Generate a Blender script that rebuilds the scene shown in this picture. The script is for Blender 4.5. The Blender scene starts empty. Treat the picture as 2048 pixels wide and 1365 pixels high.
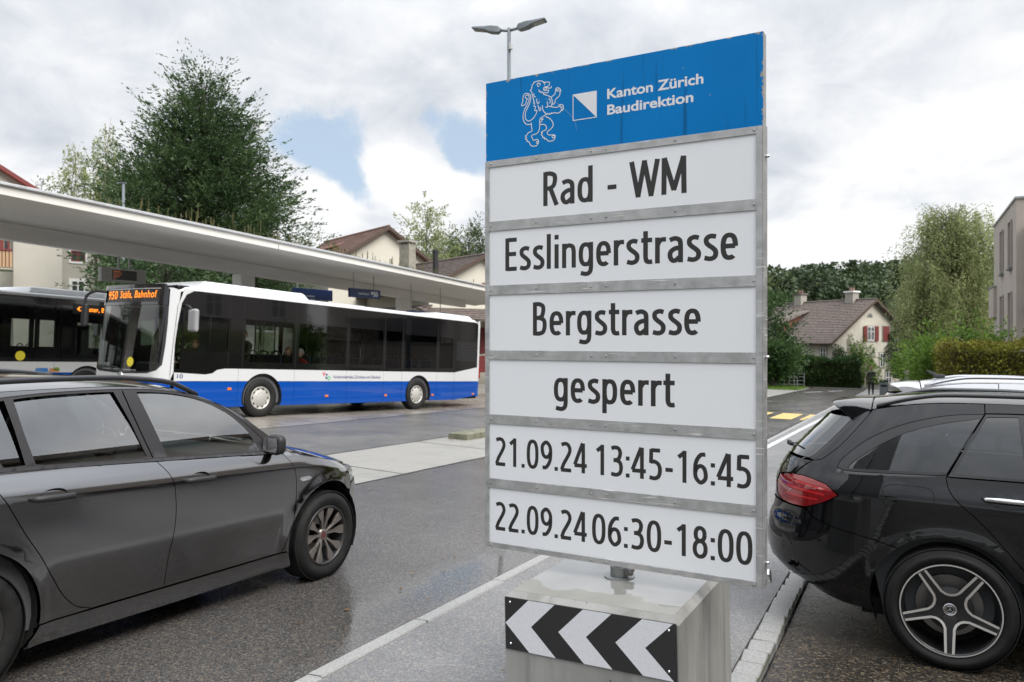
import bpy, bmesh, math, random
import numpy as np
from math import sin, cos, pi, radians, sqrt
from mathutils import Vector, Matrix, geometry

# ---------------------------------------------------------------- camera, sky, sun, exposure
scene = bpy.context.scene
C = scene.collection
F = 1530.0; YAW = math.atan(791 / F); CY, SY = cos(YAW), sin(YAW); EYE = 1.7
cam = bpy.data.cameras.new("camera"); cam.sensor_width = 36; cam.lens = F / 2048 * 36
cam.clip_start = 0.05; cam.clip_end = 3000; cam.shift_y = -4.5 / 2048
cam.dof.use_dof = True; cam.dof.focus_distance = 4.1; cam.dof.aperture_fstop = 4.5
camo = bpy.data.objects.new("camera", cam); camo.location = (0, 0, EYE)
camo.rotation_euler = (pi / 2, 0, YAW); C.objects.link(camo); scene.camera = camo
scene.render.engine = 'CYCLES'
scene.cycles.max_bounces = 8; scene.cycles.transparent_max_bounces = 16; scene.cycles.diffuse_bounces = 3
scene.cycles.glossy_bounces = 4; scene.cycles.transmission_bounces = 6
scene.cycles.caustics_reflective = False; scene.cycles.caustics_refractive = False
scene.view_settings.view_transform = 'Standard'; scene.view_settings.look = 'None'
scene.view_settings.exposure = 0.6; scene.view_settings.gamma = 1.0; scene.view_settings.use_curve_mapping = False

def ray(x, y):                       # direction of a picture point, per metre of depth
    X = (x - 1024) / F
    return Vector((X * CY - SY, X * SY + CY, (678 - y) / F))
def at(x, y, depth):
    return Vector((0, 0, EYE)) + ray(x, y) * depth

SUN_EL, SUN_AZ = radians(43), radians(102)      # azimuth: clockwise from +Y
world = bpy.data.worlds.new("World"); scene.world = world; world.use_nodes = True
nt = world.node_tree; N = nt.nodes; LK = nt.links; N.clear()
def nd(tree, t, **k):
    n = tree.nodes.new(t)
    for a, b in k.items():
        if a == 'i':
            for kk, vv in b.items(): n.inputs[kk].default_value = vv
        else: setattr(n, a, b)
    return n
out = nd(nt, 'ShaderNodeOutputWorld'); bg = nd(nt, 'ShaderNodeBackground', i={'Strength': 0.07})
sky = nd(nt, 'ShaderNodeTexSky', sky_type='NISHITA', sun_disc=False, sun_elevation=SUN_EL, sun_rotation=SUN_AZ, air_density=1.0, dust_density=2.0, ozone_density=1.5)
tc = nd(nt, 'ShaderNodeTexCoord'); sep = nd(nt, 'ShaderNodeSeparateXYZ'); LK.new(tc.outputs['Generated'], sep.inputs[0])
def m2(tree, op, a, b=None, c=None, clamp=False):
    n = tree.nodes.new('ShaderNodeMath'); n.operation = op; n.use_clamp = clamp
    for i, v in enumerate((a, b, c)):
        if v is None: continue
        if isinstance(v, (int, float)): n.inputs[i].default_value = v
        else: tree.links.new(v, n.inputs[i])
    return n.outputs[0]
zz = m2(nt, 'ADD', m2(nt, 'MAXIMUM', sep.outputs[2], 0.0), 0.22)
comb = nd(nt, 'ShaderNodeCombineXYZ')
LK.new(m2(nt, 'DIVIDE', sep.outputs[0], zz), comb.inputs[0]); LK.new(m2(nt, 'DIVIDE', sep.outputs[1], zz), comb.inputs[1])
def wnoise(scale, detail, rough, off, src=None, dist=0.0):
    mp = nd(nt, 'ShaderNodeMapping'); mp.inputs['Location'].default_value = off
    LK.new(src or comb.outputs[0], mp.inputs[0])
    n = nd(nt, 'ShaderNodeTexNoise', i={'Scale': scale, 'Detail': detail, 'Roughness': rough, 'Distortion': dist})
    LK.new(mp.outputs[0], n.inputs['Vector']); return n.outputs[0]
n_cov = wnoise(1.5, 6, 0.55, (3.1, 1.7, 0.4), dist=0.3)
n_big = wnoise(0.9, 4, 0.55, (7.3, 2.2, 5.0), dist=0.2)
n_puff = wnoise(7.0, 8, 0.55, (1.2, 4.7, 2.0), src=tc.outputs['Generated'], dist=0.15)
n_fine = wnoise(3.2, 6, 0.6, (0.2, 9.7, 1.0), dist=0.6)
def lobe(px, py, width):              # a break in the clouds in this direction
    d = ray(px, py).normalized()
    dp = nd(nt, 'ShaderNodeVectorMath', operation='DOT_PRODUCT'); dp.inputs[1].default_value = d
    nrm = nd(nt, 'ShaderNodeVectorMath', operation='NORMALIZE'); LK.new(tc.outputs['Generated'], nrm.inputs[0]); LK.new(nrm.outputs[0], dp.inputs[0])
    a = m2(nt, 'DIVIDE', m2(nt, 'SUBTRACT', 1.0, dp.outputs['Value']), width * width * 0.5)
    return m2(nt, 'POWER', 2.718, m2(nt, 'MULTIPLY', a, -1.0))
n_edge = wnoise(11.0, 10, 0.6, (5.5, 0.3, 8.0), src=tc.outputs['Generated'], dist=0.25); n_wisp = wnoise(5.0, 7, 0.6, (1.5, 6.3, 2.0), src=tc.outputs['Generated'], dist=1.2)
def total(items):   # soft breaks and heaps of cloud
    t_ = None
    for px, py, w_, g_ in items:
        v_ = m2(nt, 'MULTIPLY', lobe(px, py, w_), g_); t_ = v_ if t_ is None else m2(nt, 'ADD', t_, v_)
    return t_
gap = total([(640, 320, 0.075, 0.50), (600, 275, 0.04, 0.2), (705, 350, 0.05, 0.35), (720, 400, 0.03, 0.3), (905, 290, 0.05, 0.42), (940, 345, 0.05, 0.35), (870, 235, 0.03, 0.12), (430, 60, 0.1, 0.05)])
puff = total([(795, 330, 0.036, 0.75), (850, 385, 0.04, 0.6), (915, 395, 0.04, 0.5), (625, 400, 0.05, 0.55), (660, 420, 0.04, 0.4), (560, 330, 0.02, 0.1)])
cov = m2(nt, 'ADD', m2(nt, 'MULTIPLY', n_cov, 0.35), m2(nt, 'ADD', m2(nt, 'MULTIPLY', n_edge, 0.95), m2(nt, 'MULTIPLY', n_wisp, 0.6)))
cov = m2(nt, 'SUBTRACT', cov, m2(nt, 'ADD', gap, 0.15)); cov = m2(nt, 'ADD', cov, puff)
mr = nd(nt, 'ShaderNodeMapRange', interpolation_type='SMOOTHSTEP', i={'From Min': 0.33, 'From Max': 0.57}); LK.new(cov, mr.inputs[0])
shade = m2(nt, 'ADD', m2(nt, 'MULTIPLY', n_big, 0.78), m2(nt, 'MULTIPLY', n_fine, 0.33))
shade = m2(nt, 'ADD', shade, m2(nt, 'MULTIPLY', m2(nt, 'SUBTRACT', n_edge, 0.5), 0.24))
lowb = nd(nt, 'ShaderNodeMapRange', i={'From Min': 0.0, 'From Max': 0.42, 'To Min': 0.16, 'To Max': -0.03}); LK.new(sep.outputs[2], lowb.inputs[0])
shade = m2(nt, 'ADD', shade, lowb.outputs[0])
shade = m2(nt, 'ADD', shade, m2(nt, 'MULTIPLY', puff, 0.3))
cr = nd(nt, 'ShaderNodeValToRGB'); LK.new(shade, cr.inputs[0])
cr.color_ramp.elements[0].position = 0.40; cr.color_ramp.elements[0].color = (0.53, 0.57, 0.625, 1)
cr.color_ramp.elements[1].position = 0.66; cr.color_ramp.elements[1].color = (0.95, 0.955, 0.965, 1)
e = cr.color_ramp.elements.new(0.53); e.color = (0.72, 0.755, 0.81, 1)
sc10 = nd(nt, 'ShaderNodeVectorMath', operation='SCALE'); sc10.inputs['Scale'].default_value = 10.0; LK.new(cr.outputs[0], sc10.inputs[0])
skm = nd(nt, 'ShaderNodeMix', data_type='RGBA'); skm.inputs[0].default_value = 0.55
skm.inputs[7].default_value = (7.2, 8.7, 10.4, 1)
LK.new(sky.outputs[0], skm.inputs[6])
mix = nd(nt, 'ShaderNodeMix', data_type='RGBA'); LK.new(mr.outputs[0], mix.inputs[0]); LK.new(skm.outputs[2], mix.inputs[6]); LK.new(sc10.outputs[0], mix.inputs[7])
over = nd(nt, 'ShaderNodeMapRange', interpolation_type='SMOOTHSTEP', i={'From Min': 0.34, 'From Max': 1.0, 'To Min': 1.0, 'To Max': 3.0}); LK.new(sep.outputs[2], over.inputs[0])   # cloud cover is brightest overhead
ovs = nd(nt, 'ShaderNodeVectorMath', operation='SCALE'); LK.new(mix.outputs[2], ovs.inputs[0]); LK.new(over.outputs[0], ovs.inputs['Scale']); LK.new(ovs.outputs[0], bg.inputs['Color']); LK.new(bg.outputs[0], out.inputs[0])

sun = bpy.data.lights.new("sun", 'SUN'); sun.energy = 3.0; sun.angle = radians(40); sun.color = (1, 0.96, 0.9)
suno = bpy.data.objects.new("sun", sun); C.objects.link(suno)
sd = Vector((sin(SUN_AZ) * cos(SUN_EL), cos(SUN_AZ) * cos(SUN_EL), sin(SUN_EL)))
suno.rotation_euler = (-sd).to_track_quat('-Z', 'Y').to_euler()

# ---------------------------------------------------------------- ground shape
GS, GC = -0.0337, -0.014
def soft(v, lo, hi):
    return min(max(v, lo), hi)
def gz(x, y):
    s = soft(y, -40, 66); c = soft(x, -55, 25)
    return GS * s + GC * c
def gplane_matrix(x, y, heading, off=0.0):     # frame lying on the ground: local +Y = forward (heading from world +Y, ccw)
    f = Vector((-sin(heading), cos(heading), 0)); f.z = GS * f.y + GC * f.x; f.normalize()
    n = Vector((-GC, -GS, 1)).normalized(); r = f.cross(n).normalized()
    M = Matrix((r, f, n)).transposed().to_4x4(); M.translation = (x, y, gz(x, y) + off)
    return M

# ---------------------------------------------------------------- materials
def mat(name, col=(0.5, 0.5, 0.5), rough=0.6, metal=0.0, spec=0.5, coat=0.0, coat_rough=0.03, noise=None, col2=None, detail=6, bump=0.0, bscale=None,
        rough2=None, emit=None, estr=1.0, stretch=(1, 1, 1), bdist=0.02, contrast=(0.35, 0.65), obj=True):
    m = bpy.data.materials.new(name); m.use_nodes = True; t = m.node_tree
    b = t.nodes['Principled BSDF']; L = t.links.new
    b.inputs['Base Color'].default_value = (*col, 1); b.inputs['Roughness'].default_value = rough
    b.inputs['Metallic'].default_value = metal; b.inputs['Specular IOR Level'].default_value = spec
    b.inputs['Coat Weight'].default_value = coat; b.inputs['Coat Roughness'].default_value = coat_rough
    if emit: b.inputs['Emission Color'].default_value = (*emit, 1); b.inputs['Emission Strength'].default_value = estr
    if noise:
        tcn = nd(t, 'ShaderNodeTexCoord'); mp = nd(t, 'ShaderNodeMapping'); mp.inputs['Scale'].default_value = stretch
        L(tcn.outputs['Object'], mp.inputs[0])
        nz = nd(t, 'ShaderNodeTexNoise', i={'Scale': noise, 'Detail': detail, 'Roughness': 0.6}); L(mp.outputs[0], nz.inputs['Vector'])
        rg = nd(t, 'ShaderNodeMapRange', i={'From Min': contrast[0], 'From Max': contrast[1]}); L(nz.outputs[0], rg.inputs[0])
        if col2:
            mx = nd(t, 'ShaderNodeMix', data_type='RGBA'); mx.inputs[6].default_value = (*col, 1); mx.inputs[7].default_value = (*col2, 1)
            L(rg.outputs[0], mx.inputs[0]); L(mx.outputs[2], b.inputs['Base Color'])
        if rough2 is not None:
            r2 = nd(t, 'ShaderNodeMapRange', i={'To Min': rough, 'To Max': rough2}); L(rg.outputs[0], r2.inputs[0]); L(r2.outputs[0], b.inputs['Roughness'])
        if bump:
            src = nz.outputs[0]
            if bscale:
                nb = nd(t, 'ShaderNodeTexNoise', i={'Scale': bscale, 'Detail': 5, 'Roughness': 0.6}); L(mp.outputs[0], nb.inputs['Vector']); src = nb.outputs[0]
            bp = nd(t, 'ShaderNodeBump', i={'Strength': bump, 'Distance': bdist}); L(src, bp.inputs['Height']); L(bp.outputs[0], b.inputs['Normal'])
    return m

def asphalt(name, dark, light, stone, wet=(0.22, 0.5), vs=190.0, bump=0.6, wet_line=None, brown=(0.16, 0.12, 0.09)):
    m = bpy.data.materials.new(name); m.use_nodes = True; t = m.node_tree; L = t.links.new
    b = t.nodes['Principled BSDF']; g = nd(t, 'ShaderNodeNewGeometry')
    vo = nd(t, 'ShaderNodeTexVoronoi', i={'Scale': vs, 'Randomness': 1.0}); L(g.outputs['Position'], vo.inputs['Vector'])
    sp = nd(t, 'ShaderNodeSeparateColor'); L(vo.outputs['Color'], sp.inputs[0])
    ra = nd(t, 'ShaderNodeValToRGB'); L(sp.outputs[0], ra.inputs[0]); cr_ = ra.color_ramp
    cr_.elements[0].position = 0.0; cr_.elements[0].color = (*dark, 1); cr_.elements[1].position = 1.0; cr_.elements[1].color = (*stone, 1)
    for p, c in ((0.45, light), (0.72, light), (0.86, brown), (0.93, stone)):
        q = cr_.elements.new(p); q.color = (*c, 1)
    big = nd(t, 'ShaderNodeTexNoise', i={'Scale': 0.55, 'Detail': 6, 'Roughness': 0.6}); L(g.outputs['Position'], big.inputs['Vector'])
    br = nd(t, 'ShaderNodeMapRange', i={'From Min': 0.3, 'From Max': 0.7, 'To Min': 0.72, 'To Max': 1.2}); L(big.outputs[0], br.inputs[0])
    mu = nd(t, 'ShaderNodeVectorMath', operation='SCALE'); L(ra.outputs[0], mu.inputs[0]); L(br.outputs[0], mu.inputs['Scale']); L(mu.outputs[0], b.inputs['Base Color'])
    wn = nd(t, 'ShaderNodeTexNoise', i={'Scale': 1.3, 'Detail': 5, 'Roughness': 0.65}); L(g.outputs['Position'], wn.inputs['Vector'])
    wr = nd(t, 'ShaderNodeMapRange', i={'From Min': 0.38, 'From Max': 0.62, 'To Min': wet[0], 'To Max': wet[1]}); L(wn.outputs[0], wr.inputs[0])
    rough_out = wr.outputs[0]
    bn = nd(t, 'ShaderNodeBump', i={'Strength': bump, 'Distance': 0.004}); L(vo.outputs['Distance'], bn.inputs['Height'])
    fine = nd(t, 'ShaderNodeTexNoise', i={'Scale': 60, 'Detail': 3}); L(g.outputs['Position'], fine.inputs['Vector'])
    b2 = nd(t, 'ShaderNodeBump', i={'Strength': bump * 0.6, 'Distance': 0.004}); L(fine.outputs[0], b2.inputs['Height']); L(bn.outputs[0], b2.inputs['Normal'])
    L(b2.outputs[0], b.inputs['Normal'])
    if wet_line:                                   # rain water standing along the kerb: smooth and dark
        x0, x1, y0, y1 = wet_line
        sx = nd(t, 'ShaderNodeSeparateXYZ'); L(g.outputs['Position'], sx.inputs[0])
        dis = m2(t, 'ADD', sx.outputs[0], m2(t, 'MULTIPLY', m2(t, 'SUBTRACT', fine.outputs[0], 0.5), 0.12))
        dis = m2(t, 'ADD', dis, m2(t, 'MULTIPLY', m2(t, 'SUBTRACT', wn.outputs[0], 0.5), 0.5))
        k = nd(t, 'ShaderNodeMapRange', interpolation_type='SMOOTHSTEP', i={'From Min': x0, 'From Max': x1}); L(dis, k.inputs[0])
        ky = nd(t, 'ShaderNodeMapRange', interpolation_type='SMOOTHSTEP', i={'From Min': y0, 'From Max': y0 + 1.0}); L(sx.outputs[1], ky.inputs[0])
        kz = nd(t, 'ShaderNodeMapRange', interpolation_type='SMOOTHSTEP', i={'From Min': y1, 'From Max': y1 - 2.0}); L(sx.outputs[1], kz.inputs[0])
        kk = m2(t, 'MULTIPLY', k.outputs[0], m2(t, 'MULTIPLY', ky.outputs[0], kz.outputs[0]))
        mixr = nd(t, 'ShaderNodeMix', data_type='FLOAT'); L(kk, mixr.inputs[0]); L(wr.outputs[0], mixr.inputs[2]); mixr.inputs[3].default_value = 0.04
        rough_out = mixr.outputs[0]
        st = m2(t, 'SUBTRACT', bump * 0.6, m2(t, 'MULTIPLY', kk, bump * 0.58)); L(st, b2.inputs['Strength'])
        st2 = m2(t, 'SUBTRACT', bump, m2(t, 'MULTIPLY', kk, bump * 0.97)); L(st2, bn.inputs['Strength'])
    L(rough_out, b.inputs['Roughness'])
    return m

def paint(name, col, metal=0.0, rough=0.35, flake=0.0):
    m = mat(name, col, rough, metal, 0.0 if metal < .5 else 0.5, 1.0, 0.02)
    t = m.node_tree; b = t.nodes['Principled BSDF']; L = t.links.new
    tcn = nd(t, 'ShaderNodeTexCoord')
    n = nd(t, 'ShaderNodeTexNoise', i={'Scale': 2.2, 'Detail': 8, 'Roughness': 0.65}); L(tcn.outputs['Object'], n.inputs['Vector'])
    r = nd(t, 'ShaderNodeMapRange', i={'From Min': 0.35, 'From Max': 0.75, 'To Min': 0.0, 'To Max': 0.06}); L(n.outputs[0], r.inputs[0]); L(r.outputs[0], b.inputs['Coat Roughness'])
    return m

def glass(name, tint=(0.6, 0.65, 0.64), refl=1.0, rough=0.0, ior=1.5):
    m = bpy.data.materials.new(name); m.use_nodes = True; t = m.node_tree; t.nodes.clear(); L = t.links.new
    o = nd(t, 'ShaderNodeOutputMaterial'); mx = nd(t, 'ShaderNodeMixShader'); fr = nd(t, 'ShaderNodeFresnel', i={'IOR': ior})
    tr = nd(t, 'ShaderNodeBsdfTransparent'); tr.inputs[0].default_value = (*tint, 1)
    gl = nd(t, 'ShaderNodeBsdfAnisotropic') if False else nd(t, 'ShaderNodeBsdfGlossy'); gl.inputs['Roughness'].default_value = rough; gl.inputs['Color'].default_value = (1, 1, 1, 1)
    f2 = m2(t, 'MULTIPLY', fr.outputs[0], 1.7 * refl, clamp=True)
    L(f2, mx.inputs[0]); L(tr.outputs[0], mx.inputs[1]); L(gl.outputs[0], mx.inputs[2]); L(mx.outputs[0], o.inputs[0])
    return m

def leafmat(name, a, b_, c, scale=0.6, trans=0.35, rnd=0.5):
    m = bpy.data.materials.new(name); m.use_nodes = True; t = m.node_tree; L = t.links.new
    b = t.nodes['Principled BSDF']; g = nd(t, 'ShaderNodeNewGeometry')
    n = nd(t, 'ShaderNodeTexNoise', i={'Scale': scale, 'Detail': 4}); L(g.outputs['Position'], n.inputs['Vector'])
    v = m2(t, 'ADD', m2(t, 'MULTIPLY', g.outputs['Random Per Island'], rnd), m2(t, 'SUBTRACT', m2(t, 'MULTIPLY', n.outputs[0], 1.2), 0.1 + rnd / 2))
    r = nd(t, 'ShaderNodeValToRGB'); L(v, r.inputs[0])
    r.color_ramp.elements[0].position = 0.1; r.color_ramp.elements[0].color = (*a, 1); r.color_ramp.elements[1].position = 0.95; r.color_ramp.elements[1].color = (*c, 1)
    q = r.color_ramp.elements.new(0.5); q.color = (*b_, 1)
    L(r.outputs[0], b.inputs['Base Color']); b.inputs['Roughness'].default_value = 0.55; b.inputs['Specular IOR Level'].default_value = 0.35
    tl = nd(t, 'ShaderNodeBsdfTranslucent'); L(r.outputs[0], tl.inputs[0]); ms = nd(t, 'ShaderNodeMixShader'); ms.inputs[0].default_value = trans
    o = t.nodes['Material Output']; L(b.outputs[0], ms.inputs[1]); L(tl.outputs[0], ms.inputs[2]); L(ms.outputs[0], o.inputs[0])
    return m

M = {}
M['black'] = mat('black plastic', (0.018, 0.018, 0.02), 0.45, noise=40, rough2=0.6, bump=0.1)
M['rubber'] = mat('tyre rubber', (0.007, 0.007, 0.0075), 0.6, noise=14, rough2=0.85, col2=(0.016, 0.0155, 0.015), bump=0.15, spec=0.35)
M['dark'] = mat('dark void', (0.006, 0.006, 0.006), 0.9)
M['galv'] = mat('galvanised steel', (0.28, 0.29, 0.29), 0.45, 0.7, noise=14, col2=(0.4, 0.41, 0.41), rough2=0.6, bump=0.1)
M['steelgrey'] = mat('grey painted steel', (0.13, 0.15, 0.165), 0.45, 0.3, noise=20, col2=(0.17, 0.19, 0.2))
M['white'] = mat('white paint', (0.78, 0.79, 0.8), 0.4, noise=3, col2=(0.7, 0.71, 0.71))
M['chrome'] = mat('chrome', (0.8, 0.8, 0.82), 0.12, 1.0, noise=30, rough2=0.2)
M['orange_lamp'] = mat('orange reflector', (0.75, 0.2, 0.02), 0.25, coat=1, noise=30, col2=(0.6, 0.14, 0.02))
M['skin'] = mat('skin', (0.45, 0.28, 0.2), 0.55, noise=12, col2=(0.5, 0.31, 0.23))
M['red_lamp'] = mat('red lamp lens', (0.32, 0.008, 0.012), 0.12, coat=1, noise=8, col2=(0.2, 0.004, 0.006))

# ---------------------------------------------------------------- object helpers
def tag(o, label=None, cat=None, group=None, kind=None):
    if label: o['label'] = label
    if cat: o['category'] = cat
    if group: o['group'] = group
    if kind: o['kind'] = kind
    return o
def empty(name, loc=(0, 0, 0), label=None, cat=None, group=None, matrix=None):
    o = bpy.data.objects.new(name, None); o.empty_display_size = 0.2; C.objects.link(o)
    if matrix is not None: o.matrix_world = matrix
    else: o.location = loc
    return tag(o, label, cat, group)
def mesh(name, verts, faces, m=None, parent=None, smooth=False, normals=None):
    me = bpy.data.meshes.new(name); me.from_pydata([tuple(v) for v in verts], [], faces); me.update()
    if m: me.materials.append(m)
    if smooth: me.polygons.foreach_set('use_smooth', [True] * len(me.polygons))
    if normals is not None: me.normals_split_custom_set_from_vertices([tuple(n) for n in normals])
    o = bpy.data.objects.new(name, me); C.objects.link(o)
    if parent: o.parent = parent
    return o
def rounded(o, w, seg=2, ang=35):
    b = o.modifiers.new('bevel', 'BEVEL'); b.width = w; b.segments = seg; b.limit_method = 'ANGLE'; b.angle_limit = radians(ang); b.harden_normals = True
    o.data.polygons.foreach_set('use_smooth', [True] * len(o.data.polygons)); return o
class MB:
    def __init__(s): s.v = []; s.f = []
    def add(s, v, f):
        n = len(s.v); s.v += [tuple(p) for p in v]; s.f += [tuple(i + n for i in q) for q in f]; return s
    def box(s, x0, x1, y0, y1, z0, z1, mtx=None):
        v = [Vector(p) for p in ((x0, y0, z0), (x1, y0, z0), (x1, y1, z0), (x0, y1, z0), (x0, y0, z1), (x1, y0, z1), (x1, y1, z1), (x0, y1, z1))]
        if mtx is not None: v = [mtx @ p for p in v]
        return s.add(v, [(3, 2, 1, 0), (4, 5, 6, 7), (0, 1, 5, 4), (1, 2, 6, 5), (2, 3, 7, 6), (3, 0, 4, 7)])
    def prism(s, pts, fn, cap=True):       # pts 2D, fn(u, v, side 0/1) -> 3D
        n = len(pts); v = [fn(u, w, 0) for u, w in pts] + [fn(u, w, 1) for u, w in pts]
        f = [(i, (i + 1) % n, n + (i + 1) % n, n + i) for i in range(n)]
        if cap:
            tri = geometry.tessellate_polygon([[Vector((u, w, 0)) for u, w in pts]])
            f += [tuple(t_) for t_ in tri] + [tuple(n + i for i in reversed(t_)) for t_ in tri]
        return s.add(v, f)
    def tube(s, pts, r, n=8, caps=True):
        pts = [Vector(p) for p in pts]; rs = r if isinstance(r, (list, tuple)) else [r] * len(pts); V = []; Fc = []
        up = None
        for i, p in enumerate(pts):
            d = (pts[min(i + 1, len(pts) - 1)] - pts[max(i - 1, 0)]).normalized()
            if up is None: up = Vector((0, 0, 1)) if abs(d.z) < 0.9 else Vector((1, 0, 0))
            a = d.cross(up).normalized(); b = a.cross(d).normalized(); up = b
            for j in range(n):
                t = 2 * pi * j / n; V.append(p + (a * cos(t) + b * sin(t)) * rs[i])
        for i in range(len(pts) - 1):
            for j in range(n): Fc.append((i * n + j, i * n + (j + 1) % n, (i + 1) * n + (j + 1) % n, (i + 1) * n + j))
        if caps: Fc += [tuple(reversed(range(n))), tuple((len(pts) - 1) * n + j for j in range(n))]
        return s.add(V, Fc)
    def lathe(s, prof, fn, n=32, closed=False):   # prof (r, h); fn(x, y, h)
        V = [fn(r * cos(2 * pi * j / n), r * sin(2 * pi * j / n), h) for r, h in prof for j in range(n)]; k = len(prof)
        Fc = [(i * n + j, i * n + (j + 1) % n, (i + 1) * n + (j + 1) % n, (i + 1) * n + j) for i in range(k - 1) for j in range(n)]
        return s.add(V, Fc)
    def disc(s, r, h, fn, n=32):
        return s.add([fn(r * cos(2 * pi * j / n), r * sin(2 * pi * j / n), h) for j in range(n)], [tuple(range(n))])
    def obj(s, name, m, parent=None, smooth=False, bevel=0, seg=2, fix=True):
        o = mesh(name, s.v, s.f, m, parent, smooth)
        if fix:
            bm = bmesh.new(); bm.from_mesh(o.data); bmesh.ops.recalc_face_normals(bm, faces=bm.faces); bm.to_mesh(o.data); bm.free()
        if bevel: rounded(o, bevel, seg)
        return o
def box(name, x0, x1, y0, y1, z0, z1, m, parent=None, bevel=0, seg=2):
    return MB().box(x0, x1, y0, y1, z0, z1).obj(name, m, parent, bevel=bevel, seg=seg)
def curve_pts(ctrl, n):                       # Catmull-Rom through control points (any dimension)
    P = [Vector(p) for p in ctrl]; P = [P[0] * 2 - P[1]] + P + [P[-1] * 2 - P[-2]]; o = []
    for i in range(1, len(P) - 2):
        for j in range(n):
            t = j / n; a, b, c, d = P[i - 1], P[i], P[i + 1], P[i + 2]
            o.append(0.5 * ((2 * b) + (c - a) * t + (2 * a - 5 * b + 4 * c - d) * t * t + (3 * b - a - 3 * c + d) * t ** 3))
    o.append(P[-2]); return o
def interp(tab):                              # smooth monotone table lookup (PCHIP)
    xs = [t[0] for t in tab]; ys = [t[1] for t in tab]; n = len(xs)
    h = [xs[i + 1] - xs[i] for i in range(n - 1)]; dl = [(ys[i + 1] - ys[i]) / h[i] for i in range(n - 1)]
    m = [dl[0]] + [0 if dl[i - 1] * dl[i] <= 0 else 2 * dl[i - 1] * dl[i] / (dl[i - 1] + dl[i]) for i in range(1, n - 1)] + [dl[-1]]
    def f(x):
        if x <= xs[0]: return ys[0]
        if x >= xs[-1]: return ys[-1]
        i = 0
        while x > xs[i + 1]: i += 1
        t = (x - xs[i]) / h[i]
        return ys[i] * (1 + 2 * t) * (1 - t) ** 2 + m[i] * h[i] * t * (1 - t) ** 2 + ys[i + 1] * t * t * (3 - 2 * t) + m[i + 1] * h[i] * t * t * (t - 1)
    return f
def text_mesh(s, height, width=None, bold=0.0, spacing=1.0):
    """flat lettering: returns verts (u, v) and faces; height = cap height, squeezed to width"""
    cu = bpy.data.curves.new('t', 'FONT'); cu.body = s; cu.size = 1; cu.offset = bold; cu.space_character = spacing; cu.resolution_u = 6
    o = bpy.data.objects.new('t', cu); C.objects.link(o); dg = bpy.context.evaluated_depsgraph_get()
    me = bpy.data.meshes.new_from_object(o.evaluated_get(dg)); V = np.array([v.co[:2] for v in me.vertices]); Fc = [tuple(p.vertices) for p in me.polygons]
    bpy.data.objects.remove(o); bpy.data.curves.remove(cu); bpy.data.meshes.remove(me)
    k = height / CAP; V = V * k; V[:, 0] -= V[:, 0].min()
    if width: V[:, 0] *= width / V[:, 0].max()
    return V, Fc
CAP = 0.682
def lettering(name, s, m, parent, fn, height, width=None, bold=0.0, spacing=1.0, label=None):
    V, Fc = text_mesh(s, height, width, bold, spacing)
    o = mesh(name, [fn(u, v) for u, v in V], Fc, m, parent)
    if label: o['label'] = label
    return o
def link_copy(o, parent=None):
    c = o.copy(); C.objects.link(c); c.parent = parent
    for ch in list(o.children): link_copy(ch, c)
    return c
# ---------------------------------------------------------------- ground and paved surfaces
def sheet(name, x0, x1, y0, y1, off, m, nx=None, ny=None, kind='structure', skirt=0.0, fn=None):
    nx = nx or max(1, int((x1 - x0) / 2)); ny = ny or max(1, int((y1 - y0) / 2)); V = []; Fc = []
    for j in range(ny + 1):
        for i in range(nx + 1):
            x = x0 + (x1 - x0) * i / nx; y = y0 + (y1 - y0) * j / ny; V.append((x, y, (fn or gz)(x, y) + off))
    for j in range(ny):
        for i in range(nx): a = j * (nx + 1) + i; Fc.append((a, a + 1, a + nx + 2, a + nx + 1))
    if skirt:
        ring = [i for i in range(nx + 1)] + [(j + 1) * (nx + 1) - 1 for j in range(1, ny + 1)] + [ny * (nx + 1) + i for i in range(nx - 1, -1, -1)] + [j * (nx + 1) for j in range(ny - 1, 0, -1)]
        b = len(V); V += [(V[i][0], V[i][1], V[i][2] - skirt) for i in ring]; n = len(ring)
        Fc += [(ring[i], b + i, b + (i + 1) % n, ring[(i + 1) % n]) for i in range(n)]
    o = mesh(name, V, Fc, m)
    if kind: o['kind'] = kind
    return o
M['ground'] = mat('soil and grass', (0.035, 0.06, 0.018), 0.9, noise=1.5, col2=(0.06, 0.075, 0.03), bump=0.5)
M['road'] = asphalt('road asphalt', (0.04, 0.039, 0.038), (0.082, 0.081, 0.08), (0.17, 0.155, 0.135), wet=(0.14, 0.26), bump=0.22, wet_line=(-3.5, -3.05, 2.9, 9.5), vs=120)
M['road_far'] = asphalt('bus road asphalt', (0.06, 0.06, 0.059), (0.105, 0.105, 0.103), (0.16, 0.16, 0.15), wet=(0.28, 0.46), vs=120, bump=0.45)
M['walk'] = asphalt('pavement asphalt', (0.12, 0.12, 0.122), (0.175, 0.175, 0.178), (0.27, 0.255, 0.24), wet=(0.4, 0.6), vs=105, bump=0.45, brown=(0.25, 0.22, 0.19))
M['park'] = asphalt('parking asphalt', (0.014, 0.013, 0.012), (0.045, 0.04, 0.035), (0.18, 0.15, 0.11), wet=(0.12, 0.34), vs=90, bump=0.9, brown=(0.12, 0.08, 0.045))
M['slab'] = mat('poured concrete paving', (0.3, 0.29, 0.265), 0.3, noise=1.2, col2=(0.2, 0.195, 0.18), rough2=0.62, bump=0.15, bscale=60)
M['slab_bus'] = mat('bus lane concrete', (0.17, 0.15, 0.13), 0.16, noise=0.35, col2=(0.25, 0.23, 0.205), rough2=0.4, bump=0.12, bscale=30)
M['granite'] = mat('granite', (0.22, 0.22, 0.215), 0.6, noise=90, col2=(0.38, 0.37, 0.355), bump=0.4, bdist=0.004)
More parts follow.
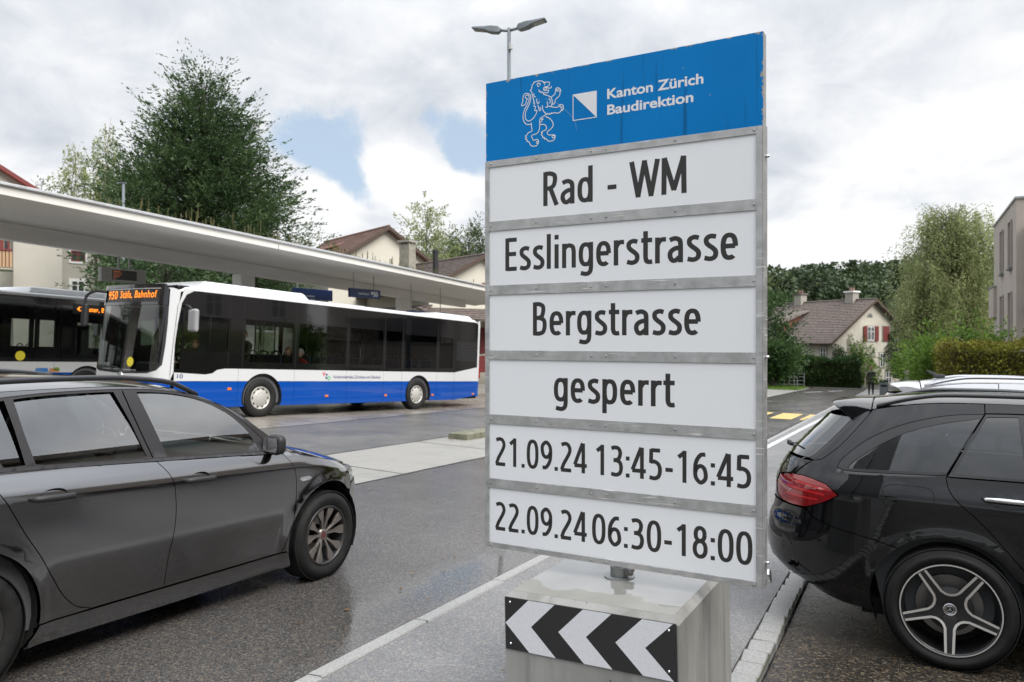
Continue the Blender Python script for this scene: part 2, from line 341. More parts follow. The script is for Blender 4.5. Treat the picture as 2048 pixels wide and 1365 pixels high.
M['concrete'] = mat('fair faced concrete', (0.34, 0.335, 0.31), 0.7, noise=2.2, col2=(0.24, 0.235, 0.215), stretch=(1, 1, 0.6), bump=0.2, bscale=40)
sheet('ground', -420, 420, -120, 520, -0.16, M['ground'], 84, 64)
sheet('road', -6.3, -2.76, -14, 62, 0.0, M['road'], 8, 60)
sheet('slab_strip', -8.48, -6.33, -14, 60, 0.0, M['slab'], 4, 60, skirt=0.1)
sheet('bus_road', -12.3, -8.51, -14, 62, 0.0, M['road_far'], 4, 60)
sheet('bus_lane', -17.4, -12.33, -30, 60, 0.0, M['slab_bus'], 4, 60, fn=lambda x, y: gz(x, y) + .08 * max(0, min(1, (20 - y) / 7)) * max(0, min(1, (-12.33 - x) / 1.0)))
sheet('bus_lane', -30, -21.2, -30, 60, 0.0, M['slab_bus'], 4, 60)
sheet('side_road', -40, 18, 62, 92, 0.004, M['road_far'], 12, 10)
sheet('pavement', -2.655, -0.85, -14, 61.9, 0.03, M['walk'], 4, 60, skirt=0.12)
sheet('platform', -21.2, -17.4, -8, 36, 0.16, M['slab'], 3, 30, skirt=0.3)
sheet('parking_ground', -0.69, 14, -14, 61.9, -0.012, M['park'], 8, 60)
# joints between the poured slabs, cut lines with tar
M['tar'] = mat('tar joint', (0.012, 0.012, 0.014), 0.3, noise=20, rough2=0.5)
def strip(name, pts, w, off, m, kind='structure'):
    V = []; Fc = []
    for i, p in enumerate(pts):
        a = Vector(pts[max(i - 1, 0)]); b = Vector(pts[min(i + 1, len(pts) - 1)]); d = (b - a).normalized(); q = Vector((-d.y, d.x)) * w / 2
        for s_ in (1, -1): x, y = p[0] + q.x * s_, p[1] + q.y * s_; V.append((x, y, gz(x, y) + off))
    Fc = [(2 * i, 2 * i + 1, 2 * i + 3, 2 * i + 2) for i in range(len(pts) - 1)]
    o = mesh(name, V, Fc, m); o['kind'] = kind; return o
rj = random.Random(4)
for y in (2.2, 5.4, 8.9, 12.1, 15.4, 18.6, 21.8, 25): strip('joint', [(-8.48, y + 0.25), (-6.33, y)], 0.02, 0.004, M['tar'])
for x in (-6.31, -8.49, -12.31): strip('joint', [(x + rj.uniform(-0.012, 0.012), y * 0.5) for y in range(-10, 110)], 0.035, 0.005, M['tar'])
for y in (4, 9, 14, 19, 24, 29, 34): strip('joint', [(-17.3, y), (-12.35, y)], 0.025, 0.004 if y > 20 else .085, M['tar'])
M['yellow'] = mat('worn yellow road paint', (0.62, 0.42, 0.1), 0.5, noise=7, col2=(0.55, 0.42, 0.2), contrast=(0.4, 0.7))
M['roadwhite'] = mat('worn white road paint', (0.6, 0.6, 0.6), 0.5, noise=9, col2=(0.42, 0.42, 0.42))
for x0, x1 in ((-2.96, -2.56), (-3.84, -3.19), (-4.75, -4.15), (-5.7, -5.1)):      # yellow pedestrian crossing
    V = [(x0, 24.9), (x1, 24.95), (x1, 28.0), (x0, 28.0)]
    o = mesh('crossing_stripe', [(a, b, gz(a, b) + 0.006) for a, b in V], [(0, 1, 2, 3)], M['yellow']); o['kind'] = 'structure'
strip('road_marking', [(-2.55, 8.5), (-2.52, 14), (-2.45, 20), (-2.35, 27)], 0.13, 0.036, M['roadwhite'])
strip('road_marking', [(-5.6, 50), (-4.9, 53)], 0.15, 0.008, M['roadwhite']); strip('road_marking', [(-4.6, 54), (-3.9, 57)], 0.15, 0.008, M['roadwhite'])
strip('road_marking', [(-12.0, 34), (-8.5, 40)], 0.12, 0.008, M['roadwhite'])
for pts in ([(-2.9, 12), (-2.86, 14), (-2.95, 16), (-2.84, 19), (-2.9, 22), (-2.8, 26)], [(-2.9, 24.0), (-3.6, 24.2)], [(-3.1, 29), (-4.9, 29.4), (-6.5, 31)], [(-4.5, 33), (-6, 36), (-6.4, 40)], [(-2.4, 31), (-3.1, 36)]):
    strip('joint', [(p.x, p.y) for p in curve_pts([(a, b, 0) for a, b in pts], 5)], 0.045, 0.007, M['tar'])
# left kerb: long granite slabs flush with the road
kerb = empty('kerb', (0, 0, 0)); kerb['kind'] = 'structure'
y = -4.0; i = 0
while y < 46:
    L_ = 1.0 + 0.06 * sin(i * 7.1); v = []; dx = 0.004 * sin(i * 3.3); dz = 0.003 * sin(i * 5.7)
    mb = MB()
    for yy in (y + 0.005, y + L_ - 0.005):
        for x, z in ((-2.765 + dx, -0.1), (-2.765 + dx, 0.018 + dz), (-2.75 + dx, 0.03 + dz), (-2.665 + dx, 0.036 + dz), (-2.657 + dx, 0.03), (-2.657 + dx, -0.1)):
            mb.v.append((x, yy, gz(x, yy) + z))
    mb.f = [tuple(range(6)), tuple(reversed(range(6, 12)))] + [(k, k + 6, (k + 1) % 6 + 6, (k + 1) % 6) for k in range(6)]
    mb.obj('kerb_stone', M['granite'], kerb); y += L_; i += 1
# right edge: a row of small granite setts, every one its own stone
setts = empty('sett_kerb', (0, 0, 0)); setts['kind'] = 'structure'
rs = random.Random(9); protos = []
for k in range(5):
    bm = bmesh.new(); bmesh.ops.create_cube(bm, size=1)
    for v in bm.verts: v.co.x *= 0.136 + rs.uniform(-.006, .006); v.co.y *= 0.172 + rs.uniform(-.008, .008); v.co.z *= 0.14; v.co += Vector((rs.uniform(-.005, .005), rs.uniform(-.005, .005), rs.uniform(-.004, .004)))
    bmesh.ops.bevel(bm, geom=list(bm.edges), offset=0.011, segments=2, affect='EDGES', profile=0.6)
    me = bpy.data.meshes.new('sett'); bm.to_mesh(me); bm.free(); me.materials.append(M['granite']); me.polygons.foreach_set('use_smooth', [True] * len(me.polygons)); protos.append(me)
y = 0.2; i = 0
while y < 40:
    o = bpy.data.objects.new('sett', rs.choice(protos)); C.objects.link(o); o.parent = setts
    x = -0.775 + rs.uniform(-.006, .006); o.location = (x, y, gz(x, y) - 0.045 + rs.uniform(-.004, .004)); o.rotation_euler = (rs.uniform(-.03, .03) - 0.034, rs.uniform(-.03, .03), rs.uniform(-.04, .04) + (pi if rs.random() < .5 else 0)); y += 0.188
strip('sett_joint', [(-0.775, y * .5) for y in range(0, 80)], 0.15, 0.012, mat('sandy joint', (0.07, 0.065, 0.05), 0.9, noise=30, col2=(0.05, 0.06, 0.03), bump=.5))
# concrete island edge in the slab strip, seen left of the sign
isl = MB()
for yy in (13.2, 26):
    for x, z in ((-8.3, 0), (-8.28, 0.12), (-7.85, 0.12), (-7.83, 0)): isl.v.append((x, yy, gz(x, yy) + z))
isl.f = [(0, 1, 2, 3), (7, 6, 5, 4), (0, 4, 5, 1), (1, 5, 6, 2), (2, 6, 7, 3)]
o = isl.obj('island_kerb', mat('mossy concrete', (0.2, 0.19, 0.15), 0.8, noise=6, col2=(0.09, 0.1, 0.05), bump=0.4), bevel=0.02); o['kind'] = 'structure'

# ---------------------------------------------------------------- concrete block with chevron plate
M['block'] = mat('block concrete', (0.37, 0.365, 0.35), 0.62, noise=3.0, col2=(0.25, 0.247, 0.232), stretch=(1, 1, 0.35), bump=0.35, bscale=26, bdist=0.006)
def block_top_mat():
    m = mat('wet block concrete', (0.30, 0.295, 0.275), 0.55, noise=2.0, col2=(0.23, 0.225, 0.205), bump=0.15, bscale=30, bdist=0.003)
    t = m.node_tree; b = t.nodes['Principled BSDF']; L = t.links.new
    tcn = nd(t, 'ShaderNodeTexCoord'); n = nd(t, 'ShaderNodeTexNoise', i={'Scale': 2.6, 'Detail': 4, 'Roughness': 0.5}); L(tcn.outputs['Object'], n.inputs['Vector'])
    sx = nd(t, 'ShaderNodeSeparateXYZ'); L(tcn.outputs['Object'], sx.inputs[0])
    v = m2(t, 'ADD', m2(t, 'MULTIPLY', n.outputs[0], 1.0), m2(t, 'MULTIPLY', m2(t, 'MINIMUM', m2(t, 'SUBTRACT', sx.outputs[1], 0.07), 0.16), 1.6))
    k = nd(t, 'ShaderNodeMapRange', interpolation_type='SMOOTHSTEP', i={'From Min': 0.555, 'From Max': 0.575}); L(v, k.inputs[0])
    r = nd(t, 'ShaderNodeMapRange', i={'To Min': 0.55, 'To Max': 0.04}); L(k.outputs[0], r.inputs[0]); L(r.outputs[0], b.inputs['Roughness'])
    bp = t.nodes['Bump']; s_ = nd(t, 'ShaderNodeMapRange', i={'To Min': 0.15, 'To Max': 0.0}); L(k.outputs[0], s_.inputs[0]); L(s_.outputs[0], bp.inputs['Strength'])
    cw = nd(t, 'ShaderNodeMapRange', i={'To Min': 0.0, 'To Max': 1.0}); L(k.outputs[0], cw.inputs[0]); L(cw.outputs[0], b.inputs['Coat Weight'])
    b.inputs['Coat IOR'].default_value = 1.6
    return m
def pores(m, scale=34, thr=0.045, dark=(0.06, 0.058, 0.052)):
    t = m.node_tree; b = t.nodes['Principled BSDF']; L = t.links.new; tcn = nd(t, 'ShaderNodeTexCoord'); src = b.inputs['Base Color'].links[0].from_socket
    vo = nd(t, 'ShaderNodeTexVoronoi', i={'Scale': scale}); L(tcn.outputs['Object'], vo.inputs['Vector']); sc_ = nd(t, 'ShaderNodeSeparateColor'); L(vo.outputs['Color'], sc_.inputs[0])
    hit = m2(t, 'MULTIPLY', m2(t, 'LESS_THAN', vo.outputs['Distance'], m2(t, 'MULTIPLY', sc_.outputs[1], thr * 3)), m2(t, 'GREATER_THAN', sc_.outputs[0], 0.72))
    mp = nd(t, 'ShaderNodeMapping'); mp.inputs['Scale'].default_value = (14, 14, 1.2); L(tcn.outputs['Object'], mp.inputs[0]); n = nd(t, 'ShaderNodeTexNoise', i={'Scale': 1.0, 'Detail': 4}); L(mp.outputs[0], n.inputs['Vector'])
    r = nd(t, 'ShaderNodeMapRange', i={'From Min': 0.5, 'From Max': 0.75, 'To Max': 0.55}); L(n.outputs[0], r.inputs[0])
    m1 = nd(t, 'ShaderNodeMix', data_type='RGBA'); L(r.outputs[0], m1.inputs[0]); L(src, m1.inputs[6]); m1.inputs[7].default_value = (0.15, 0.145, 0.13, 1)
    mx = nd(t, 'ShaderNodeMix', data_type='RGBA'); L(hit, mx.inputs[0]); L(m1.outputs[2], mx.inputs[6]); mx.inputs[7].default_value = (*dark, 1); L(mx.outputs[2], b.inputs['Base Color'])
pores(M['block'])
M['blocktop'] = block_top_mat()
BW, BD, BH = 0.83, 0.86, 0.60
bx, by = -1.656, 3.15
Mb = Matrix.Translation((bx, by, -0.06)) @ Matrix.Rotation(radians(-1.9), 4, 'Z') @ Matrix.Rotation(radians(-1.3), 4, 'Y')
blk = empty('concrete_block', label='square grey concrete block standing on the pavement as the foot of the road sign', cat='concrete block', matrix=Mb)
BZ = 0.585
o = MB(); o.add([(0, 0, -.1), (BW, 0, -.1), (BW, BD, -.1), (0, BD, -.1), (0, 0, BZ - .03), (BW, 0, BZ - .03), (BW, BD, BZ - .03), (0, BD, BZ - .03)], [(3, 2, 1, 0), (0, 1, 5, 4), (1, 2, 6, 5), (2, 3, 7, 6), (3, 0, 4, 7)])
o.obj('block_body', M['block'], blk)
o = MB(); i_ = 0.028
o.add([(0, 0, BZ - .0302), (BW, 0, BZ - .0302), (BW, BD, BZ - .0302), (0, BD, BZ - .0302), (i_, i_, BZ), (BW - i_, i_, BZ), (BW - i_, BD - i_, BZ), (i_, BD - i_, BZ)], [(0, 1, 5, 4), (1, 2, 6, 5), (2, 3, 7, 6), (3, 0, 4, 7)])
o.obj('block_edge', M['block'], blk)
n = 24; V = [(i_ + (BW - 2 * i_) * a / n, i_ + (BD - 2 * i_) * b / n, BZ + 0.0005) for b in range(n + 1) for a in range(n + 1)]
mesh('block_top', V, [(b * (n + 1) + a, b * (n + 1) + a + 1, (b + 1) * (n + 1) + a + 1, (b + 1) * (n + 1) + a) for b in range(n) for a in range(n)], M['blocktop'], blk, smooth=True)
# chevron plate
plate = empty('chevron_plate', label='black and white chevron warning plate pointing left on the front of the concrete block', cat='warning sign', matrix=Mb)
px0, px1, pz0, pz1 = 0.006, 0.821, 0.322, 0.562
M['refl_white'] = mat('reflective white sheeting', (0.66, 0.67, 0.7), 0.35, noise=220, detail=1, col2=(0.74, 0.75, 0.78), bump=0.15, bdist=0.002, coat=0.4)
M['sign_black'] = mat('black sign film', (0.012, 0.012, 0.013), 0.35, noise=9, rough2=0.45, coat=0.3)
box('plate_panel', px0, px1, -0.006, 0.0, pz0, pz1, M['sign_black'], plate, bevel=0.001)
def clipx(poly):
    out_ = []
    for lim, s_ in ((px0 + .0015, 1), (px1 - .0015, -1)):
        src = poly; out_ = []
        for i in range(len(src)):
            a, b = src[i - 1], src[i]; ia, ib = (a[0] - lim) * s_ >= 0, (b[0] - lim) * s_ >= 0
            if ia != ib: t = (lim - a[0]) / (b[0] - a[0]); out_.append((lim, a[1] + t * (b[1] - a[1])))
            if ib: out_.append(b)
        poly = out_
    return poly
zm = (pz0 + pz1) / 2; hw = 0.134; dx = (pz1 - pz0) / 2 * 1.02
for k in range(3):
    x = px0 + 0.001 + k * 0.272 
    up = clipx([(x, zm), (x + dx, pz1 - .001), (x + dx + hw, pz1 - .001), (x + hw, zm)]); dn = clipx([(x, zm), (x + hw, zm), (x + hw + dx, pz0 + .001), (x + dx, pz0 + .001)])
    mb = MB(); mb.add([(a, -0.0068, b) for a, b in up], [tuple(range(len(up)))]); mb.add([(a, -0.0068, b) for a, b in dn], [tuple(range(len(dn)))])
    mb.obj('chevron', M['refl_white'], plate)
def screw(parent, x, z, y=-0.004, r=0.0045, m=None, nrm=-1):
    mb = MB(); mb.lathe([(r, 0), (r * 0.92, 0.5 * r), (r * 0.5, 0.75 * r)], lambda a, b, h: (x + a, y + nrm * h, z + b), 10).disc(r * .5, 0.75 * r, lambda a, b, h: (x + a, y + nrm * h, z + b), 10)
    return mb.obj('screw', m or M['chrome'], parent, smooth=True)
for x, z in ((0.033, pz1 - .022), (0.033, pz0 + .028), (0.79, pz1 - .03), (0.787, pz0 + .04)): screw(plate, x, z, -0.006, 0.006)

# ---------------------------------------------------------------- the road sign
SA = radians(-1.907); SL = Vector((-1.9631, 3.5004, 0)); SW, SZ0, SZB, SZ1 = 1.4062, 0.614, 2.627, 3.037
Ms = Matrix.Translation(SL) @ Matrix.Rotation(SA, 4, 'Z')
sign = empty('road_sign', label='tall road closure board with a blue panel above six white text panels', cat='road sign', matrix=Ms)
M['alu'] = mat('scratched aluminium', (0.36, 0.36, 0.36), 0.45, 0.6, noise=5, col2=(0.5, 0.5, 0.5), stretch=(3, 3, 3), rough2=0.6, bump=0.08)
def scratch(m, n_sets=2, light=(0.8, 0.8, 0.8)):
    t = m.node_tree; b = t.nodes['Principled BSDF']; L = t.links.new; tcn = nd(t, 'ShaderNodeTexCoord'); cur = None
    for k in range(n_sets):
        mp = nd(t, 'ShaderNodeMapping'); mp.inputs['Rotation'].default_value = (0, 0.5 + k * 1.3, 0); mp.inputs['Scale'].default_value = (5, 5, 150); mp.inputs['Location'].default_value = (k * 3.1, 0, k)
        L(tcn.outputs['Object'], mp.inputs[0]); n = nd(t, 'ShaderNodeTexNoise', i={'Scale': 1.0, 'Detail': 1.5, 'Distortion': 0.4}); L(mp.outputs[0], n.inputs['Vector'])
        r = nd(t, 'ShaderNodeMapRange', i={'From Min': 0.665, 'From Max': 0.70}); L(n.outputs[0], r.inputs[0]); cur = r.outputs[0] if cur is None else m2(t, 'MAXIMUM', cur, r.outputs[0])
    pn = nd(t, 'ShaderNodeTexNoise', i={'Scale': 3.0, 'Detail': 2}); L(tcn.outputs['Object'], pn.inputs['Vector']); pr = nd(t, 'ShaderNodeMapRange', i={'From Min': 0.45, 'From Max': 0.6}); L(pn.outputs[0], pr.inputs[0])
    cur = m2(t, 'MULTIPLY', cur, pr.outputs[0])
    src = b.inputs['Base Color'].links[0].from_socket; mx = nd(t, 'ShaderNodeMix', data_type='RGBA'); L(cur, mx.inputs[0]); L(src, mx.inputs[6]); mx.inputs[7].default_value = (*light, 1); L(mx.outputs[2], b.inputs['Base Color'])
scratch(M['alu'], 3)
M['panel_white'] = mat('white sign film', (0.80, 0.82, 0.84), 0.3, noise=1.2, col2=(0.78, 0.80, 0.825), rough2=0.36, coat=0.1, coat_rough=0.1)
def blue_mat():
    m = mat('weathered blue sign film', (0.0, 0.165, 0.47), 0.4, noise=1.3, col2=(0.001, 0.19, 0.53), rough2=0.55, spec=0.12, coat_rough=0.12)
    t = m.node_tree; b = t.nodes['Principled BSDF']; L = t.links.new; tcn = nd(t, 'ShaderNodeTexCoord'); src = b.inputs['Base Color'].links[0].from_socket
    mp = nd(t, 'ShaderNodeMapping'); mp.inputs['Scale'].default_value = (26, 1, 1.6); L(tcn.outputs['Object'], mp.inputs[0])   # dirt runs
    n = nd(t, 'ShaderNodeTexNoise', i={'Scale': 1.0, 'Detail': 2}); L(mp.outputs[0], n.inputs['Vector']); r = nd(t, 'ShaderNodeMapRange', i={'From Min': 0.60, 'From Max': 0.72, 'To Max': 0.55}); L(n.outputs[0], r.inputs[0])
    mx = nd(t, 'ShaderNodeMix', data_type='RGBA'); L(r.outputs[0], mx.inputs[0]); L(src, mx.inputs[6]); mx.inputs[7].default_value = (0.002, 0.045, 0.13, 1)
    sx = nd(t, 'ShaderNodeSeparateXYZ'); L(tcn.outputs['Object'], sx.inputs[0])                                               # chipped edges
    ex = m2(t, 'MINIMUM', m2(t, 'MINIMUM', sx.outputs[0], m2(t, 'SUBTRACT', SW, sx.outputs[0])), m2(t, 'SUBTRACT', SZ1, sx.outputs[2]))
    cn = nd(t, 'ShaderNodeTexNoise', i={'Scale': 16.0, 'Detail': 4, 'Roughness': 0.7}); L(tcn.outputs['Object'], cn.inputs['Vector'])
    ch = m2(t, 'LESS_THAN', ex, m2(t, 'MULTIPLY', m2(t, 'SUBTRACT', cn.outputs[0], 0.50), 0.085))
    vo = nd(t, 'ShaderNodeTexVoronoi', i={'Scale': 9.0}); L(tcn.outputs['Object'], vo.inputs['Vector'])
    sp_ = m2(t, 'MULTIPLY', m2(t, 'LESS_THAN', vo.outputs['Distance'], 0.03), 0.5)
    m3 = nd(t, 'ShaderNodeMix', data_type='RGBA'); L(m2(t, 'MAXIMUM', ch, sp_), m3.inputs[0]); L(mx.outputs[2], m3.inputs[6]); m3.inputs[7].default_value = (0.36, 0.33, 0.29, 1)
    L(m3.outputs[2], b.inputs['Base Color']); return m
M['sign_blue'] = blue_mat()
box('blue_panel', 0.0, SW, 0.0, 0.004, SZB + 0.001, SZ1, M['sign_blue'], sign)
box('back_panel', 0.01, SW - 0.01, 0.016, 0.028, SZ0 + 0.01, SZ1 - 0.01, M['galv'], sign)
box('side_channel', SW - 0.0005, SW + 0.004, -0.006, 0.075, SZ0, SZB + 0.01, M['alu'], sign, bevel=0.001)
box('side_channel', SW - 0.004, SW + 0.002, 0.0045, 0.06, SZB + 0.0105, SZ1, M['alu'], sign, bevel=0.001)
box('side_channel', -0.002, 0.0, -0.006, 0.06, SZ0, SZB, M['alu'], sign)
box('frame_strip', -0.001, 0.0215, -0.006, 0.006, SZ0, SZB, M['alu'], sign, bevel=0.001)
box('frame_strip', 1.3775, SW - 0.001, -0.006, 0.006, SZ0, SZB, M['alu'], sign, bevel=0.001)
bars = [(2.5935, SZB), (2.2610, 2.3105), (1.9278, 1.978), (1.5920, 1.6403), (1.2583, 1.3070), (0.9250, 0.9732), (SZ0, 0.6405)]
for a, b in bars: box('frame_strip', 0.0218, 1.3772, -0.0055, 0.006, a, b, M['alu'], sign, bevel=0.001)
for k in range(6):
    box('white_panel', 0.018, 1.38, 0.0, 0.004, bars[k + 1][1] - .004, bars[k][0] + .004, M['panel_white'], sign)
for i, (a, b) in enumerate(bars):
    for x in (0.034, 0.30, 0.60, 0.677, 1.017, 1.369): screw(sign, x, (a + b) / 2, -0.0055, 0.0052, M['galv'])
for z in [b for a, b in bars[1:]]: screw(sign, 0.008, z - 0.02, -0.006, 0.003, M['galv'])
for z in (0.72, 1.62, 2.5): MB().tube([(SW + 0.004, 0.035, z), (SW + 0.02, 0.035, z)], [0.008, 0.006], 8).obj('bolt', M['chrome'], sign, smooth=True)
M['letter'] = mat('black lettering film', (0.022, 0.021, 0.021), 0.35, noise=10, rough2=0.45)
M['letter_w'] = mat('white lettering film', (0.72, 0.73, 0.76), 0.35, noise=10, rough2=0.45)
def sline(s, u0, u1, z, h, bold=0.012, m='letter', name='lettering', lean=0.0, sp_=1.0):
    return lettering(name, s, M[m], sign, lambda u, v: (u0 + u, -0.0004 if m == 'letter' else -0.0006, z + v), h, u1 - u0, bold, sp_)
def ribbon(mb, pts, w, fn, closed=False):
    n = len(pts); V = []
    for i, p in enumerate(pts):
        a = Vector(pts[max(i - 1, 0)]); b = Vector(pts[min(i + 1, n - 1)]); d = (b - a)
        if d.length < 1e-9: d = Vector((1, 0))
        d.normalize(); q = Vector((-d.y, d.x)) * w / 2; V += [fn(p[0] + q.x, p[1] + q.y), fn(p[0] - q.x, p[1] - q.y)]
    mb.add(V, [(2 * i, 2 * i + 1, 2 * i + 3, 2 * i + 2) for i in range(n - 1)])

# condensed road-sign lettering drawn stroke by stroke: cap height 1, every glyph a list of pen strokes plus its advance
def bowl(cx, cy, rx, ry, a0=0, a1=360, n=26, k=2.5):
    o = []
    for i in range(n + 1):
        a = radians(a0 + (a1 - a0) * i / n); c, s = cos(a), sin(a)
        o.append((cx + rx * math.copysign(abs(c) ** (2 / k), c), cy + ry * math.copysign(abs(s) ** (2 / k), s)))
    return o
def sm(*p): return [(q.x, q.y) for q in curve_pts([(a, b) for a, b in p], 6)]
six = sm((.42, .925), (.27, .90), (.14, .70), (.105, .45), (.13, .20), (.27, .055), (.41, .16), (.43, .32), (.38, .50), (.27, .565), (.16, .50), (.11, .38))
GL = {
 'l': ([[(.12, 0), (.12, 1.04)]], .24), 'i': ([[(.12, 0), (.12, .72)], [(.12, .86), (.12, 1.0)]], .24),
 'n': ([[(.11, 0), (.11, .72)], sm((.11, .55), (.18, .635), (.27, .66), (.37, .61), (.40, .48)) + [(.40, 0)]], .51),
 'r': ([[(.11, 0), (.11, .72)], sm((.11, .50), (.16, .60), (.23, .655), (.34, .655))], .35),
 'd': ([bowl(.25, .36, .15, .30), [(.40, 0), (.40, 1.04)]], .51), 'p': ([[(.11, -.26), (.11, .72)], bowl(.26, .36, .15, .30)], .51),
 'g': ([bowl(.25, .37, .15, .29), [(.40, .72), (.40, .0)] + sm((.40, -.02), (.37, -.14), (.27, -.20), (.10, -.17))[1:]], .51),
 'e': ([[(.11, .37), (.40, .37)], bowl(.255, .36, .15, .30, 0, 308)], .50),
 'a': ([sm((.09, .62), (.17, .655), (.26, .66), (.35, .60), (.37, .48)) + [(.37, 0)], sm((.37, .40), (.24, .39), (.12, .31), (.095, .19), (.14, .08), (.23, .06), (.37, .17))], .48),
 's': ([sm((.36, .64), (.24, .665), (.13, .61), (.12, .50), (.18, .42), (.29, .33), (.35, .24), (.33, .11), (.22, .055), (.07, .085))], .43),
 't': ([[(.15, .92), (.15, .18)] + sm((.15, .18), (.18, .08), (.25, .055), (.33, .065))[1:], [(.03, .665), (.33, .665)]], .36),
 'E': ([[(.12, 0), (.12, 1)], [(.12, .055), (.43, .055)], [(.12, .51), (.41, .51)], [(.12, .945), (.43, .945)]], .47),
 'B': ([[(.12, 0), (.12, 1)], [(.12, .945)] + sm((.26, .945), (.37, .88), (.385, .74), (.34, .58), (.24, .53)) + [(.12, .53)], [(.12, .528)] + sm((.27, .528), (.40, .46), (.43, .29), (.38, .11), (.26, .055)) + [(.12, .055)]], .54),
 'R': ([[(.12, 0), (.12, 1)], [(.12, .945)] + sm((.26, .945), (.38, .88), (.40, .73), (.35, .57), (.24, .51)) + [(.12, .51)], [(.27, .50), (.45, 0)]], .53),
 'W': ([[(.04, 1), (.215, 0)], [(.205, 0), (.38, 1)], [(.37, 1), (.55, 0)], [(.54, 0), (.71, 1)]], .76), 'M': ([[(.11, 0), (.12, 1)], [(.12, 1), (.365, .1)], [(.355, .1), (.60, 1)], [(.60, 1), (.61, 0)]], .73),
 '-': ([[(.06, .36), (.30, .36)]], .36), ' ': ([], .30), '.': ([[(.11, 0), (.11, .13)]], .22), ':': ([[(.11, 0), (.11, .13)], [(.11, .55), (.11, .68)]], .22),
 '0': ([bowl(.27, .5, .17, .445)], .54), '1': ([[(.31, 0), (.31, 1)], [(.33, .955), (.12, .79)]], .54),
 '2': ([sm((.09, .90), (.22, .945), (.34, .91), (.41, .77), (.38, .62), (.27, .42), (.17, .25), (.10, .06)), [(.07, .055), (.46, .055)]], .54),
 '3': ([sm((.09, .91), (.22, .945), (.34, .91), (.395, .77), (.35, .60), (.26, .54), (.16, .53)), sm((.16, .525), (.28, .52), (.39, .45), (.425, .29), (.38, .12), (.25, .055), (.08, .08))], .54),
 '4': ([[(.345, 1), (.05, .27)], [(.04, .25), (.50, .25)], [(.37, 0), (.37, 1)]], .54),
 '5': ([[(.43, .945), (.135, .945)], [(.14, .98), (.13, .53)], sm((.12, .57), (.25, .585), (.38, .50), (.425, .32), (.38, .13), (.25, .055), (.08, .08))], .54),
 '6': ([six], .54), '9': ([[(.54 - a, 1 - b) for a, b in six]], .54), '8': ([bowl(.27, .745, .135, .20, k=2.2), bowl(.27, .295, .165, .24, k=2.2)], .54)}
def sign_text(s, u0, u1, z, h, w=0.128):
    x = 0; mb = MB(); strokes = []
    for ch in s:
        g, adv = GL[ch]; strokes += [[(x + a, b) for a, b in st] for st in g]; x += adv
    lo = min(a for st in strokes for a, b in st) - w / 2; hi = max(a for st in strokes for a, b in st) + w / 2; kx = (u1 - u0) / (hi - lo)
    for i, st in enumerate(strokes):
        ribbon(mb, st, w, lambda u, v: (u0 + (u - lo) * kx, -0.0002 - 0.000025 * (i % 8), z + v * h))
    return mb.obj('lettering', M['letter'], sign, fix=False)
sign_text('Rad - WM', 0.3363, 1.0691, 2.3660, 0.1705); sign_text('Esslingerstrasse', 0.1167, 1.2998, 2.0500, 0.1675)
sign_text('Bergstrasse', 0.2777, 1.1338, 1.7165, 0.1675); sign_text('gesperrt', 0.3954, 1.0246, 1.3850, 0.1675)
sign_text('21.09.24', 0.0506, 0.5836, 1.0420, 0.1465); sign_text('13:45-16:45', 0.618, 1.357, 1.0420, 0.1465)
sign_text('22.09.24', 0.0506, 0.5836, 0.7070, 0.1455); sign_text('06:30-18:00', 0.602, 1.3618, 0.7070, 0.1455)
sline('Kanton Zürich', 0.6811, 1.146, 2.8535, 0.045, 0.024, 'letter_w'); sline('Baudirektion', 0.6811, 1.0999, 2.7772, 0.045, 0.024, 'letter_w')
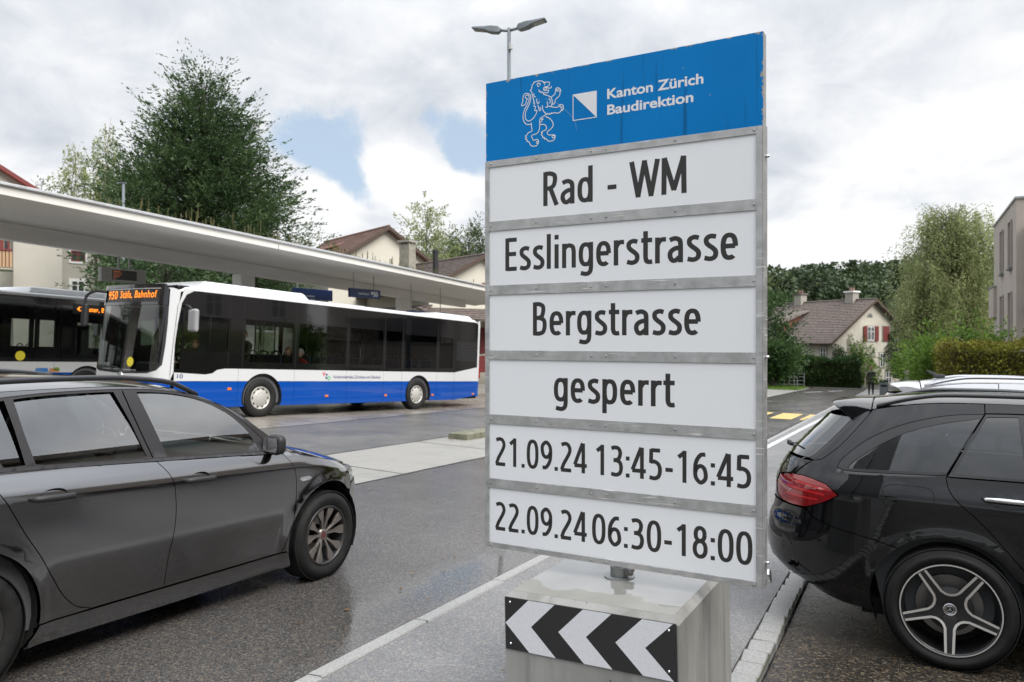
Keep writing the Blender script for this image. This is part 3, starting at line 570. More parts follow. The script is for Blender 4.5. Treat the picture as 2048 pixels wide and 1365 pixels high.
LION = [[[0.266,2.956],[0.263,2.962],[0.271,2.965],[0.27,2.973],[0.273,2.978],[0.272,2.985],[0.282,2.991],[0.282,2.997],[0.296,3.0],[0.317,3.0],[0.332,2.995],[0.342,2.989],[0.37,2.985],[0.371,2.975],[0.368,2.969],[0.359,2.964],[0.345,2.965],[0.339,2.958],[0.34,2.95],[0.352,2.945],[0.365,2.946],[0.366,2.94],[0.361,2.933],[0.349,2.935],[0.337,2.935],[0.332,2.942],[0.326,2.938],[0.321,2.947],[0.317,2.943],[0.312,2.952],[0.313,2.957]],[[0.359,2.964],[0.361,2.958],[0.373,2.954],[0.381,2.956],[0.381,2.963]],[[0.345,2.96],[0.352,2.961],[0.359,2.958],[0.352,2.953],[0.342,2.954]],[[0.317,2.987],[0.309,2.99],[0.302,2.986],[0.305,2.976],[0.314,2.971]],[[0.312,2.986],[0.321,2.983],[0.317,2.979]],[[0.337,2.987],[0.344,2.984],[0.345,2.974]],[[0.337,2.935],[0.34,2.928],[0.352,2.923],[0.37,2.914],[0.382,2.903],[0.387,2.885],[0.384,2.87],[0.38,2.861]],[[0.382,2.908],[0.394,2.915],[0.403,2.923],[0.405,2.938],[0.408,2.947],[0.418,2.949],[0.427,2.943],[0.434,2.935],[0.434,2.929],[0.429,2.928],[0.43,2.916],[0.423,2.905],[0.411,2.897],[0.403,2.888],[0.401,2.877],[0.391,2.869],[0.387,2.879],[0.384,2.87]],[[0.41,2.933],[0.411,2.941],[0.415,2.943]],[[0.417,2.929],[0.418,2.938],[0.423,2.94]],[[0.426,2.93],[0.426,2.936]],[[0.366,2.865],[0.38,2.86],[0.401,2.854],[0.415,2.852],[0.425,2.861],[0.435,2.863],[0.446,2.858],[0.448,2.848],[0.446,2.836],[0.441,2.832],[0.434,2.833],[0.429,2.825],[0.415,2.823],[0.398,2.828],[0.387,2.825],[0.384,2.83],[0.379,2.823],[0.373,2.828],[0.368,2.822],[0.361,2.83],[0.354,2.826],[0.349,2.832],[0.335,2.849],[0.333,2.862],[0.331,2.875]],[[0.427,2.851],[0.43,2.856],[0.435,2.853]],[[0.434,2.843],[0.437,2.85],[0.442,2.848]],[[0.439,2.834],[0.441,2.84],[0.444,2.841]],[[0.266,2.956],[0.271,2.95],[0.277,2.927],[0.282,2.908],[0.286,2.901],[0.281,2.895],[0.288,2.891],[0.284,2.876],[0.294,2.874],[0.288,2.854],[0.302,2.854]],[[0.282,2.942],[0.286,2.924],[0.294,2.925]],[[0.298,2.913],[0.305,2.885],[0.316,2.896]],[[0.307,2.879],[0.316,2.849],[0.324,2.859],[0.316,2.865]],[[0.368,2.904],[0.377,2.887],[0.37,2.878]],[[0.358,2.89],[0.362,2.861],[0.349,2.864]],[[0.302,2.854],[0.298,2.839],[0.286,2.822],[0.271,2.81],[0.252,2.806],[0.239,2.816],[0.234,2.829],[0.237,2.854],[0.248,2.875],[0.261,2.898],[0.266,2.923],[0.261,2.939],[0.248,2.947],[0.234,2.948],[0.225,2.942],[0.221,2.926],[0.219,2.908],[0.212,2.891],[0.225,2.89],[0.237,2.897],[0.241,2.912],[0.246,2.919],[0.235,2.927],[0.237,2.937],[0.25,2.939],[0.256,2.93],[0.255,2.908],[0.243,2.888],[0.228,2.862],[0.221,2.834],[0.225,2.811],[0.237,2.794],[0.252,2.788],[0.268,2.788]],[[0.269,2.796],[0.27,2.774],[0.273,2.759],[0.27,2.752],[0.25,2.745],[0.243,2.736],[0.234,2.731],[0.243,2.723],[0.234,2.718],[0.246,2.71],[0.243,2.704],[0.255,2.7],[0.264,2.684],[0.277,2.675],[0.296,2.675],[0.305,2.681],[0.31,2.691],[0.309,2.701],[0.298,2.707],[0.282,2.704],[0.275,2.716],[0.271,2.731],[0.293,2.734],[0.309,2.743],[0.316,2.761],[0.317,2.783],[0.319,2.808],[0.359,2.827]],[[0.296,2.693],[0.305,2.696],[0.31,2.691]],[[0.298,2.685],[0.303,2.689],[0.308,2.684]],[[0.319,2.808],[0.323,2.812],[0.325,2.804],[0.337,2.807],[0.321,2.789]],[[0.349,2.816],[0.373,2.802],[0.389,2.782],[0.392,2.763],[0.377,2.747],[0.359,2.736],[0.368,2.72],[0.387,2.719],[0.401,2.715],[0.404,2.706],[0.399,2.696],[0.391,2.689],[0.366,2.69],[0.352,2.705],[0.345,2.701],[0.342,2.712],[0.335,2.71],[0.332,2.721],[0.325,2.727],[0.332,2.734],[0.325,2.736],[0.333,2.743],[0.349,2.747],[0.355,2.757],[0.351,2.77],[0.339,2.777],[0.319,2.779]],[[0.384,2.71],[0.393,2.715],[0.401,2.709]],[[0.387,2.702],[0.394,2.705],[0.401,2.701]]]
mb = MB()
for k, st in enumerate(LION):
    ribbon(mb, [(p.x, p.y) for p in curve_pts([(a, b) for a, b in st], 3)], 0.0042, lambda u, v: (u, -0.0006 - 0.00002 * k, v))
mb.obj('lion_emblem', M['letter_w'], sign, fix=False)
q0, q1, r0, r1 = 0.4992, 0.6267, 2.772, 2.902
mb = MB(); e_ = 0.004
for a in ((q0, q0 + e_, r0, r1), (q1 - e_, q1, r0, r1), (q0 + e_, q1 - e_, r0, r0 + e_), (q0 + e_, q1 - e_, r1 - e_, r1)):
    mb.add([(a[0], -0.0006, a[2]), (a[1], -0.0006, a[2]), (a[1], -0.0006, a[3]), (a[0], -0.0006, a[3])], [(0, 1, 2, 3)])
mb.add([(q0 + e_, -0.0006, r1 - e_), (q1 - e_, -0.0006, r0 + e_), (q1 - e_, -0.0006, r1 - e_)], [(0, 1, 2)]); mb.obj('shield_emblem', M['letter_w'], sign, fix=False)
mb = MB(); ribbon(mb, [(p.x, p.y) for p in curve_pts([(0.345, 2.906), (0.39, 2.889), (0.42, 2.868), (0.452, 2.839), (0.479, 2.812), (0.503, 2.782), (0.515, 2.754), (0.519, 2.723)], 4)], 0.0028, lambda u, v: (u, -0.0003, v)); mb.obj('scratch', mat('pale scratch', (0.12, 0.30, 0.55), 0.5, noise=60, col2=(0.03, 0.2, 0.5)), sign, fix=False)
# post and clamp at the foot
pc = Ms.inverted() @ (Mb @ Vector((0.40, 0.44, BZ)))
pxx, pyy, pz = pc
MB().tube([(pxx, pyy, pz - 0.02), (pxx, pyy, 2.9)], 0.03, 20).obj('post', M['galv'], sign, smooth=False)
MB().tube([(pxx, pyy, pz), (pxx, pyy, pz + 0.055)], 0.045, 20).obj('post_socket', M['galv'], sign, bevel=0.003)
MB().lathe([(0.034, 0), (0.075, 0.0), (0.075, 0.006), (0.034, 0.008)], lambda a, b, h: (pxx + a, pyy + b, pz + h), 24).obj('socket_ring', M['galv'], sign)
MB().box(pxx + 0.03, pxx + 0.075, pyy - 0.03, pyy - 0.005, pz + 0.02, pz + 0.05).tube([(pxx + 0.065, pyy - 0.05, pz + 0.035), (pxx + 0.065, pyy + 0.02, pz + 0.035)], 0.007, 8).tube([(pxx + 0.065, pyy - 0.045, pz + 0.035), (pxx + 0.065, pyy - 0.03, pz + 0.035)], 0.013, 6).obj('clamp', mat('rusty clamp', (0.2, 0.2, 0.2), 0.5, 0.6, noise=25, col2=(0.2, 0.1, 0.05), contrast=(.5, .7)), sign, bevel=0.002)
# ---------------------------------------------------------------- wagon bodies
def inset(poly, d):
    """move a closed outline inwards by d"""
    n = len(poly); area = sum(poly[i - 1][0] * poly[i][1] - poly[i][0] * poly[i - 1][1] for i in range(n)); sgn = 1 if area > 0 else -1; o = []
    for i in range(n):
        a, p, b = Vector(poly[i - 1]), Vector(poly[i]), Vector(poly[(i + 1) % n])
        d1 = (p - a).normalized(); d2 = (b - p).normalized(); n1 = Vector((-d1.y, d1.x)) * sgn; n2 = Vector((-d2.y, d2.x)) * sgn
        m = (n1 + n2); m = m / max(0.35, m.length_squared / 2) if m.length > 1e-6 else n1
        o.append((p.x + m.x * d, p.y + m.y * d))
    return o
def subdiv(poly, step):
    o = []
    for i in range(len(poly)):
        a, b = Vector(poly[i]), Vector(poly[(i + 1) % len(poly)]); k = max(1, int(math.ceil((b - a).length / step)))
        o += [tuple(a + (b - a) * j / k) for j in range(k)]
    return o
def inside(poly, x, y):
    c = False; n = len(poly); j = n - 1
    for i in range(n):
        if (poly[i][1] > y) != (poly[j][1] > y) and x < (poly[j][0] - poly[i][0]) * (y - poly[i][1]) / (poly[j][1] - poly[i][1]) + poly[i][0]: c = not c
        j = i
    return c
def near_edge(polys, x, y, d):
    p = Vector((x, y))
    for poly in polys:
        for i in range(len(poly)):
            if (Vector(poly[i]) - p).length_squared < d * d: return True
    return False
def panel(name, poly, surf, m, parent, holes=(), gap=0.0025, flange=0.014, step=0.045, off=0.0, bstep=0.022, mirror=True, glist=None, lines=(), outv=(1, 0, 0)):
    """curved sheet: outline in (l, z), surface point surf(l, z, off); edges folded inwards"""
    outer = subdiv(inset(poly, gap), bstep); hs = [subdiv(inset(h, -gap), bstep) for h in holes]
    pts = [Vector(p) for p in outer]; edges = [(i, (i + 1) % len(outer)) for i in range(len(outer))]; loops = [list(range(len(outer)))]
    for h in hs:
        b = len(pts); pts += [Vector(p) for p in h]; edges += [(b + i, b + (i + 1) % len(h)) for i in range(len(h))]; loops.append([b + i for i in range(len(h))])
    for ln in lines:                       # rows of points that follow a crease, so that the fold shades cleanly
        last = None
        for l_ in np.arange(min(q[0] for q in outer), max(q[0] for q in outer), 0.03):
            z_ = ln(l_)
            if inside(outer, l_, z_) and not any(inside(h, l_, z_) for h in hs) and not near_edge([outer] + hs, l_, z_, .008):
                pts.append(Vector((l_, z_)))
                if last == len(pts) - 2: edges.append((last, last + 1))
                last = len(pts) - 1
    xs = [p[0] for p in outer]; ys = [p[1] for p in outer]; x0, x1, y0, y1 = min(xs), max(xs), min(ys), max(ys)
    gx = list(np.arange(x0 + step / 2, x1, step)) if glist is None else [g for g in glist if x0 < g < x1]
    for i, x in enumerate(gx):
        for y in np.arange(y0 + step / 2 + (step / 2 if i % 2 else 0), y1, step):
            if inside(outer, x, y) and not any(inside(h, x, y) for h in hs) and not near_edge([outer] + hs, x, y, step * 0.42 if glist is None else 0.008): pts.append(Vector((x, y)))
    V2, _, F2, *_ = geometry.delaunay_2d_cdt(pts, edges, [], 0, 1e-6)
    fs = []
    for f in F2:
        c = sum((V2[i] for i in f), Vector((0, 0))) / len(f)
        if inside(outer, c.x, c.y) and not any(inside(h, c.x, c.y) for h in hs): fs.append(tuple(f))
    def nrm(l, z):
        e = 0.004; a = Vector(surf(l + e, z, off)) - Vector(surf(l - e, z, off)); b = Vector(surf(l, z + e, off)) - Vector(surf(l, z - e, off)); q = a.cross(b)
        if q.length < 1e-12: q = Vector((1, 0, 0))
        q.normalize(); dd = q.dot(Vector(outv)); return q if dd > 0 or (abs(dd) < 1e-3 and outv[0]) else -q
    V = [Vector(surf(p.x, p.y, off)) for p in V2]; Nn = [nrm(p.x, p.y) for p in V2]; Fs = []
    for f in fs:
        a, b, c = V[f[0]], V[f[1]], V[f[2]]
        Fs.append(f if (b - a).cross(c - a).dot(Nn[f[0]]) > 0 else tuple(reversed(f)))
    if flange:
        for lp in loops:
            n = len(lp); b = len(V)
            for i in lp: V.append(V[i].copy()); V.append(V[i] - Nn[i] * flange)
            for k in range(n):
                d = (V[lp[(k + 1) % n]] - V[lp[k - 1]]); t = Nn[lp[k]].cross(d); t = t.normalized() if t.length > 1e-9 else Nn[lp[k]]
                Nn += [t, t]
            for k in range(n): a, c = b + 2 * k, b + 2 * ((k + 1) % n); Fs.append((a, a + 1, c + 1, c))
    me = bpy.data.meshes.new(name); me.from_pydata([tuple(v) for v in V], [], Fs); me.polygons.foreach_set('use_smooth', [True] * len(me.polygons)); me.update()
    me.normals_split_custom_set_from_vertices([tuple(q) for q in Nn]); me.materials.append(m)
    o = bpy.data.objects.new(name, me); C.objects.link(o); o.parent = parent
    if mirror:
        me2 = bpy.data.meshes.new(name); me2.from_pydata([(-v.x, v.y, v.z) for v in V], [], [tuple(reversed(f)) for f in Fs]); me2.polygons.foreach_set('use_smooth', [True] * len(me2.polygons)); me2.update()
        me2.normals_split_custom_set_from_vertices([(-q.x, q.y, q.z) for q in Nn]); me2.materials.append(m); o2 = bpy.data.objects.new(name, me2); C.objects.link(o2); o2.parent = parent
    return o
def grid_sheet(name, fn, us, vs, m, parent, thick=0.0):
    """smooth sheet fn(u, v) -> point over a grid"""
    V = [Vector(fn(u, v)) for u in us for v in vs]; nv = len(vs); Fs = [(i * nv + j, i * nv + j + 1, (i + 1) * nv + j + 1, (i + 1) * nv + j) for i in range(len(us) - 1) for j in range(nv - 1)]
    o = mesh(name, V, Fs, m, parent, smooth=True); bm = bmesh.new(); bm.from_mesh(o.data)
    bmesh.ops.recalc_face_normals(bm, faces=bm.faces); s_ = sum(f.normal.z * f.calc_area() for f in bm.faces)
    if s_ < 0: bmesh.ops.reverse_faces(bm, faces=bm.faces)
    bm.to_mesh(o.data); bm.free(); return o
def lin(a, b, n): return [a + (b - a) * i / (n - 1) for i in range(n)]

CL = []
class Wagon:
    """body as functions: half width(l, z), roof-edge height(l), centre height(l); l runs rearwards from the datum, +x = right side, forward = +y"""
    def __init__(s, P): s.__dict__.update(P)
    def half(s, l, z):
        zz_ = z - s.crease(l) + s.crease0
        w = s.section(zz_ if z < s.belt(l) else z - s.belt(l) + s.belt0)
        lf, lr = s.front(z), s.rear(z)
        if l < s.lmf: t = min(1, (s.lmf - l) / max(1e-3, s.lmf - lf)); w *= max(0, 1 - t ** s.nf) ** (1 / 2.2)
        if l > s.lmr: t = min(1, (l - s.lmr) / max(1e-3, lr - s.lmr)); w *= max(0, 1 - t ** s.nr) ** (1 / 2.2)
        for ax in s.axles:
            r = math.hypot(l - ax, z - s.R); w += s.flare * math.exp(-((r - s.arch) / 0.05) ** 2) * (1 if z < 0.75 else math.exp(-((z - .75) / .05) ** 2))
        return w
    def surf(s, l, z, off=0.0): return (s.half(l, z) + off, -l, z)
    def top(s, l, v):
        ze = s.edge(l); ye = s.half(l, ze); return (ye * v, -l, ze + (s.centre(l) - ze) * (1 - abs(v) ** 2.2))

def arc_pts(cx, cy, r, a0, a1, n): return [(cx + r * cos(radians(a0 + (a1 - a0) * i / n)), cy + r * sin(radians(a0 + (a1 - a0) * i / n))) for i in range(n + 1)]
def spl(pts, n=6): return [(p.x, p.y) for p in curve_pts(pts, n)]

def wheel(parent, loc, R, rim, width, style, steer=0.0, spin=0.0, mrim=None, msil=None, side=1):
    """outer face towards +x"""
    w = empty('wheel', (0, 0, 0)); w.parent = parent; w.location = loc; w.rotation_euler = (0, 0, steer if side > 0 else pi + steer)
    fn = lambda a, b, h: (h, a, b)
    mb = MB(); hw_ = width / 2; sh = 0.018
    prof = [(rim - .01, -hw_ + .02), (rim + .012, -hw_ + .004), ((R + rim) / 2, -hw_ - .006), (R - .03, -hw_ + .004), (R - .008, -hw_ + .022), (R, -hw_ + .045), (R, hw_ - .045), (R - .008, hw_ - .022), (R - .03, hw_ - .004), ((R + rim) / 2 + .01, hw_ + .007), ((R + rim) / 2 - .015, hw_ + .006), (rim + .012, hw_ - .004), (rim - .006, hw_ - .014), (rim - .012, hw_ - .03)]
    mb.lathe(prof, fn, 72); ty = mb.obj('tyre', M['rubber'], w, smooth=True)
    mb = MB()                                     # tread blocks as raised ribs round the circumference
    for q in (-0.35, -0.12, 0.12, 0.35): mb.lathe([(R - .002, q * width - .018), (R + .004, q * width - .016), (R + .004, q * width + .016), (R - .002, q * width + .018)], fn, 72)
    mb.obj('tread', M['rubber'], w)
    mb = MB().lathe([(rim, hw_ - .012), (rim - .006, hw_ - .004), (rim - .016, hw_ - .006), (rim - .022, hw_ - .03), (rim - .03, 0.0), (rim - .035, -hw_ + .02)], fn, 64); mb.obj('rim', mrim, w, smooth=True)
    MB().lathe([(rim - .03, -hw_ + .03), (0.06, -hw_ + .03)], fn, 40).obj('brake_backing', M['dark'], w)
    MB().lathe([(rim * .66, -.03), (rim * .66, -.012), (0.07, -.012)], fn, 48).obj('brake_disc', mat('brake disc', (0.2, 0.19, 0.18), 0.4, 0.8, noise=20, rough2=0.55), w, smooth=False)
    def pol(r, a): return (r * cos(a), r * sin(a))
    if style == 'star':
        for k in range(5):
            a = spin + k * 2 * pi / 5; A = lambda r, d: pol(r * rim, a + radians(d)); ri = 0.96
            def dish(u, v, sd_): r = math.hypot(u, v) / rim; return ((hw_ - .012 - .028 * (1 - r) ** 1.5) - sd_ * 0.03, u, v)
            poly = [A(ri, 5.0), A(.40, 13), A(.32, 22), A(.25, 36), A(.12, 36), A(.12, -36), A(.25, -36), A(.32, -22), A(.40, -14), A(ri, -5.2)]
            MB().prism(subdiv(poly, .03), dish).obj('spoke', mrim, w, bevel=.002)
            mb = MB()
            for s_ in (1, -1):
                path = [A(ri - .01, 4.3 * s_), A(.42, 12.0 * s_), A(.345, 21 * s_), A(.315, 36 * s_)]
                ribbon(mb, path, 0.0135, lambda u, v: (dish(u, v, 0)[0] + .0035, u, v))
            ribbon(mb, [A(ri - .012, 5), A(ri - .012, -5)], 0.006, lambda u, v: (dish(u, v, 0)[0] + .0035, u, v))
            mb.obj('machined_edge', msil, w, fix=False)
        MB().lathe([(rim - .004, hw_ - .0035), (rim - .011, hw_ - .0035)], fn, 64).obj('machined_edge', msil, w)
        MB().lathe([(0.115 * rim / .245, hw_ - .05), (0.075, hw_ - .034), (0.0, hw_ - .034)], fn, 32).obj('hub', mrim, w)
        MB().lathe([(0.036, hw_ - .034), (0.035, hw_ - .026), (0.0, hw_ - .026)], fn, 32).obj('hub_cap', mrim, w)
        mb = MB().lathe([(0.035, hw_ - .0258), (0.031, hw_ - .0245), (0.027, hw_ - .0258)], fn, 32).lathe([(0.022, hw_ - .0256), (0.0205, hw_ - .025), (0.019, hw_ - .0256)], fn, 32)
        for k in range(3):
            a = pi / 2 + k * 2 * pi / 3; mb.add([(hw_ - .0252, *pol(.020, a)), (hw_ - .0252, *pol(.003, a + 1.05)), (hw_ - .0252, *pol(.003, a - 1.05))], [(0, 1, 2)])
        mb.obj('hub_emblem', M['chrome'], w, fix=False)
        for k in range(5): MB().tube([(hw_ - .05, *pol(.056, spin + (k + .5) * 2 * pi / 5)), (hw_ - .036, *pol(.056, spin + (k + .5) * 2 * pi / 5))], .009, 6).obj('wheel_bolt', M['black'], w)
    else:
        for k in range(10):
            a = spin + (k // 2) * 2 * pi / 5 + (0.29 if k % 2 else -0.29)
            A = lambda r, d: pol(r * rim, a + radians(d)); sgn = 1 if k % 2 else -1
            def dish(u, v, sd_): r = math.hypot(u, v) / rim; return ((hw_ - .016 - .034 * (1 - r) ** 1.6) - sd_ * 0.02, u, v)
            poly = [A(.95, 9.5), A(.75, 9.5), A(.5, 5 - 3 * sgn), A(.22, 10 - 6 * sgn), A(.14, 5 - 8 * sgn), A(.14, -5 - 8 * sgn), A(.22, -10 - 6 * sgn), A(.5, -6 - 3 * sgn), A(.75, -9.5), A(.95, -9.5)]
            MB().prism(subdiv(poly, .03), dish).obj('spoke', msil, w, bevel=.003)
        MB().lathe([(0.05, hw_ - .06), (0.045, hw_ - .042), (0.03, hw_ - .038), (0.0, hw_ - .038)], fn, 28).obj('hub_cap', msil, w, smooth=True)
        MB().lathe([(0.024, hw_ - .0372), (0.0, hw_ - .0365)], fn, 24).obj('hub_emblem', mat('dull red emblem', (0.12, 0.03, 0.035), 0.4, noise=30), w)
        for k in range(5): MB().tube([(hw_ - .06, *pol(.062, spin + (k + .5) * 2 * pi / 5)), (hw_ - .048, *pol(.062, spin + (k + .5) * 2 * pi / 5))], .009, 6).obj('wheel_bolt', M['black'], w)
    return w

def skin_body(name, joints, bones, m, parent=None, sub=2):
    """one continuous body grown over a skeleton; joints: name -> (pos, rx, ry)"""
    ks = list(joints); me = bpy.data.meshes.new(name); me.from_pydata([joints[k][0] for k in ks], [(ks.index(a), ks.index(b)) for a, b in bones], [])
    o = bpy.data.objects.new(name, me); C.objects.link(o); o.parent = parent; o.modifiers.new('skin', 'SKIN'); sd_ = o.modifiers.new('sub', 'SUBSURF'); sd_.levels = sub; sd_.render_levels = sub
    for i, k in enumerate(ks): me.skin_vertices[0].data[i].radius = joints[k][1:3]
    me.skin_vertices[0].data[0].use_root = True; me.materials.append(m); return o
def head(parent, loc, hair, turn=0.0, scale=1.0, bun=False, tilt=0.0):
    """head with face, ears and hair; face towards +y"""
    h = empty('head'); h.parent = parent; h.location = loc; h.rotation_euler = (tilt, 0, turn); h.scale = (scale,) * 3
    prof = []
    def hp(th, ph):                        # shaped skull: jaw narrows, back of head rounds out
        x, y, z = sin(th) * cos(ph), sin(th) * sin(ph), cos(th)
        jaw = 1 - 0.28 * max(0, -z) ** 1.3; return (x * 0.074 * jaw, y * (0.095 if y > 0 else 0.1) * (jaw if y < 0 else 1 - 0.1 * max(0, -z)) + (0.01 if z < -.3 else 0), z * 0.118)
    us = lin(0.02, pi - .02, 18); vs = lin(0, 2 * pi, 25)
    V = [hp(u, v) for u in us for v in vs[:-1]]; n = 24
    mb = MB(); mb.add(V, [(i * n + j, i * n + (j + 1) % n, (i + 1) * n + (j + 1) % n, (i + 1) * n + j) for i in range(17) for j in range(n)])
    mb.add([(-.012, .088, -.03), (.012, .088, -.03), (0, .118, -.028), (0, .092, .02)], [(0, 1, 2), (1, 3, 2), (0, 2, 3), (0, 3, 1)])
    for s_ in (-1, 1): mb.tube([(s_ * .072, 0, -.03), (s_ * .08, -.004, 0), (s_ * .078, -.012, .02), (s_ * .072, -.008, .03)], [.008, .012, .012, .006], 8)
    mb.obj('face', M['skin'], h, smooth=True)
    mb = MB()
    for s_ in (-1, 1): mb.lathe([(.009, 0), (.006, .003), (0, .004)], lambda a, b, q: (s_ * .028 + a, .0835 + q, .004 + b * .5), 8)
    mb.obj('eyes', M['black'], h)
    mb = MB().tube([(-.02, .087, -.062), (0, .092, -.061), (.02, .087, -.062)], .003, 6); mb.obj('mouth', mat('lips', (0.35, 0.13, 0.11), .5, noise=20), h)
    V = []; rr = random.Random(int(loc[0] * 91 + loc[2] * 7))
    for i in range(11):
        for j in range(n):
            th = .01 + i * .17; ph = 2 * pi * j / n; fr = sin(ph)
            th2 = min(th, 1.15 if fr > 0.35 else 1.95); p = Vector(hp(th2, ph)); V.append(p * (1.09 + .03 * rr.random()) + Vector((0, -.004, .004)))
    mb = MB().add(V, [(i * n + j, i * n + (j + 1) % n, (i + 1) * n + (j + 1) % n, (i + 1) * n + j) for i in range(10) for j in range(n)])
    if bun: mb.lathe([(0.0, -.04), (.028, -.03), (.036, 0), (.028, .03), (0, .04)], lambda a, b, q: (a, -.085 + b * .8, .09 + q), 12)
    mb.obj('hair', hair, h, smooth=True); return h
M['hair_dark'] = mat('dark hair', (0.02, 0.013, 0.01), 0.5, noise=60, col2=(0.04, 0.028, 0.02), bump=.4)
M['hair_grey'] = mat('grey hair', (0.4, 0.39, 0.37), 0.6, noise=60, col2=(0.25, 0.24, 0.23), bump=.4)
M['hair_brown'] = mat('light brown hair', (0.2, 0.11, 0.05), 0.5, noise=60, col2=(0.12, 0.07, 0.035), bump=.4)

# ------------------------------------------------ grey wagon driving past
M['grey_paint'] = paint('grey metallic paint', (0.20, 0.197, 0.20), 1.0, 0.15)
M['black_paint'] = paint('black car paint', (0.0045, 0.005, 0.006), 0.0, 0.3)
M['silver_paint'] = paint('silver white paint', (0.62, 0.63, 0.65), 0.1, 0.3)
M['trim'] = mat('satin black trim', (0.025, 0.024, 0.026), 0.38, noise=30, rough2=0.45)
M['car_glass'] = glass('car window glass', (0.55, 0.61, 0.60), 3.3)
M['tinted'] = glass('tinted car glass', (0.10, 0.11, 0.115), 1.15)
M['ws_glass'] = glass('windscreen glass', (0.62, 0.68, 0.66))
M['seat'] = mat('dark seat fabric', (0.03, 0.032, 0.036), 0.9, noise=60, col2=(0.05, 0.052, 0.056), bump=.2)
M['interior'] = mat('grey interior plastic', (0.09, 0.095, 0.1), 0.7, noise=40, bump=.1)
M['lampglass'] = mat('clear lamp cover', (0.55, 0.57, 0.6), 0.06, 0.3, coat=1, noise=14, col2=(0.2, 0.2, 0.21))

GP = Wagon(dict(
    R=0.325, arch=0.40, axles=(-0.15, 2.38), flare=0.014, lmf=0.25, lmr=2.6, nf=3.1, nr=3.4, crease0=0.905, belt0=1.03,
    crease=interp([(-1.0, .76), (-.426, .80), (.225, .889), (1.235, .912), (2.172, .938), (3.5, .96)]),
    belt=interp([(-1.0, .80), (-.4, .88), (.2, .965), (.49, .993), (1.328, 1.035), (2.149, 1.071), (3.4, 1.12)]),
    front=interp([(.1, -.90), (.2, -.95), (.35, -.99), (.5, -1.0), (.62, -.985), (.74, -.93), (.80, -.80), (.86, -.66), (.92, -.5)]),
    rear=interp([(.1, 3.3), (.5, 3.42), (.9, 3.38), (1.1, 3.3), (1.45, 3.0)]),
    section=interp([(.10, .79), (.16, .815), (.20, .842), (.255, .858), (.285, .862), (.36, .866), (.45, .872), (.58, .884), (.70, .893), (.82, .900), (.895, .903), (.915, .898), (.945, .883), (.98, .860), (1.03, .824), (1.06, .812), (1.2, .757), (1.35, .695), (1.45, .648), (1.5, .62)]),
    edge=interp([(-1.0, .62), (-.93, .70), (-.8, .76), (-.6, .80), (-.44, .835), (-.1, .905), (.15, .96), (.28, 1.02), (.36, 1.09), (.45, 1.155), (.61, 1.27), (.80, 1.355), (1.0, 1.415), (1.18, 1.445), (1.5, 1.463), (2.06, 1.452), (2.6, 1.40), (3.1, 1.31)]),
    centre=interp([(-1.0, .62), (-.93, .74), (-.8, .815), (-.5, .90), (-.1, .985), (.05, 1.02), (.14, 1.07), (.45, 1.245), (.80, 1.415), (1.0, 1.47), (1.3, 1.505), (1.7, 1.515), (2.3, 1.49), (2.8, 1.44), (3.1, 1.39)])))
Mf = gplane_matrix(-4.755, 4.30, 0.0)
fiat = empty('grey_car', label='dark grey estate car driving past on the left with black door handles and roof rails', cat='car', matrix=Mf)
g = GP; CLN = [(lambda d: (lambda l: g.crease(l) + d))(d) for d in (-.03, -.014, -.004, .006, .018, .032, .048, .064, .08, .096, .112)]; pm = M['grey_paint']; A0 = -0.15; A1 = 2.38; Ra = 0.395; cz = 0.335
def edge_line(l0, l1, n=30, d=0.004): return [(l, g.edge(l) - d) for l in lin(l0, l1, n)]
def side(l0, l1, fnz, n): return [(l, fnz(l)) for l in lin(l0, l1, n)]
ft = interp([(.36, .995), (.42, 1.06), (.50, 1.14), (.591, 1.225), (.70, 1.30), (.789, 1.345), (.9, 1.385), (1.062, 1.417), (1.25, 1.437), (1.464, 1.443), (1.8, 1.437), (2.068, 1.420), (2.6, 1.35), (2.9, 1.25), (3.05, 1.14)])
front_cut = spl([(.325, .995), (.235, .857), (.203, .68), (.225, .477), (.30, .288)], 5)
b_cut = spl([(1.313, 1.034), (1.251, .935), (1.215, .772), (1.212, .614), (1.235, .461), (1.251, .288)], 5)
r_cut = spl([(2.27, 1.075), (2.172, .908), (2.085, .76), (1.999, .631), (1.926, .504), (1.863, .40), (1.79, .325), (1.70, .288)], 5)
ngl = [-1.0 + 1.2 * (i / 40) ** 2 for i in range(1, 41)] + list(np.arange(.24, .5, .04))
a_start = math.degrees(math.asin((.20 - cz) / Ra))
archf = arc_pts(A0, cz, Ra, 180 - a_start, a_start, 26)      # from the front (small l) over the top to the rear
nose_top = [(l, g.edge(l) - .004) for l in ([-.985, -.96, -.93, -.88, -.80, -.70, -.6, -.5] + lin(-.44, .325, 14))]
seamf = [(-.47, .80), (-.50, .74), (-.53, .66), (-.545, .60)]
fender = [(-.44, g.edge(-.44) - .004)] + nose_top[9:] + front_cut + [(.262, .285)] + [p for p in reversed(archf) if p[1] > .285 or p[0] > 0][0:] 
fender = [p for p in fender if not (p[0] < A0 and p[1] < .585)]
fender += [(-.47, .62), (-.505, .66), (-.475, .74)]
panel('front_fender', fender, g.surf, pm, fiat, flange=.03, lines=CLN)
bump_ = [(-.51, .655), (-.475, .615)] + [p for p in reversed(archf) if p[0] < A0 and p[1] < .60] + [(-.55, .18), (-.7, .165), (-.85, .17), (-.93, .2), (-.972, .3), (-.992, .4), (-.999, .5), (-.985, .6), (-.96, .66), (-.90, .68), (-.75, .68), (-.6, .67)]
panel('front_bumper', bump_, g.surf, pm, fiat, glist=ngl, flange=.02)
lamp_ = [(-.48, .745), (-.51, .665), (-.6, .68), (-.75, .69), (-.84, .70), (-.88, .735), (-.8, .752), (-.6, .79), (-.455, .822)]
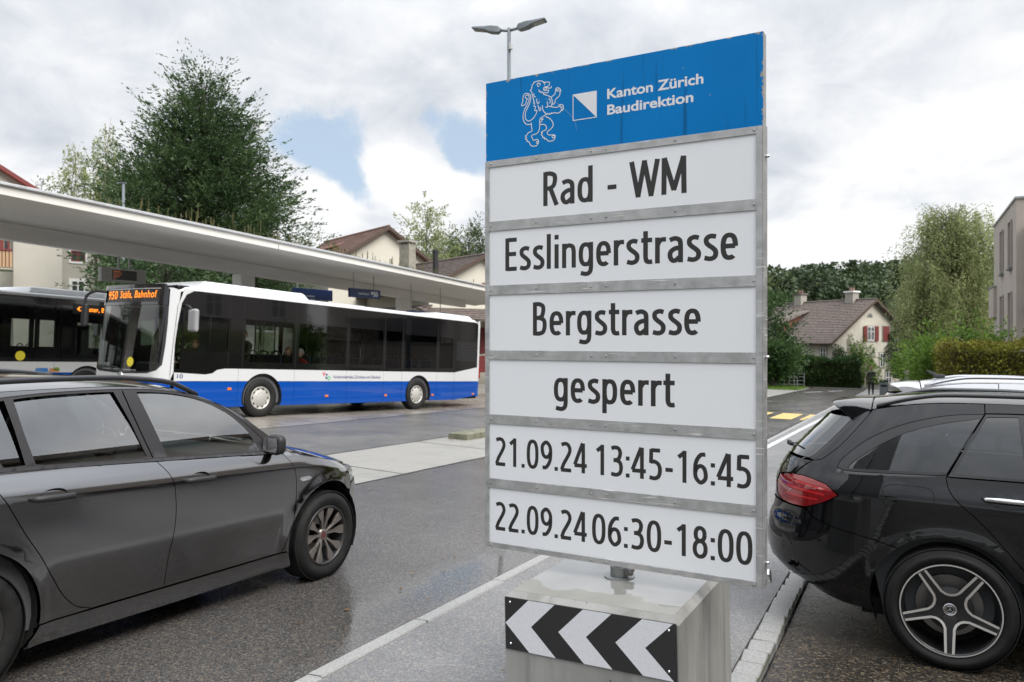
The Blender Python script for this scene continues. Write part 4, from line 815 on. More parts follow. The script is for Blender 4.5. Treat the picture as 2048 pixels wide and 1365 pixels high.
panel('headlight', lamp_, g.surf, M['lampglass'], fiat, glist=ngl, flange=.02)
door_f = list(reversed(side(.325, 1.313, g.belt, 16))) 
front_door = front_cut + [(l, .288) for l in lin(.34, 1.2, 12)] + list(reversed(b_cut)) + list(reversed(side(.36, 1.28, g.belt, 14)))
panel('front_door', front_door, g.surf, pm, fiat, lines=CLN)
rear_door = b_cut + [(l, .288) for l in lin(1.29, 1.66, 8)] + list(reversed(r_cut)) + list(reversed(side(1.36, 2.2, g.belt, 12)))
panel('rear_door', rear_door, g.surf, pm, fiat, lines=CLN)
archr = arc_pts(A1, cz, Ra, 180 - a_start, a_start, 26)
quarter = r_cut + [(1.78, .285), (A1 - sqrt(Ra ** 2 - (cz - .285) ** 2), .285)] + [p for p in archr if p[1] > .286] + [(2.85, .2), (3.1, .2), (3.25, .25), (3.38, .4), (3.41, .5), (3.4, .7), (3.37, .9), (3.29, 1.08), (3.2, 1.12)] + list(reversed(side(2.32, 3.1, g.belt, 12)))
panel('rear_quarter', quarter, g.surf, pm, fiat, flange=.03, lines=CLN)
sill = [(.262, .282)] + [(l, .282) for l in lin(.34, 1.94, 20)] + [(A1 - Ra - .0, .282), (A1 - Ra + .045, .165), (1.2, .16), (A0 + Ra - .05, .165)]
panel('sill', sill, lambda l, z, o: (g.half(l, z) + .006 + o, -l, z), pm, fiat, gap=.001)
trim_ = side(.36, 3.1, lambda l: g.belt(l) - .004, 40) + list(reversed(side(.36, 3.1, lambda l: g.belt(l) + .016, 40)))
panel('belt_trim', trim_, lambda l, z, o: (g.half(l, z) + .006 + o, -l, z), M['trim'], fiat, gap=0, flange=.01)
gl_f = spl([(1.331, 1.425), (1.2, 1.419), (1.069, 1.405), (.94, 1.378), (.817, 1.334), (.71, 1.272), (.638, 1.215), (.57, 1.145), (.53, 1.08)], 3) + [(.512, 1.018)] + [(l, g.belt(l) + .018) for l in lin(.56, 1.20, 12)] + [(1.223, 1.050)]
gl_r = [(1.485, 1.430), (1.42, 1.25), (1.365, 1.063)] + [(l, g.belt(l) + .018) for l in lin(1.42, 1.96, 10)] + [(2.0, 1.088), (2.03, 1.25), (2.05, 1.408)] + [(l, ft(l) - .012) for l in lin(2.0, 1.55, 8)]
gl_q = [(2.10, 1.404), (2.075, 1.25), (2.055, 1.09)] + [(l, g.belt(l) + .018) for l in lin(2.12, 2.4, 6)] + [(2.45, 1.25), (2.47, 1.345)] + [(l, ft(l) - .015) for l in lin(2.4, 2.15, 6)]
gl_q2 = [(2.55, 1.33), (2.51, 1.12)] + [(l, g.belt(l) + .018) for l in lin(2.56, 2.9, 6)] + [(2.98, 1.16), (2.85, 1.24), (2.7, 1.29)]
fr_f = [(l, ft(l)) for l in lin(.37, 1.425, 30)] + [(1.40, 1.33), (1.36, 1.18), (1.318, 1.036)] + list(reversed(side(.37, 1.30, g.belt, 14)))
fr_r = [(1.43, ft(1.43)), *[(l, ft(l)) for l in lin(1.48, 3.04, 36)]] + list(reversed(side(1.36, 3.06, g.belt, 20))) + [(1.322, 1.037), (1.364, 1.18), (1.405, 1.33)]
panel('window_frame', fr_f, g.surf, M['trim'], fiat, holes=[gl_f], gap=.002, flange=.012)
panel('window_frame', fr_r, g.surf, M['trim'], fiat, holes=[gl_r, gl_q, gl_q2], gap=.002, flange=.012)
for q in (gl_f, gl_r, gl_q, gl_q2): panel('side_window', q, lambda l, z, o: (.8235 - .405 * (z - 1.03) - .10 * (z - 1.03) ** 2 + .006 - .03 * max(0, .9 - l) ** 2 - .004 * max(0, l - 2.0) - .006, -l, z), M['car_glass'], fiat, gap=-.004, flange=0, step=.03, bstep=.03)
roof_side = [(l, ft(l) + .004) for l in lin(.37, 3.04, 60)] + [(3.09, 1.16), (3.12, 1.29)] + list(reversed([(l, g.edge(l) - .002) for l in lin(.34, 3.1, 60)])) + [(.335, 1.0)]
panel('roof_side', roof_side, g.surf, pm, fiat, gap=.001, step=.03)
panel('inner_seal', [(l, ft(l) + .004) for l in lin(.40, 3.0, 50)] + list(reversed([(l, ft(l) - .010) for l in lin(.40, 3.0, 50)])), lambda l, z, o: (g.half(l, z) - .004, -l, z), M['trim'], fiat, gap=0, flange=0)
vs_ = lin(-1, 1, 33); vin = lin(-.955, .955, 31)
grid_sheet('bonnet', lambda l, v: g.top(l, v), [-.985 + (.985 + .02) * (i / 26) ** 1.4 for i in range(27)], vs_, pm, fiat)
cowl = lambda v: .33 - .30 * (1 - abs(v) ** 2.4)
wtop = lambda v: 1.02 - .10 * (1 - abs(v) ** 2)
grid_sheet('cowl_panel', lambda t, v: (lambda l: Vector(g.top(l, v)) + Vector((0, 0, -.003)))(.0 + (cowl(v) - .0) * t if cowl(v) > 0 else cowl(v)), lin(0, 1, 8), vs_, pm, fiat)
grid_sheet('windscreen', lambda t, v: g.top(cowl(v) + (wtop(v) - cowl(v)) * t, v), lin(0, 1, 18), lin(-.94, .94, 31), M['ws_glass'], fiat)
for s_ in (-1, 1): grid_sheet('pillar', lambda t, v: g.top(cowl(v) + (wtop(v) - cowl(v)) * t, v), lin(0, 1, 18), [s_ * x for x in lin(.935, 1.0, 5)], pm, fiat)
grid_sheet('roof', lambda t, v: g.top(wtop(v) + (3.1 - wtop(v)) * t, v), lin(0, 1, 26), vs_, pm, fiat)
# roof rails, mirror, handles, wipers, side repeater
for s_ in (1, -1):
    P_ = []; 
    for l in lin(.88, 2.95, 26): t = (l - .88) / 2.07; h_ = .034 * min(1, sin(pi * min(1, max(0.0, t))) * 4 + .0); P_.append((s_ * (g.half(l, g.edge(l)) - .035), -l, g.edge(l) + .012 + h_))
    mb = MB(); n_ = len(P_)
    for x, y, z in P_: mb.v += [(x - .017, y, z - .012), (x + .017, y, z - .012), (x + .015, y, z + .012), (x, y, z + .019), (x - .015, y, z + .012)]
    mb.f = [(i * 5 + k, i * 5 + (k + 1) % 5, (i + 1) * 5 + (k + 1) % 5, (i + 1) * 5 + k) for i in range(n_ - 1) for k in range(5)] + [tuple(range(5)), tuple((n_ - 1) * 5 + k for k in range(5))]
    mb.obj('roof_rail', mat('satin rail', (0.05, 0.05, 0.055), .3, .6, noise=20), fiat, smooth=True)
    mb = MB(); [mb.v.extend([(s_ * (g.half(l, g.edge(l)) - .055), -l, g.edge(l) + .003), (s_ * (g.half(l, g.edge(l)) - .015), -l, g.edge(l) + .001)]) for l in lin(.9, 2.95, 26)]
    mb.f = [(2 * i, 2 * i + 1, 2 * i + 3, 2 * i + 2) for i in range(25)]; mb.obj('rail_base', M['trim'], fiat)
    for lc in (1.055, 1.955):          # door handles: grip over a recessed cup
        zc = g.crease(lc) - .006; x0 = g.half(lc, zc)
        mb = MB(); mb.tube([(s_ * (x0 - .004), -(lc - .105), zc - .006), (s_ * (x0 + .028), -(lc - .085), zc - .004), (s_ * (x0 + .036), -(lc - .02), zc - .002), (s_ * (x0 + .035), -(lc + .05), zc + .001), (s_ * (x0 + .027), -(lc + .10), zc + .002), (s_ * (x0 - .004), -(lc + .118), zc + .002)], [.012, .0165, .0175, .0175, .0165, .012], 12)
        mb.obj('door_handle', M['black'], fiat, smooth=True)
        cup = bowl(lc, zc, .072, .042, k=2.2, n=24)
        mesh('handle_cup', [(s_ * (x0 + .0025), -a, b) for a, b in cup] + [(s_ * (x0 - .016), -(lc + (a - lc) * .8), zc + (b - zc) * .8) for a, b in cup] , [(i, i + 1, 26 + i, 25 + i) for i in range(24)] + [tuple(range(25, 50))], M['trim'], fiat)
    # mirror
    mx_ = g.half(.40, 1.02) - .01
    V = []; Fc = []; secs = [(-.01, .03, .03), (.02, .055, .05), (.06, .075, .068), (.11, .08, .072), (.15, .07, .062), (.168, .04, .035)]
    for q, (dx, ry, rz) in enumerate(secs):
        for j in range(16):
            a = 2 * pi * j / 16; c_, s2 = math.copysign(abs(cos(a)) ** .7, cos(a)), math.copysign(abs(sin(a)) ** .7, sin(a)); V.append((s_ * (mx_ + dx), -.43 + (.055 if c_ > 0 else .03) * c_ * ry / .08, 1.052 + s2 * rz))
    Fc = [(q * 16 + j, q * 16 + (j + 1) % 16, (q + 1) * 16 + (j + 1) % 16, (q + 1) * 16 + j) for q in range(5) for j in range(16)] + [tuple(range(16)), tuple(80 + j for j in range(16))]
    mm_ = mesh('mirror', V, Fc, M['black'], fiat, smooth=True); bm = bmesh.new(); bm.from_mesh(mm_.data); bmesh.ops.recalc_face_normals(bm, faces=bm.faces); bm.to_mesh(mm_.data); bm.free()
    mg = mesh('mirror_glass', [(s_ * (mx_ + .02 + .12 * a), -.4645, 1.052 + b) for a, b in ((0, -.045), (1, -.05), (1.08, 0), (1, .05), (0, .042))], [(0, 1, 2, 3, 4)], M['chrome'], mm_)
    MB().tube([(s_ * (mx_ - .02), -.42, 1.0), (s_ * (mx_ + .04), -.43, 1.01)], [.03, .022], 10).obj('mirror_foot', M['black'], mm_, smooth=True)
    re_ = spl([(.175, .782), (.15, .768), (.075, .772), (.062, .786), (.09, .797), (.16, .797)], 3); xr = g.half(.12, .78) + .003
    MB().prism(re_, lambda u, v, sd_: (s_ * (xr - sd_ * .012), -u, v)).obj('side_repeater', M['lampglass'], fiat, bevel=.002)
def wheel_wells(parent, gg, axles, Rr, half=.84, deep=.27, sgns=(1, -1)):
    for s_ in sgns:
        for ax in axles:
            mb = MB(); pts = arc_pts(0, 0, gg.arch - .004, -25, 205, 20)
            for xx in (half, half - deep):
                for a, b in pts: mb.v.append((s_ * xx, -ax + a, Rr + .01 + b))
            n = len(pts); mb.f = [(i, i + 1, n + i + 1, n + i) for i in range(n - 1)] + [tuple(range(n, 2 * n))]
            mb.obj('wheel_well', M['dark'], parent, fix=False)
wheel_wells(fiat, g, (A0, A1), g.R)
# cabin: floor tub, seats, dashboard, steering wheel, headlining, far side wall behind the glass
box('cabin_floor', -.70, .70, -3.3, -.1, .22, .30, M['dark'], fiat)
box('engine_bay', -.55, .55, -.1, .72, .22, .72, M['dark'], fiat)
for s_ in (1, -1):
    mesh('door_card', [(s_ * .80, -.35, .25), (s_ * .80, -3.1, .25), (s_ * .775, -3.1, 1.10), (s_ * .79, -1.3, 1.02), (s_ * .81, -.35, .975)], [(0, 1, 2, 3, 4)], M['interior'], fiat)
mb = MB(); mb.add([(-.78, -.02, .9), (.78, -.02, .9), (.78, -.30, 1.0), (-.78, -.30, 1.0), (-.78, -.62, .97), (.78, -.62, .97), (.78, -.70, .80), (-.78, -.70, .80), (-.78, -.55, .45), (.78, -.55, .45)], [(0, 1, 2, 3), (3, 2, 5, 4), (4, 5, 6, 7), (7, 6, 9, 8)]); mb.obj('dashboard', M['interior'], fiat, smooth=False, bevel=.02)
box('dash_screen', -.12, .1, -.735, -.715, .95, 1.07, M['black'], fiat, bevel=.008)
box('headlining', -.52, .52, -2.9, -1.15, 1.415, 1.425, M['interior'], fiat)
def car_seat(parent, x, l, m, hgt=.62):
    s = empty('seat'); s.parent = parent; s.location = (x, -l, 0)
    box('seat_cushion', -.25, .25, -.02, .5, .38, .52, m, s, bevel=.06, seg=3)
    b = box('seat_back', -.25, .25, -.07, .07, 0, hgt, m, s, bevel=.06, seg=3); b.location = (0, 0, .48); b.rotation_euler = (radians(16), 0, 0)
    h = box('headrest', -.13, .13, -.05, .05, 0, .19, m, s, bevel=.045, seg=3); h.location = (0, -.19, .48 + hgt + .02); h.rotation_euler = (radians(8), 0, 0)
    for q in (-.07, .07): MB().tube([(q, -.17, .48 + hgt - .06), (q, -.19, .48 + hgt + .06)], .007, 6).obj('headrest_post', M['chrome'], s)
for x in (.38, -.38): car_seat(fiat, x, 1.42, M['seat'])
for x in (.42, 0, -.42): car_seat(fiat, x, 2.32, M['seat'], .58)
sw = empty('steering_wheel'); sw.parent = fiat; sw.location = (-.38, -.86, .93); sw.rotation_euler = (radians(65), 0, 0)
MB().tube([(.185 * cos(t), .185 * sin(t), 0) for t in lin(0, 2 * pi, 29)], .014, 8, caps=False).tube([(-.18, 0, 0), (.18, 0, 0)], .02, 6).tube([(0, 0, 0), (0, -.18, 0)], .02, 6).obj('wheel_rim', M['black'], sw, smooth=True)
box('rear_view_mirror', -.11, .11, -.93, -.91, 1.28, 1.34, M['black'], fiat, bevel=.01)
def seated(name, label, M_, coat, hair, turn=0.0, hands=True, tilt=0.0):
    """person sitting upright in a seat, only the part above the hips built"""
    p = empty(name, label=label, cat='person', matrix=M_)
    J = {'hip': ((0, 0, .10), .15, .12), 'waist': ((0, -.02, .28), .14, .11), 'chest': ((0, -.03, .46), .17, .12), 'neck0': ((0, -.02, .60), .08, .075), 'neck': ((0, .0, .67), .055, .055)}
    B_ = [('hip', 'waist'), ('waist', 'chest'), ('chest', 'neck0'), ('neck0', 'neck')]
    for s_, n_ in ((-1, 'l'), (1, 'r')):
        J.update({'sh' + n_: ((s_ * .17, -.02, .54), .07, .07), 'el' + n_: ((s_ * .24, .10, .30), .048, .048), 'wr' + n_: ((s_ * .17, .34, .36), .032, .03), 'hp' + n_: ((s_ * .1, .06, .08), .1, .1), 'kn' + n_: ((s_ * .13, .46, .10), .065, .065)})
        B_ += [('neck0', 'sh' + n_), ('sh' + n_, 'el' + n_), ('el' + n_, 'wr' + n_), ('hip', 'hp' + n_), ('hp' + n_, 'kn' + n_)]
    skin_body('body', J, B_, coat, p, 2); head(p, (0, .03, .80), hair, turn, tilt=tilt)
    for s_ in (-1, 1):
        mb = MB().tube([(s_ * .17, .34, .36), (s_ * .165, .38, .365), (s_ * .16, .42, .36)], [.028, .038, .03], 8)
        for k in range(4): mb.tube([(s_ * (.145 + k * .016), .41, .365), (s_ * (.145 + k * .016), .455, .355), (s_ * (.147 + k * .014), .47, .33)], [.009, .008, .006], 6)
        mb.tube([(s_ * .135, .37, .37), (s_ * .12, .41, .375)], [.01, .008], 6); mb.obj('hand', M['skin'], p, smooth=True)
    return p
M['navy_cloth'] = mat('navy cloth', (0.015, 0.02, 0.035), .9, noise=30, col2=(0.025, 0.03, 0.05), bump=.3)
M['green_cloth'] = mat('olive cloth', (0.03, 0.036, 0.026), .9, noise=30, col2=(0.045, 0.05, 0.038), bump=.3)
M['beige_cloth'] = mat('beige cloth', (0.3, 0.26, 0.2), .9, noise=30, col2=(0.36, 0.32, 0.25), bump=.3)
seated('person', 'driver with short dark hair behind the wheel of the grey estate car', Mf @ Matrix.Translation((-.38, -1.40, .34)), M['navy_cloth'], M['hair_dark'])
msil = mat('taupe alloy', (0.3, 0.275, 0.255), .32, .8, noise=12, rough2=.45); mdk = mat('dark alloy', (0.05, 0.048, 0.05), .4, .5, noise=12)
for s_ in (1, -1):
    wheel(fiat, (s_ * .785, .15, g.R - .003), g.R, .222, .205, 'blade', steer=0, spin=.35, mrim=mdk, msil=msil, side=s_)
    wheel(fiat, (s_ * .785, -A1, g.R - .003), g.R, .222, .205, 'blade', steer=0, spin=.9, mrim=mdk, msil=msil, side=s_)
# ------------------------------------------------ black and silver wagons parked nose-in on the right
WB = Wagon(dict(
    R=0.342, arch=0.40, axles=(0.035, -2.80), flare=0.012, lmf=-2.45, lmr=0.05, nf=3.1, nr=3.3, crease0=0.93, belt0=1.08,
    crease=interp([(-3.7, .80), (-2.5, .90), (-1.2, .925), (.7, .945), (1.2, .95)]),
    belt=interp([(-3.6, .85), (-2.0, 1.03), (-1.0, 1.075), (-.33, 1.088), (.06, 1.085), (.63, 1.06), (1.2, 1.05)]),
    front=interp([(.1, -3.5), (.3, -3.58), (.6, -3.58), (.75, -3.5), (.9, -3.2)]),
    rear=interp([(.18, .80), (.27, .93), (.32, 1.04), (.40, 1.13), (.48, 1.160), (.56, 1.165), (.66, 1.148), (.74, 1.122), (.82, 1.112), (.90, 1.108), (.96, 1.095), (1.02, 1.065), (1.12, 1.0), (1.25, .885), (1.38, .765), (1.46, .70), (1.56, .65)]),
    section=interp([(.12, .78), (.22, .81), (.30, .838), (.40, .862), (.55, .885), (.70, .897), (.85, .903), (.925, .9045), (.95, .900), (.99, .886), (1.03, .869), (1.08, .852), (1.10, .845), (1.25, .787), (1.40, .722), (1.48, .680), (1.56, .635)]),
    edge=interp([(-3.58, .6), (-3.4, .78), (-3.1, .87), (-2.4, .975), (-1.95, 1.05), (-1.75, 1.12), (-1.4, 1.34), (-1.1, 1.44), (-.7, 1.50), (-.35, 1.515), (0, 1.51), (.2, 1.495), (.45, 1.448), (.6, 1.40)]),
    centre=interp([(-3.58, .62), (-3.4, .85), (-3.1, .94), (-2.4, 1.04), (-2.2, 1.07), (-1.75, 1.28), (-1.35, 1.46), (-1.0, 1.53), (-.35, 1.565), (.1, 1.55), (.5, 1.50), (.6, 1.48)])))
def parked_wagon(name, label, Mw, pm, gm, detail, rail):
    car = empty(name, label=label, cat='car', matrix=Mw, group='cars parked nose-in along the right side'); g = WB; A1 = .055; cz = .345; Ra = .395
    wcl = [(lambda d: (lambda l: g.crease(l) + d))(d) for d in (-.03, -.012, 0, .012, .03, .055)] + [(lambda d: (lambda l: g.belt(l) + d))(d) for d in (-.045, -.03, -.015, .02, .05)]
    nl = list(np.arange(-3.2, .3, .06)) + [.3 + .9 * (1 - (1 - i / 46) ** 1.7) for i in range(46)]
    a_s = math.degrees(math.asin((.25 - cz) / Ra)); arch = arc_pts(A1, cz, Ra, a_s, 180 - a_s, 28)          # rear side first (large l) over the top
    hatch = spl([(.458, g.edge(.458) - .003), (.470, 1.425), (.514, 1.366), (.560, 1.305), (.615, 1.238), (.66, 1.188), (.703, 1.15), (.735, 1.122), (.765, 1.106), (.80, 1.098)], 3)
    lampt = [(.915, .995), (.86, .998), (.803, .993), (.71, .972), (.637, .916)]; lampb = spl([(.637, .916), (.708, .866), (.772, .835), (.839, .806)], 3)
    seam = spl([(.839, .806), (.81, .775), (.78, .753), (.669, .718), (.48, .688), (.30, .650)], 3)
    cut = spl([(-.325, .535), (-.321, .60), (-.265, .672), (-.169, .784), (-.081, .876), (.007, .955), (.045, 1.01), (.057, 1.048), (.062, 1.085)], 3)
    qo = spl([(.649, 1.078), (.640, 1.105), (.618, 1.136), (.565, 1.19), (.499, 1.247), (.425, 1.297), (.349, 1.338), (.26, 1.375), (.177, 1.402), (.09, 1.424), (-.002, 1.439), (-.134, 1.450)], 3) + [(-.04, 1.29), (.06, 1.098)] + [(l, g.belt(l) + .004) for l in lin(.12, .60, 10)]
    qi = spl([(.588, 1.082), (.56, 1.12), (.448, 1.21), (.36, 1.268), (.275, 1.316), (.17, 1.357), (.057, 1.389), (-.112, 1.424)], 3) + [(-.03, 1.27), (.058, 1.114)] + [(l, g.belt(l) + .022) for l in lin(.12, .54, 8)]
    uptop = [(-.137, 1.451), (-.137, g.edge(-.137) - .003)] + [(l, g.edge(l) - .003) for l in lin(-.1, .43, 14)]
    q_low = [p for p in arch if p[1] > .52 or p[0] < A1]; q_low = [p for p in q_low if not (p[0] > A1 and p[1] < .648) and not (p[0] < A1 and p[1] < .53)]
    quarter = hatch + [(.84, 1.07), (.88, 1.035)] + lampt + lampb[1:] + seam[1:] + q_low + cut + [(-.04, 1.285)] + uptop
    panel('rear_quarter', quarter, g.surf, pm, car, holes=[qo], glist=nl, lines=wcl, step=.03, flange=.012)
    trim = qo; panel('window_trim', trim, lambda l, z, o: g.surf(l, z, -.003), M['trim'], car, holes=[qi], gap=.001, flange=.01)
    panel('side_window', qi, lambda l, z, o: g.surf(l, z, -.007), gm, car, gap=-.004, flange=0)
    panel('tail_light', lampt + lampb[1:] + [(.93, .80), (1.0, .802), (1.045, .83), (1.06, .89), (1.04, .955), (.98, .982)], lambda l, z, o: g.surf(l, z, .003), M['red_lamp'], car, glist=nl, flange=.012, step=.02)
    rear_tip = lambda z: g.rear(z) - .0008
    bum = [(.845, .795)] + seam[2:] + [p for p in arch if p[0] > A1 and p[1] < .648][::-1] + [(.445, .235), (.60, .232), (.75, .245), (.88, .275)] + [(rear_tip(z), z) for z in (.29, .32, .36, .40, .45, .50, .55, .60, .65, .68, .72, .76, .79)]
    bum = [(.845, .795)] + seam[2:] + sorted([p for p in arch if p[0] > A1 and p[1] < .648], key=lambda p: -p[1]) + [(.445, .235), (.60, .232), (.75, .245), (.88, .275)] + [(rear_tip(z), z) for z in (.30, .32, .36, .40, .45, .50, .55, .60, .65, .68, .72, .76, .79)]
    panel('rear_bumper', bum, g.surf, pm, car, glist=nl, flange=.02, step=.035)
    panel('tailgate', [(.925, .99), (.89, 1.03), (.85, 1.066), (.81, 1.092)] + [(rear_tip(z), z) for z in (1.092, 1.05, 1.0, .97, .94, .90, .86, .82, .80)] + [(1.01, .80), (1.052, .83), (1.068, .89), (1.048, .96), (.98, .988)], g.surf, pm, car, glist=nl, flange=.01, step=.03)
    gle = [(.575, 1.385), (.63, 1.315), (.70, 1.235), (.76, 1.17), (.80, 1.128), (.835, 1.106)]
    panel('tailgate_pillar', [(.472, 1.43)] + hatch[4:] + list(reversed(gle)) + [(.565, 1.425)], g.surf, pm, car, glist=nl, flange=.01, gap=.0015, step=.03)
    panel('rear_window', gle + [(rear_tip(z), z) for z in (1.106, 1.15, 1.2, 1.25, 1.3, 1.35, 1.385)], lambda l, z, o: g.surf(l, z, -.002), gm, car, glist=nl, flange=.006, gap=.001, step=.03)
    grid_sheet('roof', lambda l, v: g.top(l, v), lin(-1.15, .462, 22), lin(-1, 1, 31), pm, car)
    # roof spoiler: a real wedge behind the roof
    secs = []
    for v in lin(-1, 1, 25):
        a = Vector(g.top(.468, v)); y_ = g.half(.5, 1.42) * v; tip = .735 - .075 * abs(v) ** 3; zt = 1.462 + .012 * (1 - v * v) - .012 * abs(v) ** 4; zb = 1.405 - .02 * abs(v) ** 6
        yo = y_ * (1 - .02 * abs(v))
        secs.append([(a.x, -.468, a.z), (yo * .995, -.56, (a.z + zt) / 2 + .012), (yo * .985, -tip + .03, zt + .006), (yo * .97, -tip, zt - .006), (yo * .97, -tip + .012, zt - .022), (yo * .98, -.60, zb), (yo, -.50, zb - .01), (a.x, -.472, a.z - .05)])
    V = [p for s_ in secs for p in s_]; n = 8; Fc = [(i * n + k, i * n + (k + 1) % n, (i + 1) * n + (k + 1) % n, (i + 1) * n + k) for i in range(24) for k in range(n)] + [tuple(range(n)), tuple(24 * n + k for k in range(n))]
    o = mesh('spoiler', V, Fc, pm, car, smooth=True); bm = bmesh.new(); bm.from_mesh(o.data); bmesh.ops.recalc_face_normals(bm, faces=bm.faces); bm.to_mesh(o.data); bm.free(); rounded(o, .006, 2, 40)
    # doors
    b_cut = spl([(-1.10, 1.075), (-1.14, .95), (-1.16, .8), (-1.16, .6), (-1.14, .45), (-1.12, .29)], 3)
    rd = cut[0:1] + [(-.36, .42), (-.40, .36), (-.46, .29)] + [(l, .288) for l in lin(-.55, -1.08, 8)] + list(reversed(b_cut)) + [(l, g.belt(l) - .002) for l in lin(-1.04, .03, 16)] + list(reversed(cut))[:-1]
    panel('rear_door', rd, g.surf, pm, car, lines=wcl, flange=.012)
    fd = b_cut + [(l, .288) for l in lin(-1.2, -2.15, 10)] + spl([(-2.22, .45), (-2.25, .7), (-2.2, .9), (-2.1, 1.02)], 3) + [(l, g.belt(l) - .002) for l in lin(-2.0, -1.16, 12)]
    panel('front_door', fd, g.surf, pm, car, flange=.01)
    ftl = interp([(-2.0, 1.06), (-1.75, 1.19), (-1.5, 1.32), (-1.2, 1.405), (-.8, 1.445), (-.3, 1.458), (-.13, 1.452)])
    gq = [(-.150, 1.433), (-.300, 1.440), (-.327, 1.112), (.020, 1.106), (-.06, 1.27)]
    gb = [(-.348, 1.438), (-.372, 1.112)] + [(l, 1.108) for l in lin(-.45, -1.0, 6)] + [(-1.03, 1.2), (-.99, 1.41)] + [(l, ftl(l) - .014) for l in lin(-.9, -.4, 5)]
    gf = [(-1.08, 1.39), (-1.13, 1.2), (-1.1, 1.098)] + [(l, g.belt(l) + .022) for l in lin(-1.2, -1.9, 6)] + [(-1.75, 1.17), (-1.5, 1.295), (-1.25, 1.37)]
    fr = [(l, g.belt(l) + .001) for l in lin(.055, -1.98, 26)] + [(l, ftl(l)) for l in lin(-1.97, -.14, 30)] + [(-.05, 1.29)]
    panel('window_frame', fr, lambda l, z, o: g.surf(l, z, -.002), M['trim'], car, holes=[gq, gb, gf], flange=.01)
    for q in (gq, gb, gf): panel('side_window', q, lambda l, z, o: g.surf(l, z, -.007), gm, car, gap=-.004, flange=0)
    panel('roof_side', [(l, ftl(l) + .004) for l in lin(-1.97, -.14, 30)] + [(-.14, g.edge(-.14) - .002)] + [(l, g.edge(l) - .002) for l in lin(-.2, -1.97, 30)], g.surf, pm, car, gap=.001, step=.03)
    panel('sill', [(-.40, .282), (-.36, .20), (-1.0, .19), (-2.3, .19), (-2.37, .282)] + [(l, .282) for l in lin(-2.2, -.5, 20)], lambda l, z, o: g.surf(l, z, .004), pm, car, gap=.001)
    archf = arc_pts(-2.80, cz, Ra, a_s, 180 - a_s, 24)
    panel('front_fender', [(-2.38, .285)] + archf + [(-3.3, .25), (-3.5, .3), (-3.57, .45), (-3.575, .6)] + [(l, g.edge(l) - .004) for l in (-3.56, -3.45, -3.3, -3.1, -2.8, -2.5, -2.2, -2.0)] + [(-2.11, 1.02), (-2.21, .9), (-2.26, .7), (-2.23, .45), (-2.2, .286)], g.surf, pm, car, flange=.02)
    grid_sheet('bonnet', lambda l, v: g.top(l, v), lin(-3.56, -2.2, 16), lin(-1, 1, 17), pm, car)
    grid_sheet('windscreen', lambda l, v: g.top(l, v), lin(-2.2, -1.15, 14), lin(-1, 1, 17), gm, car)
    wheel_wells(car, g, (A1, -2.80), g.R)
    box('cabin_floor', -.72, .72, -.5, 3.2, .2, .30, M['dark'], car); box('cargo_cover', -.62, .62, -.86, -.15, .93, .95, M['dark'], car)
    for s_ in (1, -1):
        mesh('inner_panel', [(s_ * .76, -.38, .25), (s_ * .76, 2.2, .25), (s_ * .78, 2.2, 1.03), (s_ * .78, .3, 1.06), (s_ * .74, -.50, 1.04), (s_ * .70, -.50, .75)], [(0, 1, 2, 3, 4, 5)], M['interior'], car)
        P_ = [(s_ * (g.half(l, g.edge(l)) - .03), -l, g.edge(l) + .012 + .030 * min(1, (1 - (l + 1.15) / 1.6) * 5) * min(1, (l + 1.15) / 1.6 * 6 + .05)) for l in lin(-1.14, .44, 30)]
        mb = MB(); ns = len(P_)
        for x, y, z in P_: mb.v += [(x - .015, y, z - .012), (x + .017, y, z - .012), (x + .016, y, z + .010), (x, y, z + .018), (x - .014, y, z + .012)]
        mb.f = [(i * 5 + k, i * 5 + (k + 1) % 5, (i + 1) * 5 + (k + 1) % 5, (i + 1) * 5 + k) for i in range(ns - 1) for k in range(5)] + [tuple(range(5)), tuple((ns - 1) * 5 + k for k in range(5))]
        mb.obj('roof_rail', rail, car, smooth=True)
        lc = -.24; zc = .985; x0 = g.half(lc, zc)
        if detail:
            MB().tube([(s_ * (x0 - .004), -(lc + .125), zc - .002), (s_ * (x0 + .022), -(lc + .105), zc), (s_ * (x0 + .034), -(lc + .03), zc + .003), (s_ * (x0 + .034), -(lc - .05), zc + .002), (s_ * (x0 + .024), -(lc - .10), zc - .001), (s_ * (x0 - .004), -(lc - .12), zc - .004)], [.008, .0125, .014, .014, .0125, .008], 12).obj('door_handle', M['chrome'], car, smooth=True)
            cup = bowl(lc, zc - .012, .098, .034, k=2.2, n=24)
            mesh('handle_cup', [(s_ * (g.half(a, b) + .0012), -a, b) for a, b in cup[:-1]] + [(s_ * (x0 - .010), -lc, zc - .012)], [(i, (i + 1) % 24, 24) for i in range(24)], pm, car, smooth=True)
    for x in (.38, -.38): car_seat(car, x, -1.1, M['seat'])
    for x in (.42, 0, -.42): car_seat(car, x, -.15, M['seat'], .56)
